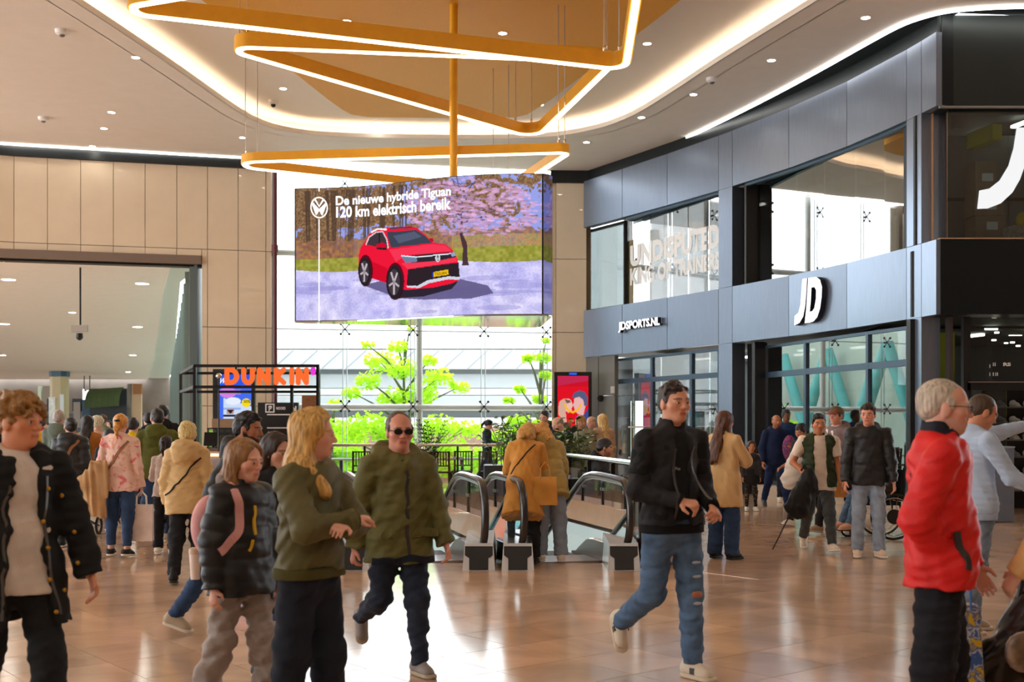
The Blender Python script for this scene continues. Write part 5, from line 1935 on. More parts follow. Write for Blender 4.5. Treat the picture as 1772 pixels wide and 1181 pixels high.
# ---------------------------------------------------------------- post, bin, pedestal, shoe shelves, wheelchair ...
sgp = tag(empty('security_gate', (gx(1106, 15.1), 15.1, 0)), 'narrow white security post standing behind the man in the black jacket', 'post')
MB().box((0, 0, .92), (.10, .05, 1.84), bev=.015).build('white_column', emis('gate_white', (1, 1, .97), 1.1), sgp)
MB().box((-.075, .0, .95), (.07, .03, 1.78), bev=.01).build('clear_panel', glass('gate_acrylic', (.86, .95, .88), .12), sgp)
for z in (1.5, 1.1, .7):
    MB().box((-.04, 0, z), (.2, .06, .02)).build('cross_bar', M_WHITE, sgp)
MB().box((0, 0, .01), (.35, .2, .02)).build('base_plate', M_STEEL, sgp)
tb = tag(empty('litter_bin', (gx(1142, 12.3), 12.35, 0)), 'round beige litter bin beside the right escalator', 'bin')
MB().lathe([(.19, 0), (.2, .03), (.2, .62), (.19, .65)], n=24).build('drum', mat('beige_bin', rgb(196, 176, 150), .4, metal=.3), tb, smooth=True)
MB().lathe([(.19, .65), (.205, .66), (.2, .72), (.1, .75)], n=24).build('lid', M_BLACK, tb, smooth=True)

# display pedestal with white trainer
dpd = tag(empty('display_pedestal', (gx(1722, 18.2), 18.5, 0)), 'blue-grey display pedestal with white lettering at the shop entrance', 'pedestal')
D0 = dpd.location.copy()
MB().box((0, 0, .59), (.6, .6, 1.16)).build('body', mat('blue_grey_laminate', rgb(112, 124, 146), .5, noise=.08, nscale=5), dpd)
MB().box((0, 0, 1.185), (.62, .62, .025)).build('top_plate', mat('pale_blue_top', rgb(150, 166, 190), .4), dpd)
f = quad_fn((0, -.302, 0), (1, 0, 0), (0, 0, 1))
text_on('lettering', '1906', M_WHITE, f, -.02, .16, .85, .95, dpd, bold=.005)
text_on('lettering', 'NB', M_WHITE, f, .02, .15, 1.0, 1.07, dpd, bold=.03, shear=.02)
MB().box((.085, -.303, .985), (.18, .003, .012)).build('small_print', M_WHITE, dpd)

# shoe shelf
sh = tag(empty('shoe_shelf', (9.35, 21.3, 0)), 'dark wall shelf of trainers inside the corner shop', 'shelf')
MB().box((0, .22, 1.15), (1.5, .05, 2.3)).build('back_board', M_BLACK, sh)
SHZ = [.35, .66, .97, 1.28, 1.59, 1.88]
for z in SHZ:
    MB().box((0, 0, z - .012), (1.5, .4, .024)).build('shelf_board', mat('grey_shelf', rgb(110, 112, 116), .4), sh)
for sx in (-1, 1):
    MB().box((sx * .76, .02, 1.15), (.03, .44, 2.3)).build('side_board', M_BLACK, sh)

# ================================================================== PEOPLE: implicit surfaces meshed with surface nets
def V3(*a):
    return np.array(a, dtype=np.float64)


def rot(axis, deg):
    return np.array(Matrix.Rotation(math.radians(deg), 3, axis))


def unit(v):
    return v / max(1e-9, np.linalg.norm(v))


class Cap:
    """tapered capsule, flattened by q along u, optional end cuts and quilting"""

    def __init__(s, a, b, ra, rb, q=1.0, u=None, cut_b=None, cut_a=None, quilt=None):
        s.a, s.b, s.ra, s.rb, s.q = np.asarray(a, float), np.asarray(b, float), ra, rb, q
        s.u = unit(np.asarray(u, float)) if u is not None else None
        s.ca, s.cb, s.quilt = cut_a, cut_b, quilt

    def box(s, m):
        r = max(s.ra, s.rb) * max(1.0, s.q) + m
        return np.minimum(s.a, s.b) - r, np.maximum(s.a, s.b) + r

    def d(s, x, y, z):
        ba = s.b - s.a
        L2 = max(1e-12, ba @ ba)
        px_, py_, pz_ = x - s.a[0], y - s.a[1], z - s.a[2]
        tt = (px_ * ba[0] + py_ * ba[1] + pz_ * ba[2]) / L2
        t = np.clip(tt, 0, 1)
        dx, dy, dz = px_ - t * ba[0], py_ - t * ba[1], pz_ - t * ba[2]
        if s.u is not None and s.q != 1.0:
            c = (dx * s.u[0] + dy * s.u[1] + dz * s.u[2]) * (1 / s.q - 1)
            dx, dy, dz = dx + s.u[0] * c, dy + s.u[1] * c, dz + s.u[2] * c
        r = s.ra + (s.rb - s.ra) * t
        if s.quilt:
            L = math.sqrt(L2)
            r = r + s.quilt[1] * (np.abs(np.sin(math.pi * (tt * L + s.quilt[2]) / s.quilt[0])) ** .6 - .6)
        d = (np.sqrt(dx * dx + dy * dy + dz * dz) - r) * min(1.0, s.q)
        L = math.sqrt(L2)
        if s.cb is not None:
            d = np.maximum(d, (tt - s.cb) * L)
        if s.ca is not None:
            d = np.maximum(d, (s.ca - tt) * L)
        return d


class Ell:
    def __init__(s, c, r, R=None):
        s.c, s.r, s.R = np.asarray(c, float), np.asarray(r, float), R

    def box(s, m):
        k = (np.abs(s.R) @ s.r if s.R is not None else s.r) + m
        return s.c - k, s.c + k

    def d(s, x, y, z):
        x, y, z = x - s.c[0], y - s.c[1], z - s.c[2]
        if s.R is not None:
            R = s.R
            x, y, z = R[0, 0] * x + R[1, 0] * y + R[2, 0] * z, R[0, 1] * x + R[1, 1] * y + R[2, 1] * z, R[0, 2] * x + R[1, 2] * y + R[2, 2] * z
        r = s.r
        k0 = np.sqrt((x / r[0]) ** 2 + (y / r[1]) ** 2 + (z / r[2]) ** 2)
        k1 = np.sqrt((x / r[0] ** 2) ** 2 + (y / r[1] ** 2) ** 2 + (z / r[2] ** 2) ** 2) + 1e-9
        return k0 * (k0 - 1) / k1


class Plane:
    """keeps the side where (p - o).n < 0"""

    def __init__(s, o, n):
        s.o, s.n = np.asarray(o, float), unit(np.asarray(n, float))

    def d(s, x, y, z):
        return (x - s.o[0]) * s.n[0] + (y - s.o[1]) * s.n[1] + (z - s.o[2]) * s.n[2]


def smin(a, b, k):
    if k <= 0:
        return np.minimum(a, b)
    h = np.maximum(k - np.abs(a - b), 0) / k
    return np.minimum(a, b) - h * h * k * .25


class Field:
    def __init__(s):
        s.ops = []
        s.noise = None

    def u(s, p, k=.03):
        s.ops.append(('u', p, k))
        return s

    def sub(s, p, k=.01):
        s.ops.append(('s', p, k))
        return s

    def cut(s, p, k=0.0):
        s.ops.append(('c', p, k))
        return s

    def box(s, m=0):
        los, his = [], []
        for op, p, k in s.ops:
            if op == 'u':
                a, b = p.box(m)
                los.append(a)
                his.append(b)
        return np.min(los, 0), np.max(his, 0)

    def d(s, x, y, z):
        F = None
        for op, p, k in s.ops:
            v = p.d(x, y, z)
            if F is None:
                F = v
            elif op == 'u':
                F = smin(F, v, k)
            elif op == 's':
                F = -smin(-F, v, k)
            else:
                F = np.maximum(F, v)
        if s.noise:
            F = F + noise3(x, y, z, *s.noise)
        return F

    def grid(s, xs, ys, zs):
        F = np.full((len(xs), len(ys), len(zs)), 10.0, dtype=np.float32)
        for op, p, k in s.ops:
            if op == 'c':
                F = np.maximum(F, p.d(xs[:, None, None], ys[None, :, None], zs[None, None, :]).astype(np.float32))
                continue
            h = max(np.diff(xs).max(), np.diff(ys).max(), np.diff(zs).max())
            lo, hi = p.box(k + 2.5 * h + .012)
            i0, i1 = np.searchsorted(xs, lo[0]), np.searchsorted(xs, hi[0])
            j0, j1 = np.searchsorted(ys, lo[1]), np.searchsorted(ys, hi[1])
            k0, k1 = np.searchsorted(zs, lo[2]), np.searchsorted(zs, hi[2])
            if i1 <= i0 or j1 <= j0 or k1 <= k0:
                continue
            X, Y, Z = xs[i0:i1, None, None], ys[None, j0:j1, None], zs[None, None, k0:k1]
            v = (p.d(X, Y, Z) if not isinstance(p, Field) else p.grid(xs[i0:i1], ys[j0:j1], zs[k0:k1])).astype(np.float32)
            S = F[i0:i1, j0:j1, k0:k1]
            F[i0:i1, j0:j1, k0:k1] = smin(S, v, k) if op == 'u' else -smin(-S, v, k)
        if s.noise:
            m = np.abs(F) < .06
            idx = np.nonzero(m)
            F[m] += noise3(xs[idx[0]], ys[idx[1]], zs[idx[2]], *s.noise).astype(np.float32)
        return F

    def project(s, P, it=6):
        """moves points onto the surface, returns points and normals"""
        P = np.array(P, dtype=float)
        e = .004
        for _ in range(it):
            d, g = s.grad(P, e)
            P = P - g * d[:, None] * .9
        d, g = s.grad(P, e)
        return P, g

    def grad(s, P, e=.004):
        x, y, z = P[:, 0], P[:, 1], P[:, 2]
        d = s.d(x, y, z)
        g = np.stack([s.d(x + e, y, z) - s.d(x - e, y, z), s.d(x, y + e, z) - s.d(x, y - e, z), s.d(x, y, z + e) - s.d(x, y, z - e)], -1)
        g /= np.maximum(1e-9, np.linalg.norm(g, axis=1))[:, None]
        return d, g


def noise3(x, y, z, amp, f, seed, an=(1, 1, 1)):
    r = random.Random(seed)
    v = 0
    for k in range(4):
        a, b, c = r.uniform(-1, 1) * an[0], r.uniform(-1, 1) * an[1], r.uniform(-1, 1) * an[2]
        a2, b2, c2 = r.uniform(-1, 1) * an[0], r.uniform(-1, 1) * an[1], r.uniform(-1, 1) * an[2]
        ff = f * (1 + .6 * k)
        v = v + np.sin(ff * (a * x + b * y + c * z) + r.uniform(0, 6)) * np.sin(ff * .7 * (a2 * x + b2 * y + c2 * z) + r.uniform(0, 6)) / (1 + .5 * k)
    return v * amp


def axis_pts(lo, hi, h, fine=()):
    """grid coordinates with finer steps inside the given intervals (a, b, step)"""
    out = [lo]
    p = lo
    while p < hi:
        st = h
        for a, b, f in fine:
            if a - h <= p <= b:
                st = min(st, f)
        p += st
        out.append(p)
    return np.array(out)


def nets(F, xs, ys, zs):
    s = F < 0
    n = s[:-1, :-1, :-1].astype(np.int8)
    c = n.copy()
    for di in (0, 1):
        for dj in (0, 1):
            for dk in (0, 1):
                if di + dj + dk:
                    c += s[di:s.shape[0] - 1 + di, dj:s.shape[1] - 1 + dj, dk:s.shape[2] - 1 + dk]
    act = (c > 0) & (c < 8)
    I, J, K = np.nonzero(act)
    if len(I) == 0:
        return np.zeros((0, 3)), np.zeros((0, 4), int)
    vid = np.full(act.shape, -1, dtype=np.int64)
    vid[I, J, K] = np.arange(len(I))
    acc = np.zeros((len(I), 3))
    cntv = np.zeros(len(I))
    corners = [(a, b, d) for a in (0, 1) for b in (0, 1) for d in (0, 1)]
    fv = {q: F[I + q[0], J + q[1], K + q[2]].astype(np.float64) for q in corners}
    pv = {q: np.stack([xs[I + q[0]], ys[J + q[1]], zs[K + q[2]]], -1) for q in corners}
    for q in corners:
        for ax in range(3):
            if q[ax]:
                continue
            r = list(q)
            r[ax] = 1
            r = tuple(r)
            f0, f1 = fv[q], fv[r]
            m = (f0 < 0) != (f1 < 0)
            t = f0[m] / (f0[m] - f1[m])
            acc[m] += pv[q][m] + (pv[r][m] - pv[q][m]) * t[:, None]
            cntv[m] += 1
    verts = acc / cntv[:, None]
    quads = []
    for ax in range(3):
        sl0 = [slice(None)] * 3
        sl1 = [slice(None)] * 3
        sl0[ax], sl1[ax] = slice(0, -1), slice(1, None)
        a, b = s[tuple(sl0)], s[tuple(sl1)]
        e = np.nonzero(a != b)
        e = [np.array(q) for q in e]
        o1, o2 = [(1, 2), (2, 0), (0, 1)][ax]
        ok = (e[o1] > 0) & (e[o2] > 0) & (e[o1] < vid.shape[o1]) & (e[o2] < vid.shape[o2])
        e = [q[ok] for q in e]
        fl = a[tuple(e)]

        def g(d1, d2):
            q = [e[0].copy(), e[1].copy(), e[2].copy()]
            q[o1] -= d1
            q[o2] -= d2
            return vid[q[0], q[1], q[2]]
        Q = np.stack([g(1, 1), g(0, 1), g(0, 0), g(1, 0)], -1)
        Q[~fl] = Q[~fl][:, ::-1]
        quads.append(Q)
    Q = np.concatenate(quads)
    return verts, Q[(Q >= 0).all(1)]


def field_mesh(name, f, h, fine=None, m=None, parent=None, margin=.02):
    lo, hi = f.box(margin)
    fine = fine or ()
    ax = [axis_pts(lo[i] - 2 * h, hi[i] + 2 * h, h, [(q[0][i], q[1][i], q[2]) for q in fine]) for i in range(3)]
    F = f.grid(*ax)
    v, q = nets(F, *ax)
    me = fast_mesh(name, v, q, smooth=True)
    return mesh_obj(name, me, m, parent), v


def set_col(me, cols):
    ca = me.color_attributes.new('Col', 'FLOAT_COLOR', 'POINT')
    ca.data.foreach_set('color', np.concatenate([cols, np.ones((len(cols), 1))], 1).astype(np.float32).ravel())


def cloth(name, col, rough=.85, noise=.12, bump=.25, bscale=140, sheen=.0, spec=.3):
    return mat('cloth_' + name, col, rough, noise=noise, nscale=9, bump=bump, bscale=bscale, sheen=sheen, spec=spec)


def hair_mat(c):
    key = 'hair_%d_%d_%d' % c
    return mat(key, rgb(*c), .42, noise=.45, nscale=14, bump=.6, bscale=40, stretch=(6, 6, .7), spec=.4)


def ribbon(f, pts, w, th, name, m, parent, n=24, lift=0.0):
    """band of width w laid on the surface of field f along way-points"""
    P = [np.array(p, float) for p in pts]
    seg = [np.linalg.norm(P[i + 1] - P[i]) for i in range(len(P) - 1)]
    cum = np.concatenate([[0], np.cumsum(seg)])
    out = []
    for t in np.linspace(0, cum[-1], n):
        i = min(len(P) - 2, int(np.searchsorted(cum, t, 'right') - 1))
        out.append(P[i] + (P[i + 1] - P[i]) * ((t - cum[i]) / max(1e-6, seg[i])))
    Q, N = f.project(out)
    for _ in range(3):
        Q[1:-1] = (Q[:-2] + 2 * Q[1:-1] + Q[2:]) / 4
        N[1:-1] = (N[:-2] + 2 * N[1:-1] + N[2:]) / 4
    T = np.gradient(Q, axis=0)
    S = np.cross(T, N)
    S /= np.maximum(1e-9, np.linalg.norm(S, axis=1))[:, None]
    mb = MB()
    for i in range(n):
        b = Q[i] + N[i] * (lift)
        for a, k in ((-w / 2, -.006), (w / 2, -.006), (w / 2, th), (-w / 2, th)):
            mb.v.append(tuple(b + S[i] * a + N[i] * k))
    for i in range(n - 1):
        for k in range(4):
            l = (k + 1) % 4
            mb.f.append((i * 4 + k, i * 4 + l, i * 4 + 4 + l, i * 4 + 4 + k))
    mb.f += [(3, 2, 1, 0), tuple(4 * (n - 1) + k for k in range(4))]
    return mb.build(name, m, parent, smooth=False)


# shoe prototypes in foot space (ankle at origin, toes along +y)
SHOES = {}


def shoe_mesh(kind, h):
    key = (kind, h)
    if key in SHOES:
        return SHOES[key]
    up = Field()
    hi = {'sneaker': .02, 'boot': .12, 'slip': -.01}[kind]
    up.u(Cap((0, -.03, -.035), (0, .115, -.062), .043, .036, .8, (0, 0, 1)), .02)
    up.u(Cap((0, -.035, -.04), (0, -.015, hi), .042, .040), .04)
    up.u(Cap((0, .02, -.02), (0, .1, -.05), .034, .032), .03)
    up.cut(Plane((0, 0, -.066), (0, 0, -1)))
    up.cut(Plane((0, 0, hi + .012), (0, -.25, 1)))
    so = Field()
    so.u(Cap((0, -.038, -.075), (0, .13, -.075), .047, .046), .0)
    so.cut(Plane((0, 0, -.088), (0, 0, -1)))
    so.cut(Plane((0, 0, -.062), (0, 0, 1)))
    out = []
    for f in (up, so):
        lo, hi_ = f.box(.02)
        ax = [axis_pts(lo[i], hi_[i], h) for i in range(3)]
        v, q = nets(f.grid(*ax), *ax)
        out.append((v, q))
    SHOES[key] = out
    return out


TIERS = {'near': (.0125, .0052, .0085), 'mid': (.018, .0085, .0125), 'far': (.028, .015, .02)}
SKIN = attr_mat('skin', .5, spec=.35, bump=.05)
M_EYEW = mat('eye_white', rgb(190, 180, 172), .3)
M_IRIS = mat('eye_iris', rgb(56, 44, 36), .2)


def person(label, X, Y, H, face, tier='mid', sex='m', pose=None, top=None, legs=None, hair=None, shoes=None, skin=(222, 172, 148),
           fat=1.0, head=(0, 0), lean=0.0, group='shoppers in the hall', beard=None, glasses=None, side=0.0, brow=None, zoff=0.006, twist=0.0, cap=None, lower=0.0):
    """face = plan direction the body points to; head = (yaw, pitch) of the head relative to the body"""
    hb, hf, hc_ = TIERS[tier]
    s = H / 1.75
    kid = s < .82
    hs = (.55 + .45 * s) * (1.0 if sex == 'm' else .97)
    rz = math.atan2(-face[0], face[1])
    root = tag(empty('person', (X, Y, zoff), rz), label, 'person', group)
    P = dict(la=(0, 8, 12, 0), ra=(0, 8, 12, 0), ll=(0, 2, 2), rl=(0, 2, 2), lf=0, rf=0, lc=25, rc=25)
    P.update(pose or {})
    rg = random.Random(hash(label) % 1000 if False else sum(map(ord, label)))
    sw = (.185 if sex == 'm' else .16) * s
    bw = (1.0 if sex == 'm' else .93) * s
    T = rot('X', -lean) @ rot('Y', side) @ rot('Z', twist)
    pel = V3(0, 0, .95 * s)
    tp = lambda x, y, z: pel + T @ V3(x, y, z)
    J = {}
    J['pel'] = pel
    J['neck'] = tp(0, -.01 * s, .5 * s)
    for sd, k, c in ((-1, 'l', 'la'), (1, 'r', 'ra')):
        sh = tp(sd * sw, -.005 * s, .432 * s)
        sw_, out_, el, inn = P[c]
        a, o_ = math.radians(sw_), math.radians(out_)
        ud = V3(sd * math.sin(o_), math.sin(a) * math.cos(o_), -math.cos(a) * math.cos(o_))
        b, i_ = math.radians(sw_ + el), math.radians(inn)
        fd = V3(sd * (math.sin(o_) * .5 * (1 if inn <= 0 else .3)) - sd * math.sin(i_), math.sin(b) * math.cos(i_), -math.cos(b) * math.cos(i_))
        fd = unit(fd)
        TT = rot('X', -lean * .6) @ rot('Z', twist)
        ud, fd = TT @ ud, TT @ fd
        J[k + 's'], J[k + 'e'] = sh, sh + ud * .29 * s
        J[k + 'w'] = J[k + 'e'] + fd * .25 * s
        J[k + 'fd'] = fd
        hip = pel + V3(sd * .088 * s, 0, -.03 * s)
        sw_, out_, kn = P['ll' if sd < 0 else 'rl']
        a, o_ = math.radians(sw_), math.radians(out_)
        td = V3(sd * math.sin(o_), math.sin(a) * math.cos(o_), -math.cos(a) * math.cos(o_))
        b = math.radians(sw_ - kn)
        kd = V3(sd * math.sin(o_) * .6, math.sin(b), -math.cos(b))
        kd = unit(kd)
        J[k + 'h'], J[k + 'k'] = hip, hip + td * .43 * s
        J[k + 'a'] = J[k + 'k'] + kd * .40 * s
    feet = {}
    zmin = 9
    for k, c in (('l', 'lf'), ('r', 'rf')):
        Rf = rot('Z', (10 if k == 'l' else -10)) @ rot('X', -P[c])
        fs = s * (1.0 if not kid else 1.06)
        feet[k] = (Rf, fs)
        for q in (V3(0, -.08, -.088), V3(0, .172, -.088)):
            zmin = min(zmin, (J[k + 'a'] + Rf @ (q * fs))[2])
    zmin += lower
    for k in list(J):
        if not k.endswith('fd'):
            J[k] = J[k] - V3(0, 0, zmin)
    pel = J['pel']
    tp = lambda x, y, z: pel + T @ V3(x, y, z)
    HR = rot('Z', head[0]) @ rot('X', -lean * .5) @ rot('X', -head[1]) @ rot('Y', side * .5)
    hcen = J['neck'] + rot('X', -lean * .7) @ V3(0, .02 * s, .065 * s) + HR @ V3(0, .015, .082) * hs
    hp = lambda x, y, z: hcen + HR @ (V3(x, y, z) * hs)
    U = T @ V3(0, 1, 0)
    # ---- body
    f = Field()
    hw = .92 if sex != 'm' else 1.0
    f.u(Ell(hp(0, -.012, .028), V3(.076, .097, .088) * hs, HR), .0)
    f.u(Ell(hp(0, .020, -.042), V3(.060 * hw, .068, .078) * hs, HR), .03 * hs)
    f.u(Ell(hp(0, .058, -.094), V3(.026, .022, .02) * hs * (1 if sex == 'm' else .86), HR), .035 * hs)
    if tier != 'far':
        for sd in (-1, 1):
            f.u(Ell(hp(sd * .043, .050, -.022), V3(.026, .026, .024) * hs, HR), .03 * hs)
            f.u(Ell(hp(sd * .078, -.008, -.014), V3(.009, .022, .031) * hs, HR), .012 * hs)
        f.u(Cap(hp(-.036, .079, .014), hp(.036, .079, .014), .013 * hs, .013 * hs), .02 * hs)
        for sd in (-1, 1):
            f.sub(Ell(hp(sd * .032, .100, -.004), V3(.017, .014, .0085) * hs, HR), .010 * hs)
        f.u(Cap(hp(0, .086, .006), hp(0, .1035, -.030), .0075 * hs, .0115 * hs), .012 * hs)
        for sd in (-1, 1):
            f.u(Ell(hp(sd * .012, .094, -.034), V3(.009, .010, .007) * hs, HR), .008 * hs)
        f.u(Cap(hp(-.017, .080, -.061), hp(.017, .080, -.061), .0085 * hs, .0085 * hs), .01 * hs)
        f.u(Cap(hp(-.014, .079, -.073), hp(.014, .079, -.073), .0085 * hs, .0085 * hs), .01 * hs)
        f.sub(Cap(hp(-.02, .091, -.067), hp(.02, .091, -.067), .0022 * hs, .0022 * hs), .003)
    nr = (.056 if sex == 'm' else .047) * hs * (fat ** .5)
    f.u(Cap(hp(0, -.022, -.06), J['neck'] - V3(0, 0, .03) * s, nr, nr * 1.12), .03)
    tw = fat * bw
    f.u(Cap(tp(0, 0, .36 * s), tp(0, 0, .12 * s), .128 * tw, .108 * tw, .64, U), .05)
    f.u(Cap(tp(0, 0, .12 * s), pel + V3(0, 0, -.04) * s, .108 * tw, .118 * tw, .62, U), .05)
    f.u(Cap(J['ls'], J['rs'], .044 * s, .044 * s), .06)
    af = fat ** .6
    for k in 'lr':
        f.u(Cap(J[k + 's'], J[k + 'e'], .046 * bw * af, .037 * bw * af), .04)
        f.u(Cap(J[k + 'e'], J[k + 'w'], .037 * bw * af, .025 * bw * af), .02)
        f.u(Cap(J[k + 'h'], J[k + 'k'], .068 * bw * fat, .050 * bw * fat), .03)
        f.u(Cap(J[k + 'k'], J[k + 'a'], .052 * bw * af, .034 * bw * af), .03)
        f.u(Cap(J[k + 'a'], J[k + 'a'] + feet[k][0] @ V3(0, .08, -.05) * s, .033 * s, .03 * s), .02)
    # hands
    fine = [(hcen - .125 * hs, hcen + .125 * hs, hf)]
    for k, sd in (('l', -1), ('r', 1)):
        w, a = J[k + 'w'], J[k + 'fd']
        if abs(a[2]) > .75:
            n_ = unit(np.cross(V3(0, 1, 0), a) * sd)       # palm towards the thigh
        else:
            n_ = unit(np.cross(a, np.cross(V3(0, 0, -1), a)))   # palm down
            n_ = unit(n_ + V3(-sd * .7, 0, 0))
        n_ = unit(n_ - a * (n_ @ a))
        l_ = np.cross(n_, a) * sd
        if abs(a[2]) > .75 and l_[1] < 0:
            l_ = -l_
        hsz = s * (1.0 if sex == 'm' else .92) * (1.0 if not kid else 1.05)
        pc = w + a * .085 * hsz
        f.u(Cap(w + a * .01, pc, .026 * hsz, .037 * hsz, .42, n_), .02)
        cu = math.radians(P[k + 'c'])
        if tier == 'far':
            f.u(Cap(pc, pc + (a * math.cos(cu) + n_ * math.sin(cu)) * .07 * hsz, .032 * hsz, .022 * hsz, .5, n_), .015)
        else:
            for q, (o_, L) in enumerate(((-.028, .062), (-.0095, .076), (.0095, .080), (.028, .070))):
                b0 = pc + l_ * o_ * hsz + a * .004
                d1 = a * math.cos(cu) + n_ * math.sin(cu) + l_ * o_ * 2
                d2 = a * math.cos(cu * 2.1) + n_ * math.sin(cu * 2.1)
                m1 = b0 + unit(d1) * L * .52 * hsz
                f.u(Cap(b0, m1, .0092 * hsz, .0085 * hsz), .006)
                f.u(Cap(m1, m1 + unit(d2) * L * .5 * hsz, .0085 * hsz, .0068 * hsz), .004)
            t0 = w + a * .028 * hsz + l_ * .026 * hsz
            t1 = t0 + unit(l_ * .75 + a * .7 + n_ * .3) * .042 * hsz
            f.u(Cap(t0, t1, .0125 * hsz, .0105 * hsz), .012)
            f.u(Cap(t1, t1 + unit(a + n_ * .45 + l_ * .2) * .034 * hsz, .0105 * hsz, .0078 * hsz), .005)
        if tier == 'near':
            fine.append((pc - .085 * s, pc + .085 * s, .006))
        elif tier == 'mid':
            fine.append((pc - .085 * s, pc + .085 * s, .0105))
    bo, v = field_mesh('body', f, hb, fine, SKIN, root)
    # skin colours: lips, brows, beard, cheeks
    sk = np.array(rgb(*skin))
    cols = np.tile(sk, (len(v), 1))
    L = ((v - hcen) @ HR) / hs

    def blend(mask, c, a):
        m_ = np.clip(mask, 0, 1)[:, None] * a
        cols[:] = cols * (1 - m_) + np.array(c) * m_
    inh = (np.abs(L[:, 2]) < .2) & (np.abs(L[:, 0]) < .12)
    for sd in (-1, 1):
        blend(inh * np.exp(-(((L[:, 0] - sd * .045) / .022) ** 2 + ((L[:, 2] + .03) / .02) ** 2)) * (L[:, 1] > .02), sk * np.array([1.02, .72, .66]), .5)
        bc = rgb(*(brow or (hair or {}).get('col', (60, 44, 34))))
        blend(inh * (np.abs(L[:, 0] - sd * .033) < .021) * (np.abs(L[:, 2] - .0165 - .004 * np.cos((L[:, 0] - sd * .03) * 60)) < .005) * (L[:, 1] > .05), np.array(bc) * .8, .8)
    blend(inh * (np.abs(L[:, 0]) < .025) * (np.abs(L[:, 2] + .067) < .0125) * (L[:, 1] > .07), sk * np.array([.86, .52, .5]), .75)
    blend(inh * (np.abs(L[:, 0]) < .022) * (np.abs(L[:, 2] + .067) < .0025) * (L[:, 1] > .07), sk * np.array([.35, .2, .2]), .8)
    blend(inh * np.exp(-((L[:, 0] / .02) ** 2 + ((L[:, 2] + .03) / .018) ** 2)) * (L[:, 1] > .09), sk * np.array([1.0, .82, .78]), .25)
    if beard:
        zb = -.050 - .5 * np.maximum(0, L[:, 1] - .05) + .9 * np.maximum(0, .03 - L[:, 1])
        mk = inh * (L[:, 2] < zb) * (L[:, 1] > -.012) * (L[:, 2] > -.135)
        mouth = (np.abs(L[:, 0]) < .022) * (np.abs(L[:, 2] + .067) < .011)
        blend(mk * (1 - mouth), rgb(*beard[0]), beard[1])
        blend(inh * (np.abs(L[:, 0]) < .03) * (np.abs(L[:, 2] + .049) < .007) * (L[:, 1] > .075), rgb(*beard[0]), beard[1])
    set_col(bo.data, cols)
    if tier != 'far':
        for sd in (-1, 1):
            c = hp(sd * .032, .0785, -.004)
            mb = MB().sphere((0, 0, 0), .0125 * hs, 12, 8, (1, 1, .8))
            e = mb.build('eye', M_EYEW, bo, smooth=True, loc=tuple(c))
            fw = HR @ V3(0, 1, 0)
            MB().sphere(tuple(fw * .0075 * hs), .0068 * hs, 10, 6).build('iris', M_IRIS, e, smooth=True)
    # ---- hair
    if hair:
        hm = hair_mat(tuple(hair['col']))
        st = hair.get('style', 'short')
        th = hair.get('th', .014)
        g = Field()
        if st in ('long', 'bob', 'curlylong'):
            g.u(Ell(hp(0, -.015, .032), V3(.079 + th, .100 + th, .089 + th) * hs, HR), 0)
        else:
            g.u(Ell(hp(0, -.021 - hair.get('back', 0), .034 + th * .55 + hair.get('up', 0)), V3(.0775 + th * .55, .097 + th * .6, .086 + th * .7) * hs, HR), 0)
            if st != 'bald':
                g.u(Ell(hp(0, -.062, -.012), V3(.062 + th * .5, .052 + th * .4, .055) * hs, HR), .03)
                for sd in (-1, 1):
                    g.u(Ell(hp(sd * (.072 + th * .2), .012, .012), V3(.008 + th * .3, .018, .026) * hs, HR), .015)
        if st == 'curly':
            for i in range(70):
                a, b = rg.uniform(0, 2 * math.pi), rg.uniform(-.2, 1.2)
                q = V3(math.cos(a) * math.cos(b) * .088, math.sin(a) * math.cos(b) * .108 - .012, math.sin(b) * .098 + .034)
                g.u(Ell(hp(*q), V3(1, 1, 1) * rg.uniform(.016, .026) * hs), .012)
        if st in ('long', 'bob', 'curlylong'):
            Lh = {'long': .33, 'bob': .17, 'curlylong': .2}[st] * hair.get('len', 1.0)
            bk = -.3 * lean / 40
            for sd in (-1, 1):
                g.u(Cap(hp(sd * .062, -.025, .02), hp(sd * .075, -.035, -Lh * .55), .036 * hs, .034 * hs), .03)
                fr = hair.get('fr', 0)
                g.u(Cap(hp(sd * .075, -.035, -Lh * .55), hp(sd * (.07 + .25 * fr), -.055 + fr * 1.6, -Lh), (.034 + fr * .25) * hs, (.022 + fr * .25) * hs), .03)
            g.u(Cap(hp(0, -.055, .03), hp(0, -.105 - hair.get('ob', 0), -Lh * .6), .078 * hs, .082 * hs, .6, HR @ V3(0, 1, 0)), .03)
            g.u(Cap(hp(0, -.105 - hair.get('ob', 0), -Lh * .6), hp(0, -.105 - .12 * Lh - hair.get('ob', 0), -Lh), .08 * hs, .06 * hs, .5, HR @ V3(0, 1, 0)), .03)
        if st == 'curlylong':
            for i in range(60):
                a, b = rg.uniform(math.pi * .9, math.pi * 2.1), rg.uniform(-.2, .12)
                g.u(Ell(hp(math.cos(a) * .1, math.sin(a) * .1 - .01, b), V3(1, 1, 1) * rg.uniform(.018, .028) * hs), .014)
        # face opening
        if st not in ('long', 'bob', 'curlylong'):
            g.sub(Ell(hp(0, .125, -.005), V3(.062, .060, .062 - hair.get('fringe', 0)) * hs, HR), .02)
        else:
            g.sub(Cap(hp(0, .05, -.30), hp(0, .085, .018), .062 * hs, .060 * hs), .02)
            g.sub(Cap(hp(0, .10, -.02), hp(0, .10, .028), .052 * hs, .05 * hs), .015)
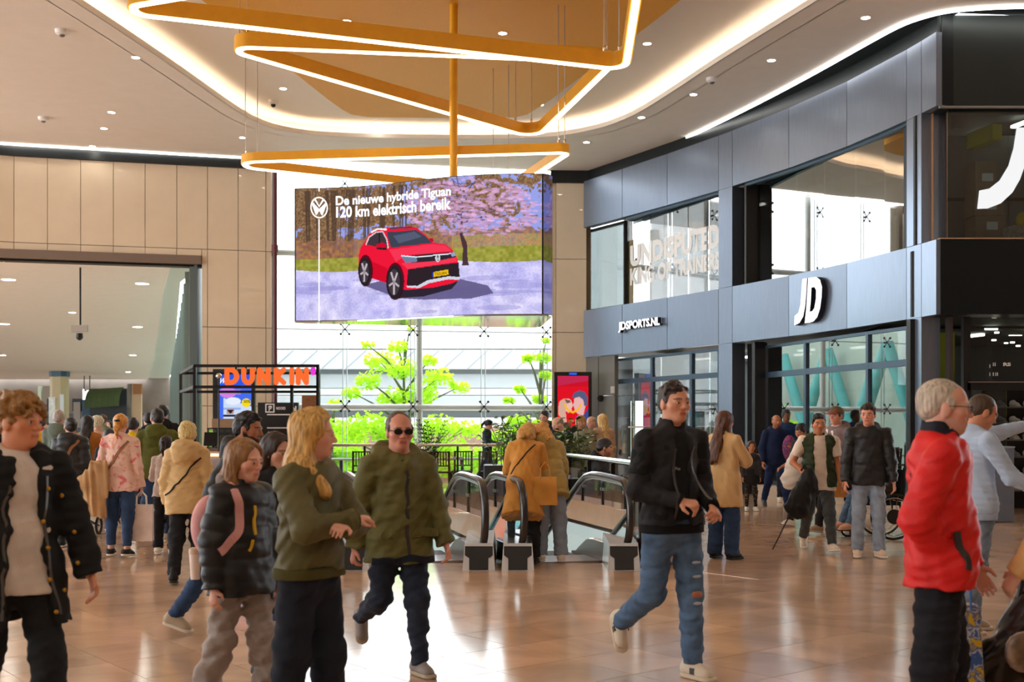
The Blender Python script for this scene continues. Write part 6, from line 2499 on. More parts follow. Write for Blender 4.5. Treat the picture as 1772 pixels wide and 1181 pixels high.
        if st == 'tousled':
            for i in range(60):
                a, b = rg.uniform(0, 2 * math.pi), rg.uniform(.15, 1.5)
                if math.sin(a) > .5:
                    b = max(b, .55)
                q = V3(math.cos(a) * math.cos(b) * .078, math.sin(a) * math.cos(b) * .098 - .012, math.sin(b) * .090 + .030)
                g.u(Cap(hp(*q), hp(q[0] * 1.04 + .008, q[1] * 1.04 + .012, q[2] + .004), .015 * hs, .008 * hs), .010)
        if st == 'bald':
            g.sub(Ell(hp(0, .01, .10), V3(.085, .105, .078) * hs, HR), .01)
        if st == 'quiff':
            g.u(Cap(hp(-.03, .055, .105), hp(.04, .06, .11), .028 * hs, .024 * hs), .03)
            g.u(Cap(hp(.0, .02, .115), hp(.05, .065, .095), .03 * hs, .018 * hs), .03)
        if st == 'pony':
            g.u(Ell(hp(0, -.115, .045), V3(.024, .022, .024) * hs), .01)
            g.u(Cap(hp(0, -.13, .035), hp(.01, -.165, -.06), .028 * hs, .036 * hs, .8, HR @ V3(0, 1, 0)), .015)
            g.u(Cap(hp(.01, -.165, -.06), hp(.015, -.15, -.17), .036 * hs, .012 * hs, .8, HR @ V3(0, 1, 0)), .015)
        if st == 'bun':
            g.u(Ell(hp(0, -.105, .05), V3(.045, .04, .045) * hs), .012)
        g.noise = (hair.get('rough', min(.0045, th * .35)), 95 if st != 'curly' else 120, 3, (1, 1, .25 if st in ('long', 'bob', 'pony') else 1))
        ho, _ = field_mesh('hair', g, hf * 1.15 if tier != 'near' else .0058, None, hm, root)
        if st == 'pony':
            MB().loop_band([(.026 * hs * math.cos(t), .026 * hs * math.sin(t)) for t in np.linspace(0, 2 * math.pi, 12)[:-1]], -.012, .012, .016).build('hair_tie', M_BLACK, ho, loc=tuple(hp(0, -.128, .045)))
    if cap:
        g = Field()
        g.u(Ell(hp(0, -.008, .040), V3(.096, .116, .096) * hs, HR), 0)
        g.cut(Plane(hp(0, 0, .034), HR @ V3(0, .05, -1)))
        co, _ = field_mesh('cap', g, hf * 1.2, None, cloth('cap_%d_%d_%d' % cap[0], rgb(*cap[0])), root)
        g = Field()
        g.u(Cap(hp(0, .06, .040), hp(0, .135, .030), .072 * hs, .058 * hs), 0)
        g.cut(Plane(hp(0, .1, .043), HR @ V3(0, .12, 1)))
        g.cut(Plane(hp(0, .1, .031), HR @ V3(0, -.12, -1)))
        field_mesh('cap_peak', g, hf * .8, None, cloth('cap_%d_%d_%d' % cap[1], rgb(*cap[1])), co)
    if glasses:
        gm = mat('spectacle_frame_%s' % glasses, rgb(20, 20, 24) if glasses == 'dark' else rgb(50, 40, 36), .3)
        gl_ = None
        mb = MB()
        for sd in (-1, 1):
            ring = [hp(sd * .033 + .026 * math.cos(t) * 1.0, .104 - .004 * abs(math.cos(t)), -.002 + .018 * math.sin(t)) for t in np.linspace(0, 2 * math.pi, 15)[:-1]]
            mb.tube([tuple(p) for p in ring], .0022, 6, closed=True)
            mb.tube([tuple(hp(sd * .059, .10, .004)), tuple(hp(sd * .081, .05, .006)), tuple(hp(sd * .082, -.01, .004))], .0024, 6)
        mb.tube([tuple(hp(-.008, .108, .004)), tuple(hp(.008, .108, .004))], .002, 6)
        go = mb.build('spectacles', gm, root)
        if glasses == 'dark':
            mb = MB()
            for sd in (-1, 1):
                ring = [tuple(hp(sd * .033 + .026 * math.cos(t), .104, -.002 + .018 * math.sin(t))) for t in np.linspace(0, 2 * math.pi, 15)[:-1]]
                mb.add(ring, [tuple(range(14))])
            mb.build('lenses', mat('dark_lens', rgb(40, 28, 22), .2), go)

    # ---- clothes
    def torso(ease, hem, fat2=1.0, flare=0.0, quilt=None, belly=0.0, bust=0.0, shrug=0.0):
        t = Field()
        q3 = (quilt[0], quilt[1]) if quilt else None
        e = ease
        tw2 = tw * fat2
        t.u(Cap(tp(0, 0, .37 * s), tp(0, 0, .12 * s), .137 * tw2 + e, .130 * tw2 + e, .72, U, quilt=(q3 + (0.0,)) if q3 else None), .05)
        t.u(Cap(tp(0, 0, .12 * s), tp(0, 0, min(hem, -.02) * 1.0), .130 * tw2 + e, (.152 * tw2 + e) + flare, .74, U, quilt=(q3 + (.25 * s,)) if q3 else None), .05)
        for sd_, kk_ in ((-1, 'ls'), (1, 'rs')):
            t.u(Cap(J['neck'] - T @ V3(-sd_ * .03, 0, .055) * s, J[kk_] + T @ V3(-sd_ * .02, 0, -.006) * s, .050 * s + e * .6, .047 * s + e * .6), .05)
        t.u(Cap(J['neck'] - T @ V3(0, 0, .05) * s, J['neck'] + T @ V3(0, 0, .005) * s, .085 * s + e * .4, .058 * s + e * .3), .05)
        if hem < -.03:
            for c_ in 'lr':
                kd_ = J[c_ + 'k'] - J[c_ + 'h']
                t.u(Cap(J[c_ + 'h'], J[c_ + 'h'] + kd_ * .75, .084 * bw * fat + e * .8 + .008, .072 * bw * fat + e * .8 + .008), .04)
        if belly:
            t.u(Ell(tp(0, .055 * s, .06 * s), V3(.14, .12, .17) * s * belly, T), .06)
        if bust:
            for sd in (-1, 1):
                t.u(Ell(tp(sd * .065 * s, .075 * s, .27 * s), V3(.06, .055, .06) * s * bust, T), .05)
        t.cut(Plane(tp(0, 0, hem), T @ V3(0, 0, -1)))
        t.cut(Plane(J['neck'] + T @ V3(0, 0, .035 * s), T @ V3(0, .35, 1)))
        return t

    def sleeves(fld, ease, length, quilt=None, k=.035, cuffr=1.0):
        for c in 'lr':
            q = (quilt[0], quilt[1], 0.0) if quilt else None
            q2 = (quilt[0], quilt[1], .29 * s) if quilt else None
            if length == 'short':
                fld.u(Cap(J[c + 's'], J[c + 'e'], .05 * bw * af + ease, .052 * bw * af + ease, cut_b=.68), k)
            else:
                lo_ = Field()
                lo_.u(Cap(J[c + 's'], J[c + 'e'], .046 * bw * af + ease * .8, .040 * bw * af + ease * .9, quilt=q), 0)
                lo_.u(Cap(J[c + 'e'], J[c + 'w'] + J[c + 'fd'] * .015, .040 * bw * af + ease * .9, (.029 * bw * af + ease * .7) * cuffr, cut_b=1.0 if length == 'long' else .45, quilt=q2), .02)
                fld.u(lo_, k)

    out_f = {}
    made = []
    if top:
        layers = []
        if top.get('under'):
            layers.append((top['under'], 'shirt'))
        layers.append((top, top.get('name', 'jacket')))
        for spec, nm in layers:
            e = spec.get('ease', .02) * (.6 + .4 * s)
            hem = spec.get('hem', -.1) * s
            t = torso(e, hem, spec.get('fat', 1.0), spec.get('flare', 0.0) * s, spec.get('quilt'), spec.get('belly', 0), spec.get('bust', 0))
            ln = spec.get('sleeve', 'long')
            if spec.get('open'):
                o0, o1 = spec['open']
                # wedge opening down the front
                w_ = Field()
                w_.u(Cap(tp(0, .26 * s, .5 * s), tp(0, .26 * s, hem - .1), o0 * s, o1 * s, 3.2, U), 0)
                t.sub(w_.ops[0][1], .008)
            g = Field()
            g.u(t, 0)
            if ln:
                sl = Field()
                sleeves(sl, spec.get('sease', e), ln, spec.get('quilt'), .0, spec.get('cuff', 1.0))
                g.u(sl, spec.get('k', .016))
            cl_ = spec.get('collar')
            if cl_ in ('stand', 'high'):
                hh = .055 if cl_ == 'stand' else .085
                c0, c1 = J['neck'] - T @ V3(0, -.004, .03) * s, J['neck'] + T @ V3(0, .012, hh) * s
                g.u(Cap(c0, c1, .088 * s, .078 * s, .95, U, cut_b=1.0), .015)
                g.sub(Cap(c0 + T @ V3(0, .0, .055) * s, c1 + T @ V3(0, .01, .04) * s, .060 * s, .066 * s), .006)
                if spec.get('open'):
                    g.sub(Cap(c0 + T @ V3(0, .11, .06) * s, c1 + T @ V3(0, .11, .06) * s, .055 * s, .065 * s), .01)
            if cl_ in ('hood', 'bighood'):
                b_ = 1.25 if cl_ == 'bighood' else 1.0
                ring = [J['neck'] + T @ (V3(.098 * math.sin(t_) * b_, -.035 - .075 * math.cos(t_) * b_, .0 + .035 * math.cos(t_) * b_) * s) for t_ in np.linspace(-2.2, 2.2, 9)]
                for p0, p1 in zip(ring, ring[1:]):
                    g.u(Cap(p0, p1, .04 * s * b_, .04 * s * b_), .02)
                g.u(Ell(J['neck'] + T @ V3(0, -.105 * b_, -.035) * s, V3(.115, .055, .10) * s * b_, T), .03)
            g.noise = (spec.get('fold', .0055), spec.get('ffreq', 26), rg.randint(0, 99), spec.get('fan', (1, 1, 1.5)))
            ob, vv = field_mesh(nm, g, hc_ * (1.0 if tier != 'near' else 1.0), None, spec['mat'], root)
            if spec.get('paint'):
                spec['paint'](ob, vv, pel, T, s)
            out_f[nm] = g
            made.append(ob)
            if spec.get('rib') and tier != 'far':
                rm = spec['rib']
                for c in 'lr':
                    cf = Field()
                    rr_ = (.030 * bw * af + e * .55)
                    cf.u(Cap(J[c + 'e'], J[c + 'w'] + J[c + 'fd'] * .03, rr_ * 1.12, rr_, cut_a=.88, cut_b=1.0), 0)
                    field_mesh('cuff', cf, hc_ * .8, None, rm, ob)
                hb2 = torso(e * .82, hem - .045 * s, spec.get('fat', 1.0), spec.get('flare', 0.0) * s, None, spec.get('belly', 0), 0)
                hb2.cut(Plane(tp(0, 0, hem + .01), T @ V3(0, 0, 1)))
                field_mesh('hem_band', hb2, hc_, None, rm, ob)
    if legs:
        e = legs.get('ease', .012) * (.6 + .4 * s)
        wide = legs.get('wide', 0.0) * s
        g = Field()
        g.u(Cap(pel + V3(0, 0, .09) * s, pel + V3(0, 0, -.06) * s, .118 * tw + e * .6, .136 * tw + e * .6, .72, V3(0, 1, 0), cut_a=0.0), .0)
        kk = legs.get('end', 1.02)
        for c in 'lr':
            lg = Field()
            lg.u(Cap(J[c + 'h'], J[c + 'k'], .080 * bw * fat + e, .058 * bw * fat + e + wide * .6), 0)
            lg.u(Cap(J[c + 'k'], J[c + 'a'], .058 * bw * fat + e + wide * .6, .042 * bw + e + wide, cut_b=kk), .03)
            g.u(lg, .04)
        g.noise = (legs.get('fold', .006), 30, rg.randint(0, 99), (1, 1, 1.6))
        lo_, vv = field_mesh(legs.get('name', 'trousers'), g, hc_, None, legs['mat'], root)
        out_f['legs'] = g
        if legs.get('skirt'):
            sk_, sm, sn = legs['skirt']
            g2 = Field()
            g2.u(Cap(pel + V3(0, 0, .1) * s, pel + V3(0, 0, -sk_ * s), .14 * tw + e + .01, .20 * tw + e + .03, .85, V3(0, 1, 0), cut_b=1.0, cut_a=0.0), 0)
            g2.noise = (.008, 50, 5, (1, 1, .15))
            field_mesh(sn, g2, hc_, None, sm, root)
    # ---- shoes
    shp = dict(kind='sneaker', up=(235, 230, 222), sole=(240, 238, 232))
    shp.update(shoes or {})
    hsho = {'near': .008, 'mid': .012, 'far': .02}[tier]
    parts = shoe_mesh(shp['kind'], hsho)
    um = cloth('shoe_%d_%d_%d' % tuple(shp['up']), rgb(*shp['up']), .6, noise=.06)
    sm_ = mat('sole_%d_%d_%d' % tuple(shp['sole']), rgb(*shp['sole']), .6)
    shoe_objs = {}
    for k in 'lr':
        Rf, fs = feet[k]
        key = ('me', shp['kind'], hsho, um.name, sm_.name)
        if key not in SHOES:
            SHOES[key] = (fast_mesh('shoe', parts[0][0], parts[0][1], True), fast_mesh('sole', parts[1][0], parts[1][1], True))
            SHOES[key][0].materials.append(um)
            SHOES[key][1].materials.append(sm_)
        so_ = mesh_obj('shoe', SHOES[key][0], None, root)
        Mx = Matrix(np.array(Rf * fs).tolist()).to_4x4()
        Mx.translation = Vector(J[k + 'a'])
        so_.matrix_local = Mx
        mesh_obj('sole', SHOES[key][1], None, so_)
        shoe_objs[k] = so_
    return dict(shoes=shoe_objs, root=root, J=J, f=out_f, tp=tp, hp=hp, s=s, T=T, pel=pel, made=made, rz=rz, world=lambda p: Vector((X, Y, zoff)) + Matrix.Rotation(rz, 3, 'Z') @ Vector(tuple(p)))


def carried(name, label, cat, r, group=None):
    """a thing worn or held by a person: top-level, placed in that person's frame"""
    return empty(name, r['root'].location, r['rz'], label, cat, group)


def strap(r, garment, pts, w, m, obj_name, label, cat='bag', th=.006, part='strap', n=26):
    """cross-body strap as its own thing lying on the garment; way-points in torso space (times s)"""
    o = carried(obj_name, label, cat, r)
    P = [r['tp'](*(np.array(p) * r['s'])) for p in pts]
    ribbon(r['f'][garment], P, w, th, part, m, o, n)
    return o


def bag_box(name, label, loc, size, rz, m, handle_m, cat='bag', handle=.16, taper=1.0):
    o = empty(name, loc, rz, label, cat, 'bags carried by shoppers')
    w, d, h = size
    mb = MB()
    mb.add([(-w / 2 * taper, -d / 2, 0), (w / 2 * taper, -d / 2, 0), (w / 2 * taper, d / 2, 0), (-w / 2 * taper, d / 2, 0), (-w / 2, -d * .2, h), (w / 2, -d * .2, h), (w / 2, d * .2, h), (-w / 2, d * .2, h)],
           [(3, 2, 1, 0), (4, 5, 6, 7), (0, 1, 5, 4), (1, 2, 6, 5), (2, 3, 7, 6), (3, 0, 4, 7)])
    mb.build('bag_body', m, o)
    for y in (-d * .2, d * .2):
        pts = [(-w * .22, y, h - .03), (-w * .2, y, h + handle * .6), (0, y * .3, h + handle), (w * .2, y, h + handle * .6), (w * .22, y, h - .03)]
        MB().tube(pts, .006, 6).build('handle', handle_m, o)
    return o

# ================================================================== THE PEOPLE
def speckle(name, cols, scale, rough=.75, dist=1.0):
    """cloth printed with blotches of several colours"""
    m = bpy.data.materials.new(name)
    m.use_nodes = True
    nt = m.node_tree
    b = nt.nodes['Principled BSDF']
    b.inputs['Roughness'].default_value = rough
    tc = nt.nodes.new('ShaderNodeTexCoord')
    n = nt.nodes.new('ShaderNodeTexNoise')
    n.inputs['Scale'].default_value = scale
    n.inputs['Detail'].default_value = 3
    n.inputs['Distortion'].default_value = dist
    nt.links.new(tc.outputs['Object'], n.inputs['Vector'])
    r = nt.nodes.new('ShaderNodeValToRGB')
    e = r.color_ramp.elements
    while len(e) < len(cols):
        e.new(.5)
    for k, (p, c) in enumerate(cols):
        e[k].position = p
        e[k].color = (*rgb(*c), 1)
    nt.links.new(n.outputs[0], r.inputs[0])
    nt.links.new(r.outputs[0], b.inputs['Base Color'])
    return m


BLK = cloth('black', rgb(34, 34, 37), .75, noise=.25)
BLKP = cloth('black_nylon', rgb(26, 28, 31), .5, noise=.2, bump=.15, spec=.5)
BLKT = cloth('black_trouser', rgb(30, 31, 35), .8, noise=.2)
OLIVE = cloth('olive_nylon', rgb(92, 86, 46), .6, noise=.12, spec=.4)
OLIVE2 = cloth('olive_parka', rgb(98, 94, 46), .65, noise=.14, spec=.4)
NAVYT = cloth('navy_trouser', rgb(38, 46, 62), .8, noise=.2)
JEAN = cloth('blue_jeans', rgb(84, 112, 144), .8, noise=.35)
JEAND = cloth('dark_blue_jeans', rgb(46, 70, 106), .8, noise=.25)
JEANL = cloth('light_grey_jeans', rgb(150, 164, 182), .8, noise=.18)
CAMEL = cloth('camel_wool', rgb(206, 142, 62), .9, noise=.1, sheen=.2)
BEIGEC = cloth('beige_wool', rgb(216, 176, 122), .9, noise=.08, sheen=.2)
WHT = cloth('white_cotton', rgb(226, 220, 212), .85, noise=.06)
PEACH = cloth('cream_tee', rgb(238, 220, 204), .85, noise=.06)
GREYH = cloth('grey_marl', rgb(140, 128, 124), .9, noise=.12)
BOOTB = dict(kind='boot', up=(30, 28, 28), sole=(20, 20, 20))
SNKB = dict(kind='sneaker', up=(34, 34, 38), sole=(232, 228, 220))
SNKW = dict(kind='sneaker', up=(236, 226, 212), sole=(240, 236, 228))
SNKT = dict(kind='sneaker', up=(176, 156, 132), sole=(206, 190, 168))
WALK_L = dict(ll=(20, 2, 4), rl=(-16, 2, 18), lf=-8, rf=24, la=(-14, 8, 14, 0), ra=(16, 8, 22, 0))
WALK_R = dict(rl=(20, 2, 4), ll=(-16, 2, 18), rf=-8, lf=24, ra=(-14, 8, 14, 0), la=(16, 8, 22, 0))


def W(base, **k):
    d = dict(base)
    d.update(k)
    return d


def zipper(r, g, x, z0, z1, w, m, y=.25, n=22, name='zip', x1=None):
    x1 = x if x1 is None else x1
    pts = [r['tp'](*(np.array(p) * r['s'])) for p in ((x, y, z0), ((x + x1) / 2, y, (z0 + z1) / 2), (x1, y, z1))]
    return ribbon(r['f'][g], pts, w, .004, name, m, r['made'][-1], n)


def buttons(r, g, pts, rad, m, name='button'):
    P = [r['tp'](*(np.array(p) * r['s'])) for p in pts]
    Q, N = r['f'][g].project(P)
    for q, n_ in zip(Q, N):
        MB().sphere(tuple(q + n_ * rad * .3), rad, 10, 6).build(name, m, r['made'][-1], smooth=True)


M_ZIP = mat('zip_metal', rgb(96, 92, 88), .4, metal=.6)
M_ZIPD = mat('zip_dark', rgb(46, 44, 44), .5)
M_BRASS = mat('brass_button', rgb(190, 140, 50), .3, metal=.8)
M_BROWNL = mat('brown_leather', rgb(150, 108, 70), .5)

# ---- black jacket man, right of centre
r = person('man in the open black bomber jacket and ripped blue jeans, walking', gx(1163, 6.85), 6.85, 1.79, (.42, -.9), 'near',
           pose=dict(la=(-4, 9, 72, 22), ra=(-2, 9, 76, 40), ll=(6, 1, 3), rl=(-6, 2, 52), lf=0, rf=62, lc=55, rc=50),
           top=dict(name='jacket', mat=BLK, ease=.022, hem=-.06, collar='stand', open=(.06, .075), rib=cloth('black_rib', rgb(22, 22, 24), .95), under=dict(mat=cloth('black_tee', rgb(22, 25, 25)), ease=.010, hem=-.03, sleeve='short')),
           legs=dict(mat=JEAN, fold=.005, ease=.016), hair=dict(style='tousled', col=(54, 40, 32), th=.004, rough=.002), shoes=dict(kind='sneaker', up=(226, 212, 190), sole=(214, 196, 170)), skin=(214, 152, 122), head=(2, 0))
for k_ in 'lr':
    for sx in (-1, 1):
        MB().box((sx * .040, .035, -.040), (.012, .034, .036)).build('side_patch', M_BLACK, r['shoes'][k_])
zipper(r, 'jacket', -.105, .40, -.06, .014, M_ZIP)
zipper(r, 'jacket', .105, .40, -.06, .014, M_ZIPD)
# ripped knee
kx_ = r['J']['lk']
Q, N_ = r['f']['legs'].project([kx_ + V3(0, .12, .0)])
MB().sphere((0, 0, 0), .03, 12, 8, (1.3, .35, .8)).build('ripped_knee_skin', mat('knee_skin', rgb(176, 116, 90), .6), r['root'], smooth=True, loc=tuple(Q[0] - N_[0] * .006))
for k, (dx, dz) in enumerate([(.0, .10), (-.02, .17), (.01, -.05)]):
    Q, N_ = r['f']['legs'].project([kx_ + V3(dx, .12, dz)])
    MB().sphere((0, 0, 0), .022, 10, 6, (1.4, .25, .5)).build('frayed_patch', mat('frayed_denim', rgb(176, 190, 204), .9), r['root'], smooth=True, loc=tuple(Q[0] - N_[0] * .003))
for k_, (u_, v_) in enumerate([(.03, .27), (.05, .275), (.065, .262)]):
    MB().sphere(tuple(r['tp'](u_, .118, v_)), .012, 8, 5, (1, .3, .7)).build('shirt_print', mat('shirt_print', rgb(110, 110, 108), .7), r['root'])

# ---- old man in red, right foreground
r = person('old man in the bright red jacket with spectacles, seen from the side', gx(1625, 5.0), 5.0, 1.72, (.97, -.24), 'near', fat=1.14,
           pose=dict(ra=(-22, 8, 62, 26), la=(10, 8, 20, 0), ll=(6, 2, 4), rl=(-4, 2, 6), rc=30),
           top=dict(name='jacket', mat=cloth('red_nylon', rgb(214, 22, 20), .55, noise=.08, spec=.4), ease=.032, hem=-.13, collar='stand', belly=.98, fold=.007, under=dict(mat=cloth('navy_shirt', rgb(34, 38, 48)), ease=.008, hem=0, collar='high', sleeve='short')),
           legs=dict(mat=cloth('black_wool', rgb(24, 25, 32), .85), wide=.02), hair=dict(style='short', col=(186, 170, 150), th=.005, rough=.0012, back=.008), shoes=dict(kind='slip', up=(30, 28, 28), sole=(20, 20, 20)),
           skin=(216, 158, 136), glasses='thin', beard=((190, 176, 164), .35), head=(0, 3))
ribbon(r['f']['jacket'], [r['tp'](*(np.array(p) * r['s'])) for p in ((.26, .10, .10), (.24, .15, -.04))], .03, .005, 'pocket_zip', M_ZIPD, r['made'][-1], 10)

# ---- man in pale blue sweater pointing
r = person('man in the pale blue sweater and grey jeans, stretching out one arm', gx(1688, 8.3), 8.3, 1.76, (1, .12), 'near',
           pose=dict(la=(98, 14, 6, 0), ra=(30, 8, 34, 0), ll=(4, 3, 3), rl=(-8, 2, 8), rc=35, lc=15),
           top=dict(name='sweater', mat=cloth('pale_blue_knit', rgb(176, 192, 214), .9, noise=.06), ease=.022, hem=-.08, collar='crew', rib=cloth('pale_blue_rib', rgb(166, 182, 206), .95)), legs=dict(mat=cloth('slate_jeans', rgb(116, 132, 150), .8, noise=.2), wide=.012),
           hair=dict(style='short', col=(74, 54, 36), th=.005, rough=.0012, back=.004), shoes=SNKT, skin=(196, 132, 100), head=(-4, 24))

# ---- parka man
r = person('man in the olive green hooded parka and dark trousers, facing the camera', gx(690, 6.95), 6.95, 1.60, (.42, -.9), 'near', fat=1.12,
           pose=dict(la=(8, 13, 14, 0), ra=(-10, 14, 10, 0), ll=(8, 2, 3), rl=(-10, 2, 55), lf=0, rf=64, rc=40, lc=35),
           top=dict(name='parka', mat=OLIVE2, ease=.038, hem=-.20, collar='bighood', fold=.006, ffreq=34, fat=1.0, k=.006), legs=dict(mat=NAVYT, fold=.008),
           hair=dict(style='short', col=(84, 62, 46), th=.006, back=.012), glasses='dark', shoes=dict(kind='sneaker', up=(150, 140, 136), sole=(176, 156, 132)), skin=(216, 148, 124), head=(-6, 0))
zipper(r, 'parka', .0, .44, -.18, .02, M_ZIPD)
ribbon(r['f']['parka'], [r['tp'](*(np.array(p) * r['s'])) for p in ((-.19, .2, -.02), (-.05, .25, -.02))], .05, .010, 'pocket_flap', OLIVE2, r['made'][-1], 12)
ribbon(r['f']['parka'], [r['tp'](*(np.array(p) * r['s'])) for p in ((.06, .25, -.02), (.19, .2, -.02))], .05, .010, 'pocket_flap', OLIVE2, r['made'][-1], 12)
ribbon(r['f']['parka'], [r['tp'](*(np.array(p) * r['s'])) for p in ((-.24, .1, -.185), (-.1, .25, -.185), (.1, .25, -.185), (.24, .1, -.185))], .04, .008, 'dark_hem', cloth('navy_hem', rgb(28, 32, 44)), r['made'][-1], 24)

# ---- blonde woman in olive bomber
r = person('blonde woman in the olive bomber jacket with folded arms, black trousers', gx(536, 5.35), 5.35, 1.585, (.86, -.5), 'near', sex='f', fat=1.12,
           pose=dict(la=(30, 8, 66, 66), ra=(34, 10, 70, 68), ll=(4, 2, 3), rl=(-4, 2, 4), lc=30, rc=30),
           top=dict(name='jacket', mat=OLIVE, ease=.036, hem=-.03, collar='crew', bust=.9, fold=.008, ffreq=30, rib=cloth('olive_rib', rgb(80, 76, 38), .95)), legs=dict(mat=cloth('black_blue_trouser', rgb(28, 33, 44), .85), wide=.03, fold=.005),
           hair=dict(style='long', col=(206, 160, 86), th=.018, len=.85, fr=.07), shoes=SNKB, skin=(226, 168, 144), head=(34, 0))

# ---- girl with pink strap
r = person('girl in the black quilted jacket and grey sweatpants with a pink shoulder strap', gx(418, 5.85), 5.85, 1.42, (.84, -.54), 'near', sex='f',
           pose=dict(la=(4, 8, 10, 0), ra=(-4, 10, 10, 0), ll=(10, 2, 3), rl=(-10, 2, 12), rf=14),
           top=dict(name='jacket', mat=BLKP, ease=.048, hem=-.17, collar='stand', quilt=(.085, .012), fold=.005, fat=1.1), legs=dict(mat=cloth('grey_sweat', rgb(166, 154, 146), .9, noise=.08), wide=.035, fold=.010),
           hair=dict(style='long', col=(150, 106, 60), th=.014, len=.8, fr=.05), shoes=SNKW, skin=(230, 170, 146), head=(6, 4))
g = Field()
nk, T_, s_ = r['J']['neck'], r['T'], r['s']
ring = [nk + T_ @ (V3(.098 * math.sin(t_), -.025 - .085 * math.cos(t_), .01 + .04 * math.cos(t_)) * s_) for t_ in np.linspace(-2.4, 2.4, 9)]
for q0, q1 in zip(ring, ring[1:]):
    g.u(Cap(q0, q1, .04 * s_, .04 * s_), .02)
field_mesh('grey_hood', g, .009, None, GREYH, r['root'])
M_PINKS = cloth('pink_strap', rgb(226, 166, 164), .7)
bp_ = carried('backpack', 'pink-strapped backpack worn by the girl in the quilted jacket', 'bag', r)
ribbon(r['f']['jacket'], [r['tp'](*(np.array(p) * s_)) for p in ((.13, -.16, .38), (.13, -.02, .50), (.135, .14, .40), (.16, .18, .25), (.21, .10, .14), (.22, .0, .10))], .042, .010, 'shoulder_strap', M_PINKS, bp_, 30)
g = Field()
g.u(Ell(r['tp'](0, -.27 * s_, .24 * s_), V3(.15, .09, .2) * s_), 0)
field_mesh('bag_body', g, .014, None, M_PINKS, bp_)
for dx, zt_, L in ((.045, .37, .12), (.09, .18, .1)):
    ribbon(r['f']['jacket'], [r['tp'](*(np.array(p) * s_)) for p in ((dx, .25, zt_), (dx, .25, zt_ - L))], .012, .008, 'yellow_cord', mat('yellow_cord', rgb(226, 180, 30), .6), r['root'], 8)

# ---- hidden dark-haired person between them
person('dark-haired person in black half hidden between the girl and the blonde woman', gx(474, 6.9), 6.9, 1.46, (.8, -.6), 'near', sex='f', top=dict(name='jacket', mat=BLK, ease=.03, hem=-.1, collar='stand'), legs=dict(mat=BLKT), hair=dict(style='bob', col=(52, 36, 28), th=.014), shoes=SNKB, skin=(216, 160, 132), head=(0, 6))

# ---- bearded man
r = person('bearded dark-haired man in the black hooded jacket behind the girl', gx(402, 8.35), 8.35, 1.68, (.98, -.12), 'near',
           pose=dict(la=(12, 8, 40, 0), ra=(-20, 12, 45, 0), ll=(26, 2, 8), rl=(-24, 2, 10), lf=-6, rf=16, rc=50),
           top=dict(name='jacket', mat=cloth('charcoal_nylon', rgb(40, 42, 45), .6), ease=.035, hem=-.12, collar='hood'), legs=dict(mat=JEAND), hair=dict(style='tousled', col=(26, 21, 20), th=.006, rough=.002), beard=((26, 20, 18), .92), shoes=SNKT, skin=(176, 116, 84), lean=10)
cup = empty('tumbler', (gx(338, 8.2), 8.2, zz(1003, 8.2)), 0, 'pale drinks tumbler with a lid held at the side of the bearded man', 'cup')
MB().lathe([(.032, 0), (.042, .17), (.042, .18)], n=18).build('cup_body', mat('pale_cup', rgb(226, 204, 190), .4), cup, smooth=True)
MB().lathe([(.045, .18), (.045, .215), (.03, .225)], n=18).build('lid', mat('tan_lid', rgb(206, 176, 150), .4), cup, smooth=True)

# ---- young man, left foreground
r = person('young man with curly brown hair in the open black coat, left foreground', gx(28, 5.15), 5.15, 1.655, (.70, -.72), 'near',
           pose=dict(la=(6, 17, 14, 0), ra=(-8, 12, 12, 0), ll=(14, 2, 4), rl=(-14, 2, 14), lf=-4, rf=20, lc=30),
           top=dict(name='coat', mat=cloth('black_cotton', rgb(27, 28, 28), .85, noise=.2), ease=.042, hem=-.30, flare=.05, collar='bighood', open=(.065, .12), fold=.008, under=dict(mat=cloth('pale_grey_tee', rgb(216, 204, 192)), ease=.026, hem=-.16, fold=.004, sleeve=None)),
           legs=dict(mat=cloth('black_jeans', rgb(28, 30, 32)), wide=.02), hair=dict(style='curly', col=(158, 114, 60), th=.012, line=.028, rough=.006), shoes=SNKB, skin=(222, 150, 112), head=(28, 0))
buttons(r, 'coat', [(-.135, .25, .34 - k * .14) for k in range(5)] + [(-.20, .22, .30 - k * .15) for k in range(4)], .011, M_BRASS)
zipper(r, 'coat', -.125, .38, -.26, .012, M_ZIP, x1=-.16)
zipper(r, 'coat', .125, .38, -.26, .012, M_ZIP, x1=.16)

# ---- walkers on the left, seen from behind
r = person('blonde woman with a ponytail in the pink flowered blouse, seen from behind', gx(208, 13.3), 13.3, 1.66, (.05, 1), 'mid', sex='f', fat=1.14,
           pose=dict(la=(-2, 16, 70, 20), ra=(2, 10, 10, 0), ll=(3, 3, 3), rl=(-4, 3, 6), rf=6),
           top=dict(name='blouse', mat=speckle('flowered_blouse', [(.0, (206, 170, 60)), (.34, (236, 170, 150)), (.42, (240, 206, 190)), (.56, (238, 196, 182)), (.64, (226, 96, 106)), (.74, (238, 170, 150))], 9), ease=.03, hem=-.16, fold=.008), legs=dict(mat=JEAND, fold=.005, end=.92),
           hair=dict(style='pony', col=(214, 150, 74), th=.012), shoes=dict(kind='slip', up=(34, 32, 32), sole=(236, 226, 210)))
strap(r, 'blouse', [(.16, .02, .46), (.1, -.14, .40), (-.05, -.18, .2), (-.18, -.12, .02)], .03, M_BROWNL, 'shoulder_bag', 'brown leather shoulder strap across the pink flowered blouse')
cg = empty('folded_coat', (gx(163, 13.15), 13.15, 0), 0, 'tan coat hanging over the arm of the woman in pink', 'coat')
g = Field()
g.u(Cap((.06, 0, 1.02), (-.03, 0, .48), .10, .17, .42, (0, 1, 0), cut_b=1.0), 0)
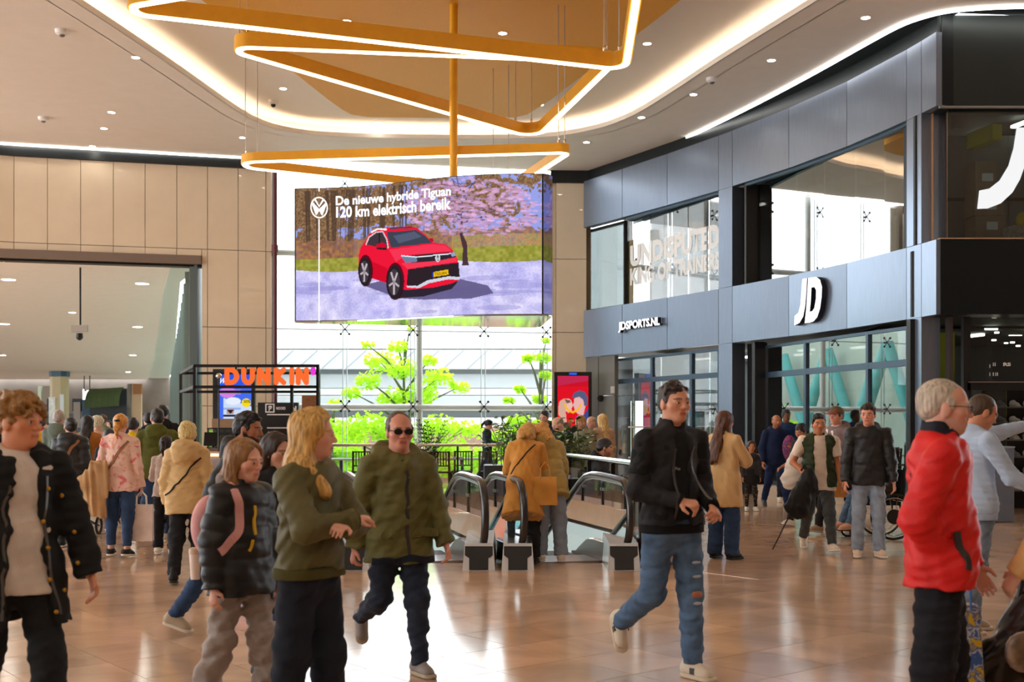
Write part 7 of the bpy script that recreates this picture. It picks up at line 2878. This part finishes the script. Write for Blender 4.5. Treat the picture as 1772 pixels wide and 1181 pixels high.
g.u(Cap((-.02, 0, 1.0), (-.16, -.02, .80), .08, .10, .5, (0, 1, 0), cut_b=1.1), .03)
g.noise = (.014, 32, 7, (1, 1, .2))
field_mesh('coat_cloth', g, .013, None, cloth('tan_coat', rgb(196, 156, 112), .9), cg)
wb = r['world'](r['J']['rw'] + V3(.01, 0, -.22))
bag_box('shopping_bag', 'white paper shopping bag in the hand of the woman in pink', (wb.x, wb.y, wb.z - .42), (.26, .12, .42), .1, cloth('white_paper', rgb(232, 214, 206), .7), M_WHITE)

r = person('short blonde-haired woman in the beige hooded jacket and black trousers, seen from behind', gx(324, 11.0), 11.0, 1.54, (-.05, 1), 'mid', sex='f', fat=1.18,
           pose=W(WALK_R, la=(4, 12, 20, 0), ra=(0, 12, 24, 0), ll=(-6, 2, 8), rl=(6, 2, 2), lf=8, rf=0), top=dict(name='jacket', mat=cloth('beige_nylon', rgb(214, 178, 122), .6, noise=.06), ease=.045, hem=-.20, collar='bighood', fold=.007), legs=dict(mat=BLKT, wide=.012),
           hair=dict(style='short', col=(232, 196, 130), th=.024, line=-.01, slope=.5, rough=.005), shoes=BOOTB)
strap(r, 'jacket', [(.17, -.1, .40), (.05, -.2, .26), (-.12, -.2, .1), (-.22, -.1, .0)], .014, BLKT, 'shoulder_bag', 'thin black bag strap across the beige hooded jacket')
person('little dark-haired girl in the pale fluffy sweater, seen from behind', gx(287, 13.6), 13.6, 1.39, (.05, 1), 'mid', sex='f', pose=dict(la=(20, 14, 70, 0), ra=(4, 8, 10, 0)), top=dict(name='sweater', mat=cloth('fluffy_white', rgb(216, 202, 192), .95, noise=.2), ease=.02, hem=-.1), legs=dict(mat=BLKT, wide=.02),
       hair=dict(style='pony', col=(40, 28, 24), th=.01), shoes=SNKW)
person('man in the moss green hooded sweater and blue jeans, seen from behind', gx(272, 15.0), 15.0, 1.77, (-.1, 1), 'mid', fat=1.08, pose=dict(la=(10, 12, 60, 0), ra=(10, 10, 50, 0), ll=(-14, 2, 26), rl=(8, 2, 3), lf=30), top=dict(name='hoodie', mat=cloth('moss_fleece', rgb(92, 96, 40), .9), ease=.034, hem=-.13, collar='hood'), legs=dict(mat=JEAND),
       hair=dict(style='short', col=(42, 32, 26), th=.01), shoes=SNKT, head=(25, 0))
r = person('woman in the black quilted jacket with a tan bag strap, seen from behind', gx(122, 14.4), 14.4, 1.64, (.0, 1), 'mid', sex='f', fat=1.15, top=dict(name='jacket', mat=BLKP, ease=.045, hem=-.16, collar='hood', quilt=(.09, .01)), legs=dict(mat=BLKT), hair=dict(style='bun', col=(44, 32, 26), th=.01), shoes=SNKB, head=(30, 0))
strap(r, 'jacket', [(.14, -.05, .46), (.08, -.16, .38), (-.08, -.2, .14), (-.2, -.1, 0)], .035, M_BROWNL, 'shoulder_bag', 'tan bag strap across the black quilted jacket at left')
stl = empty('pushchair', (gx(126, 15.9), 15.9, 0), 0, 'pale pushchair with a red rim ahead of the woman in pink', 'pushchair')
MB().box((0, 0, .55), (.46, .7, .42), bev=.08).build('seat_shell', cloth('pale_pram', rgb(216, 184, 166)), stl)
MB().box((0, 0, .78), (.5, .74, .06), bev=.08).build('red_rim', cloth('red_pram', rgb(190, 40, 30)), stl)
for sx in (-1, 1):
    MB().bar((sx * .22, -.3, .3), (sx * .24, .3, .12), .025).build('frame_tube', M_BLACKMETAL, stl)
    for sy in (-.32, .3):
        w_ = [(sx * .25, sy + .11 * math.cos(t), .12 + .11 * math.sin(t)) for t in np.linspace(0, 2 * math.pi, 15)[:-1]]
        MB().tube(w_, .02, 6, closed=True).build('wheel', M_BLACK, stl)
MB().bar((-.22, -.3, .4), (-.22, -.55, 1.0), .025).bar((.22, -.3, .4), (.22, -.55, 1.0), .025).bar((-.22, -.55, 1.0), (.22, -.55, 1.0), .03).build('push_handle', M_BLACKMETAL, stl)

far = [('grey-haired man in the sage green jacket walking away in the left passage', 102, 18, 1.82, 'm', (108, 122, 112), 'short', (176, 168, 160), (60, 62, 66), (0.05, 1)),
       ('woman with long black hair and a brown backpack in the left crowd', 151, 17.6, 1.73, 'f', (176, 112, 54), 'long', (34, 24, 22), (60, 50, 44), (0, 1)),
       ('woman with white curly hair in the dusty pink top in the left crowd', 168, 19.5, 1.74, 'f', (206, 168, 150), 'curly', (226, 214, 190), (70, 60, 56), (.1, 1)),
       ('man in the grey-green jacket far behind the white-haired woman', 178, 24, 1.82, 'm', (132, 148, 124), 'short', (90, 74, 60), (50, 52, 60), (0, 1)),
       ('dark-haired child in the bright yellow top beside the woman in pink', 230, 17.5, 1.68, 'm', (230, 200, 20), 'short', (40, 30, 26), (40, 50, 80), (0.1, 1)),
       ('person in the dark blue hooded coat just left of the woman in pink', 190, 16.2, 1.50, 'f', (38, 48, 60), 'bob', (40, 48, 60), (40, 44, 50), (0, 1)),
       ('tall man in black walking ahead of the green hoodie man', 282, 18.5, 1.92, 'm', (28, 28, 32), 'short', (30, 24, 22), (40, 42, 50), (0, 1)),
       ('dark-haired person in black at the shoulder of the green hoodie man', 257, 19.5, 1.80, 'm', (30, 30, 34), 'short', (30, 24, 22), (44, 46, 52), (-.5, .8)),
       ('person in the red jacket far down the left passage', 73, 30, 1.76, 'm', (186, 34, 30), 'short', (40, 30, 26), (40, 42, 48), (0, 1)),
       ('person with a mustard scarf far down the left passage', 60, 26, 1.74, 'f', (206, 156, 40), 'bun', (60, 44, 30), (40, 40, 44), (.1, 1)),
       ('small far figure in navy beside the red jacket', 80, 40, 1.78, 'm', (38, 50, 76), 'short', (60, 46, 36), (40, 44, 56), (0, -1)),
       ('small far figure in dark clothes by the far pillar', 88, 38, 1.68, 'm', (50, 46, 48), 'short', (40, 34, 30), (40, 40, 46), (.2, -1)),
       ('far man in the dark cap beyond the yellow top', 219, 30, 1.84, 'm', (44, 48, 64), 'short', (40, 42, 56), (50, 52, 60), (0, 1)),
       ('far figure in blue under the green awning', 181, 42, 1.84, 'm', (48, 60, 92), 'short', (60, 44, 36), (44, 46, 56), (.1, -1)),
       ('far woman with dark hair in the middle of the passage', 189, 36, 1.78, 'f', (40, 60, 66), 'bob', (36, 30, 30), (50, 50, 56), (0, -1)),
       ('far figure in grey at the left edge of the passage', 45, 34, 1.74, 'm', (96, 92, 90), 'short', (60, 50, 44), (50, 50, 56), (.2, 1))]
for k, (lab, x, Y, H, sx, c, hst, hcol, lc, fc_) in enumerate(far):
    ps = WALK_L if k % 2 else WALK_R
    r = person(lab, gx(x, Y), Y, H, fc_, 'far', sex=sx, pose=ps, top=dict(name='jacket', mat=cloth('far_%d' % k, rgb(*c)), ease=.03, hem=-.12, collar='hood' if 'hood' in lab or 'jacket' in lab else None), legs=dict(mat=cloth('farleg_%d' % k, rgb(*lc))),
               hair=dict(style=hst, col=hcol, th=.014 if hst != 'curly' else .02, line=.0 if fc_[1] > 0 else .02), shoes=SNKB, group='crowd in the left passage')
    if k == 1:
        bo = carried('backpack', 'brown backpack on the long black-haired woman in the left crowd', 'bag', r)
        g = Field()
        g.u(Ell(r['tp'](0, -.2, .22), V3(.15, .09, .21)), 0)
        field_mesh('bag_body', g, .025, None, cloth('brown_canvas', rgb(120, 88, 50)), bo)

# ---- couple on the escalator landing
r = person('woman in the long camel coat bending over the escalator, seen from behind', gx(907, 12.55), 12.55, 1.64, (.12, 1), 'mid', sex='f', fat=1.08, lean=26, head=(-6, 40), pose=dict(la=(30, 12, 60, 10), ra=(24, 12, 50, 0), ll=(2, 2, 2), rl=(-2, 2, 3)), zoff=.015,
           top=dict(name='coat', mat=CAMEL, ease=.035, hem=-.44, flare=.06, collar='stand', fold=.007, fan=(1.4, 1.4, .5)), legs=dict(mat=BLKT, wide=.03), hair=dict(style='bob', col=(204, 152, 80), th=.014), shoes=BOOTB)
strap(r, 'coat', [(.14, .0, .46), (.10, -.13, .40), (-.06, -.18, .2), (-.18, -.12, .06)], .014, M_BLACK, 'shoulder_bag', 'thin black strap across the long camel coat')
cb_ = r['world'](r['tp'](.24, -.02, -.22))
bag_box('tote_bag', 'camel tote bag hanging between the two women at the escalator', (cb_.x, cb_.y - .06, cb_.z - .05), (.24, .1, .30), -.15, CAMEL, CAMEL, taper=1.1)
person('curly blonde woman in the olive padded jacket and pale jeans leaning over the escalator', gx(952, 12.75), 12.75, 1.62, (-.1, 1), 'mid', sex='f', fat=1.05, lean=24, side=-6, head=(10, 38), pose=dict(la=(26, 10, 60, 10), ra=(10, 10, 40, 0), ll=(2, 2, 2), rl=(-3, 3, 3)), zoff=.015,
       top=dict(name='padded_jacket', mat=cloth('olive_padded', rgb(178, 150, 84), .55), ease=.05, hem=-.20, collar='hood', quilt=(.12, .014)), legs=dict(mat=JEANL, wide=.03), hair=dict(style='curlylong', col=(206, 150, 76), th=.02), shoes=SNKW)

# ---- group behind the planters
person('woman with a ponytail and dark jacket looking at her phone by the window', gx(843, 28.9), 28.9, 1.74, (1, -.1), 'far', sex='f', pose=dict(la=(14, 6, 80, 0), ra=(14, 6, 85, 0), ll=(8, 2, 2), rl=(-10, 2, 12)), top=dict(name='jacket', mat=cloth('dark_teal', rgb(34, 50, 58)), ease=.03, hem=-.2), legs=dict(mat=cloth('blue_denim_wide', rgb(48, 84, 128)), wide=.05), hair=dict(style='pony', col=(34, 30, 32), th=.012), head=(0, 18), group='people behind the planters')
person('man in the dark navy hooded top standing behind the planters', gx(943, 21.5), 21.5, 1.86, (-.4, -.9), 'mid', pose=dict(la=(10, 8, 60, 10), ra=(10, 8, 60, 10)), top=dict(name='hoodie', mat=cloth('dark_navy', rgb(30, 34, 46)), ease=.03, hem=-.12, collar='hood'), legs=dict(mat=BLKT), hair=dict(style='short', col=(52, 42, 36), th=.006), head=(0, 16), group='people behind the planters')
person('woman in the grey-brown top bending beside the balding man', gx(963, 19.8), 19.8, 1.62, (.7, -.6), 'mid', sex='f', lean=14, top=dict(name='cardigan', mat=cloth('grey_brown', rgb(150, 136, 124)), ease=.03, hem=-.15), legs=dict(mat=BLKT), hair=dict(style='bun', col=(70, 54, 46), th=.012), head=(0, 20), group='people behind the planters')
person('balding man in the dark jacket bending forward among the group', gx(992, 19.0), 19.0, 1.76, (-.9, -.4), 'mid', lean=24, pose=dict(la=(30, 8, 60, 10), ra=(34, 8, 60, 10)), top=dict(name='jacket', mat=cloth('blue_black', rgb(36, 40, 50)), ease=.035, hem=-.12), legs=dict(mat=BLKT), hair=dict(style='bald', col=(150, 130, 110), th=.004, line=.0), head=(0, 16), group='people behind the planters')
person('ginger-haired man in the sage jacket looking down among the group', gx(1018, 20.2), 20.2, 1.76, (-.8, -.6), 'mid', lean=12, top=dict(name='jacket', mat=cloth('sage', rgb(132, 128, 98)), ease=.035, hem=-.12, collar='stand'), legs=dict(mat=BLKT), hair=dict(style='short', col=(190, 140, 80), th=.005, line=.03), head=(0, 22), group='people behind the planters')
person('bald man standing behind the ginger-haired man', gx(1026, 22.4), 22.4, 1.75, (-.8, -.6), 'mid', top=dict(name='jacket', mat=cloth('slate_blue', rgb(60, 74, 92)), ease=.03, hem=-.12), legs=dict(mat=BLKT), hair=dict(style='bald', col=(180, 150, 124), th=.003), head=(0, 14), group='people behind the planters')
person('long-haired blonde woman in the beige padded coat at the right of the group', gx(1043, 21.0), 21.0, 1.77, (-.5, .8), 'mid', sex='f', top=dict(name='padded_coat', mat=cloth('beige_padded', rgb(182, 150, 120), .6), ease=.045, hem=-.25, quilt=(.12, .012)), legs=dict(mat=BLKT), hair=dict(style='long', col=(216, 178, 112), th=.014), group='people behind the planters')
person('small brown-haired child between the planters and the group', gx(988, 18.2), 18.2, 1.30, (-.5, .8), 'mid', sex='f', top=dict(name='jumper', mat=cloth('grey_jumper', rgb(120, 110, 104)), ease=.02, hem=-.1), legs=dict(mat=BLKT), hair=dict(style='bob', col=(140, 92, 50), th=.012), group='people behind the planters')
st_ = tag(empty('bench', (gx(1022, 15.9), 15.9, 0)), 'low bench under the seated man in black', 'bench')
MB().box((0, 0, .42), (.9, .45, .06)).build('seat', M_WOOD, st_)
for sx in (-1, 1):
    MB().box((sx * .38, 0, .2), (.05, .4, .4)).build('leg', M_BLACKMETAL, st_)
r = person('seated dark-haired man in black eating beside the railing', gx(1026, 15.9), 15.9, 1.78, (1, -.05), 'mid', pose=dict(ll=(84, 6, 84), rl=(84, 6, 84), la=(22, 8, 90, 10), ra=(20, 8, 92, 10), lc=55, rc=55), lean=14, lower=-.0, top=dict(name='jacket', mat=BLK, ease=.04, hem=-.08, collar='hood'), legs=dict(mat=BLKT), hair=dict(style='short', col=(40, 28, 24), th=.012), beard=((40, 30, 26), .5), skin=(196, 136, 108), group='people behind the planters')
q = r['world'](r['J']['rw'] + r['J']['rfd'] * .12)
sn = empty('snack', tuple(q), 0, 'red-topped snack in the hands of the seated man', 'food')
MB().lathe([(.02, -.05), (.03, .0), (.028, .04)], n=12).build('wrapper', M_WHITE, sn)
MB().sphere((0, 0, .045), .026, 10, 6).build('filling', mat('red_filling', rgb(196, 50, 24), .5), sn)

# ---- camel coat woman on the right
r = person('long dark-haired woman in the camel coat and blue jeans, seen from behind', gx(1253, 13.1), 13.1, 1.70, (.72, .7), 'mid', sex='f', fat=1.10, pose=dict(la=(28, 8, 66, 66), ra=(32, 8, 68, 66), ll=(0, 3, 2), rl=(0, 3, 2)),
           top=dict(name='coat', mat=BEIGEC, ease=.035, hem=-.34, flare=.05, collar='stand', fold=.006, fan=(1.4, 1.4, .5)), legs=dict(mat=JEAND, wide=.035, end=1.1), hair=dict(style='long', col=(88, 50, 28), th=.018, len=1.35, ob=.055), shoes=dict(kind='slip', up=(34, 28, 26), sole=(20, 20, 20)), head=(-8, 0))

# ---- right background walkers
DARK_T = cloth('dark_grey_top', rgb(56, 56, 60))
person('little girl in the dark top, skirt and patterned leggings facing the camera', gx(1300, 20.7), 20.7, 1.24, (-.05, -1), 'mid', sex='f', top=dict(name='top', mat=DARK_T, ease=.015, hem=-.06), legs=dict(name='leggings', mat=speckle('patterned_leggings', [(0, (20, 20, 26)), (.6, (26, 26, 30)), (.64, (190, 150, 40)), (.7, (40, 60, 120))], 30), ease=.004, skirt=(.26, cloth('black_skirt', rgb(30, 30, 34)), 'skirt')), hair=dict(style='bob', col=(74, 52, 40), th=.016), skin=(206, 140, 104))
person('balding man in the navy hooded top and navy jeans walking from the shop', gx(1343, 21.4), 21.4, 1.79, (.1, -1), 'mid', fat=1.06, pose=W(WALK_L, ra=(-6, 12, 30, 0), la=(10, 10, 90, 20)), top=dict(name='hoodie', mat=cloth('navy_fleece', rgb(26, 40, 76)), ease=.032, hem=-.14, collar='hood'), legs=dict(mat=cloth('navy_jeans', rgb(28, 48, 92))), hair=dict(style='bald', col=(60, 46, 40), th=.003), beard=((50, 38, 32), .4), shoes=dict(kind='sneaker', up=(90, 94, 98), sole=(120, 120, 120)), skin=(190, 124, 90))
person('man with dark hair in blue behind the man in the navy hooded top', gx(1360, 23.2), 23.2, 1.90, (.1, -1), 'far', top=dict(name='top', mat=cloth('blue_top', rgb(36, 60, 100)), ease=.03, hem=-.1), legs=dict(mat=NAVYT), hair=dict(style='short', col=(26, 22, 24), th=.012), skin=(120, 80, 60))
bb = empty('bag', (gx(1366, 21.1), 21.1, 0), 0, 'purple patterned bag held by the man in the navy hooded top', 'bag', 'bags carried by shoppers')
g = Field()
g.u(Ell((0, 0, 1.12), V3(.13, .09, .24)), 0)
field_mesh('bag_body', g, .02, None, speckle('purple_print', [(0, (60, 40, 80)), (.5, (90, 56, 110)), (.6, (190, 80, 120)), (.7, (70, 44, 90))], 30), bb)
r = person('person in the black shirt with red trim carrying a big white bag', gx(1394, 17.5), 17.5, 1.60, (-.75, -.6), 'mid', sex='f', lean=8, pose=W(WALK_R, la=(16, 8, 70, 0), ra=(14, 8, 60, 0)), top=dict(name='shirt', mat=BLK, ease=.02, hem=-.1, sleeve='short'), legs=dict(mat=BLKT), hair=dict(style='short', col=(30, 24, 22), th=.014), skin=(186, 122, 90), head=(0, 14))
bg = empty('shoulder_bag', (gx(1374, 17.2), 17.2, 0), 0, 'big white shoulder bag in front of the person in the black shirt', 'bag', 'bags carried by shoppers')
g = Field()
g.u(Cap((.04, 0, 1.02), (-.04, 0, .72), .13, .16, .6, (0, 1, 0)), 0)
g.noise = (.008, 30, 3)
field_mesh('bag_body', g, .016, None, WHT, bg)
strap(r, 'shirt', [(.12, .06, .45), (.02, .16, .3), (-.12, .16, .08)], .03, M_BROWNL, 'bag_strap', 'tan strap across the black shirt with red trim')

M_VEST = cloth('dark_green_padded', rgb(46, 60, 34), .55)
r = person('young man in the dark green padded vest and pale t-shirt carrying a black rucksack', gx(1416, 13.9), 13.9, 1.70, (-.05, -1), 'mid', fat=1.08, pose=W(WALK_L, la=(4, 10, 16, 0), ra=(-12, 24, 66, 30)),
           top=dict(name='padded_vest', mat=M_VEST, ease=.042, hem=-.13, sleeve=None, quilt=(.075, .011), open=(.085, .085), collar='stand', under=dict(mat=PEACH, ease=.022, hem=-.17, sleeve='short')), legs=dict(mat=cloth('charcoal_jeans', rgb(74, 78, 80))), hair=dict(style='tousled', col=(34, 26, 23), th=.008), shoes=SNKW, skin=(206, 136, 96), beard=((40, 30, 26), .15))
rk = empty('rucksack', (gx(1389, 13.6), 13.6, 0), 0, 'black rucksack swinging low in the hand of the man in the green vest', 'bag', 'bags carried by shoppers')
g = Field()
g.u(Cap((.06, 0, .84), (-.06, 0, .56), .12, .16, .6, (0, 1, 0)), 0)
g.u(Cap((.08, -.02, .95), (.05, 0, .8), .06, .1), .05)
g.noise = (.010, 26, 4)
field_mesh('bag_body', g, .012, None, cloth('rucksack_black', rgb(26, 28, 30), .6), rk)
MB().tube([(-.12, 0, .50), (-.2, -.02, .38), (-.28, -.03, .22), (-.36, -.03, .06)], .008, 6).build('loose_strap', BLKT, rk)
MB().tube([(.06, 0, .98), (.02, 0, 1.06), (-.02, 0, .98)], .012, 6).build('carry_loop', BLKT, rk)
r = person('man in the patterned cap and grey zip hoodie carrying an orange paper bag', gx(1449, 16.2), 16.2, 1.84, (-.8, -.6), 'mid', pose=W(WALK_R, la=(4, 8, 10, 0), ra=(0, 8, 14, 0)), top=dict(name='hoodie', mat=cloth('mauve_grey', rgb(128, 110, 108)), ease=.032, hem=-.16, collar='hood', open=(.04, .05), under=dict(mat=WHT, ease=.012, hem=-.1)), legs=dict(mat=BLKT), hair=dict(style='short', col=(60, 40, 32), th=.01), cap=((110, 84, 60), (200, 60, 80)), shoes=SNKT, skin=(216, 150, 124))
q = r['world'](r['J']['lw'])
bag_box('paper_bag', 'orange paper carrier bag with twisted handles', (gx(1447, 15.9), 15.9, zz(861, 15.9)), (.24, .12, .28), .1, cloth('orange_paper', rgb(206, 130, 50), .7), mat('paper_handle', rgb(196, 120, 40), .7))
person('dark-haired young man in the black padded jacket and light grey jeans', gx(1503, 13.3), 13.3, 1.80, (-.12, -1), 'mid', pose=dict(la=(2, 10, 12, 0), ra=(0, 10, 12, 0), ll=(4, 2, 3), rl=(2, 3, 2), lf=0), top=dict(name='padded_jacket', mat=BLKP, ease=.030, hem=-.15, quilt=(.075, .010), collar='hood'), legs=dict(mat=JEANL, wide=.012, fold=.008), hair=dict(style='tousled', col=(58, 42, 32), th=.008), shoes=dict(kind='sneaker', up=(240, 214, 190), sole=(236, 226, 214)), skin=(224, 156, 130), head=(-24, 4))

# wheelchair with its user, partly hidden
wc_ = empty('wheelchair', (gx(1528, 15.6), 15.6, 0), 0, 'wheelchair half hidden behind the man in the black padded jacket', 'wheelchair')
for sy in (-1, 1):
    c0 = Vector((.05, sy * .28, .31))
    w_ = [(c0.x + .295 * math.cos(t), c0.y, c0.z + .295 * math.sin(t)) for t in np.linspace(0, 2 * math.pi, 33)[:-1]]
    wh = MB().tube(w_, .016, 8, closed=True).build('drive_wheel', M_BLACK, wc_, smooth=True)
    w_ = [(c0.x + .25 * math.cos(t), c0.y - .03 * (1 if sy < 0 else -1), c0.z + .25 * math.sin(t)) for t in np.linspace(0, 2 * math.pi, 33)[:-1]]
    MB().tube(w_, .007, 6, closed=True).build('push_rim', M_CHROME, wh, smooth=True)
    for k in range(14):
        t = 2 * math.pi * k / 14
        MB().bar((c0.x, c0.y, c0.z), (c0.x + .29 * math.cos(t), c0.y, c0.z + .29 * math.sin(t)), .004).build('spoke', M_CHROME, wh)
    MB().lathe([(.1, -.01), (.1, .01)], (0, 0, 0), 18).build('hub_disc', M_BLACK, wh).matrix_local = Matrix.Translation((c0.x, c0.y - .03 * (1 if sy < 0 else -1), c0.z)) @ Matrix.Rotation(math.pi / 2, 4, 'X')
    c1 = Vector((-.42, sy * .2, .09))
    w_ = [(c1.x + .08 * math.cos(t), c1.y, c1.z + .08 * math.sin(t)) for t in np.linspace(0, 2 * math.pi, 17)[:-1]]
    MB().tube(w_, .016, 6, closed=True).build('castor_wheel', M_BLACK, wc_, smooth=True)
    MB().bar((-.42, sy * .2, .09), (-.34, sy * .22, .46), .025).build('castor_fork', M_BLACKMETAL, wc_)
    MB().tube([(.2, sy * .24, .3), (.2, sy * .24, .95), (.32, sy * .24, 1.0)], .014, 8).build('back_tube', M_BLACKMETAL, wc_)
MB().box((-.06, 0, .48), (.46, .44, .05)).build('seat', BLKT, wc_)
MB().box((.19, 0, .72), (.03, .42, .42)).build('backrest', BLKT, wc_)
MB().box((-.55, 0, .12), (.2, .34, .02)).build('footplate', M_BLACK, wc_)
person('wheelchair user in dark clothes and blue jeans, mostly hidden', gx(1530, 15.6), 15.6, 1.66, (-1, -.05), 'mid', pose=dict(ll=(80, 5, 60), rl=(80, 5, 60), la=(30, 8, 60, 20), ra=(30, 8, 60, 20), lf=0, rf=0), lower=-.12, top=dict(name='coat', mat=cloth('brown_black_coat', rgb(60, 48, 40)), ease=.04, hem=-.08), legs=dict(mat=JEAN), hair=dict(style='bob', col=(120, 104, 90), th=.012), shoes=dict(kind='slip', up=(220, 170, 150), sole=(200, 160, 140)))

# ---- partly visible people at the right edge
person('person in the tan sleeve and mustard trousers cut off by the right edge', gx(1885, 4.9), 4.9, 1.70, (-.5, .85), 'near', sex='f', fat=1.15, pose=dict(la=(4, 14, 30, 0), ra=(0, 10, 10, 0)), top=dict(name='jacket', mat=cloth('tan_fleece', rgb(206, 162, 106), .9), ease=.04, hem=-.12), legs=dict(mat=cloth('mustard_cord', rgb(176, 130, 36), .9), wide=.05), hair=dict(style='bob', col=(80, 56, 40), th=.012), shoes=SNKB)
person('child with a dark green cuff and colourful sleeve at the right edge', gx(1836, 6.6), 6.6, 1.12, (-.4, -.9), 'near', sex='f', pose=dict(la=(6, 10, 14, 0), ra=(2, 22, 14, 0)), top=dict(name='jacket', mat=speckle('colourful_sleeve', [(0, (30, 60, 50)), (.42, (40, 90, 60)), (.48, (220, 60, 30)), (.58, (232, 140, 50)), (.66, (230, 220, 210)), (.75, (190, 30, 30))], 7), ease=.03, hem=-.14), legs=dict(mat=cloth('olive_leggings', rgb(70, 66, 36))), hair=dict(style='bob', col=(120, 84, 50), th=.012), shoes=SNKB)
hb_ = empty('handbag', (gx(1762, 5.4), 5.4, .28), 0, 'shiny black and grey bag hanging at the bottom right corner', 'bag', 'bags carried by shoppers')
g = Field()
g.u(Cap((.06, 0, .22), (-.02, 0, .12), .12, .17, .5, (0, 1, 0)), 0)
g.u(Cap((.03, 0, .40), (.03, 0, .25), .05, .1), .04)
g.noise = (.012, 24, 6)
field_mesh('bag_body', g, .011, None, mat('shiny_black_bag', rgb(30, 28, 30), .25), hb_)
MB().tube([(.0, 0, .38), (.04, 0, .62), (.10, 0, .62), (.08, 0, .38)], .014, 8).build('handle', M_BLACK, hb_)
g = Field()
g.u(Ell((.0, -.075, .17), V3(.10, .03, .10)), 0)
field_mesh('silver_panel', g, .01, None, mat('silver_foil', rgb(176, 164, 158), .25, metal=.6, noise=.4, nscale=16), hb_)
fb = bag_box('flowered_bag', 'blue and yellow flowered shopping bag hanging behind the man in red', (gx(1662, 5.35), 5.35, zz(1195, 5.35)), (.14, .22, .40), .0, speckle('flowered_bag_print', [(0, (40, 70, 140)), (.42, (70, 110, 180)), (.46, (226, 226, 226)), (.52, (60, 90, 160)), (.6, (232, 196, 30)), (.72, (220, 170, 20))], 22, dist=.4), cloth('blue_handle', rgb(90, 130, 190)))

# ---- mannequin behind the far shop window
mq = person('capped mannequin in pale clothes behind the far shop window', gx(1091, 30.2), 30.4, 1.9, (-.6, -.7), 'far', top=dict(name='top', mat=cloth('pale_knit', rgb(216, 204, 176)), ease=.03, hem=-.2), legs=dict(mat=cloth('pale_trousers', rgb(206, 204, 196))), cap=((206, 186, 160), (196, 170, 140)), skin=(40, 44, 70), hair=None)
mq['root'].name = 'mannequin'
mq['root']['category'] = 'mannequin'
del mq['root']['group']

# ---- trainers on the shelf and on the pedestal
trm = {}
rgn = random.Random(3)
cols_ = [(236, 232, 224), (210, 206, 200), (150, 150, 156), (228, 220, 200)]
up_, so_ = shoe_mesh('sneaker', .014)
for k, c in enumerate(cols_):
    a_ = fast_mesh('trainer_upper', up_[0], up_[1], True)
    b_ = fast_mesh('trainer_sole', so_[0], so_[1], True)
    a_.materials.append(cloth('trainer_%d' % k, rgb(*c), .6))
    b_.materials.append(mat('trainer_sole_%d' % k, rgb(min(255, c[0] + 14), min(255, c[1] + 14), min(255, c[2] + 14)), .6))
    trm[k] = (a_, b_)
ROWN = ['lowest', 'second', 'third', 'fourth', 'fifth', 'top']
for j, z in enumerate(SHZ):
    for i in range(6):
        k = rgn.randrange(4)
        o = tag(empty('trainer', (9.35 - .62 + i * .25, 21.28, z + .09), math.radians(200 + rgn.uniform(-12, 12))), 'trainer on the %s board of the shop shelf, number %s from the left' % (ROWN[j], ['one', 'two', 'three', 'four', 'five', 'six'][i]), 'shoe', 'trainers on the shop shelf')
        mesh_obj('upper', trm[k][0], None, o)
        mesh_obj('sole', trm[k][1], None, o)
for k, (dx, a_) in enumerate(((-.1, 70), (.06, 60))):
    o = tag(empty('trainer', (dpd.location.x + dx, dpd.location.y - .05 + .15 * k, 1.198 + .105), math.radians(a_)), ['white trainer at the front of the display pedestal', 'white trainer at the back of the display pedestal'][k], 'shoe')
    o.scale = (1.2, 1.2, 1.2)
    mesh_obj('upper', trm[0][0], None, o)
    mesh_obj('sole', trm[0][1], None, o)
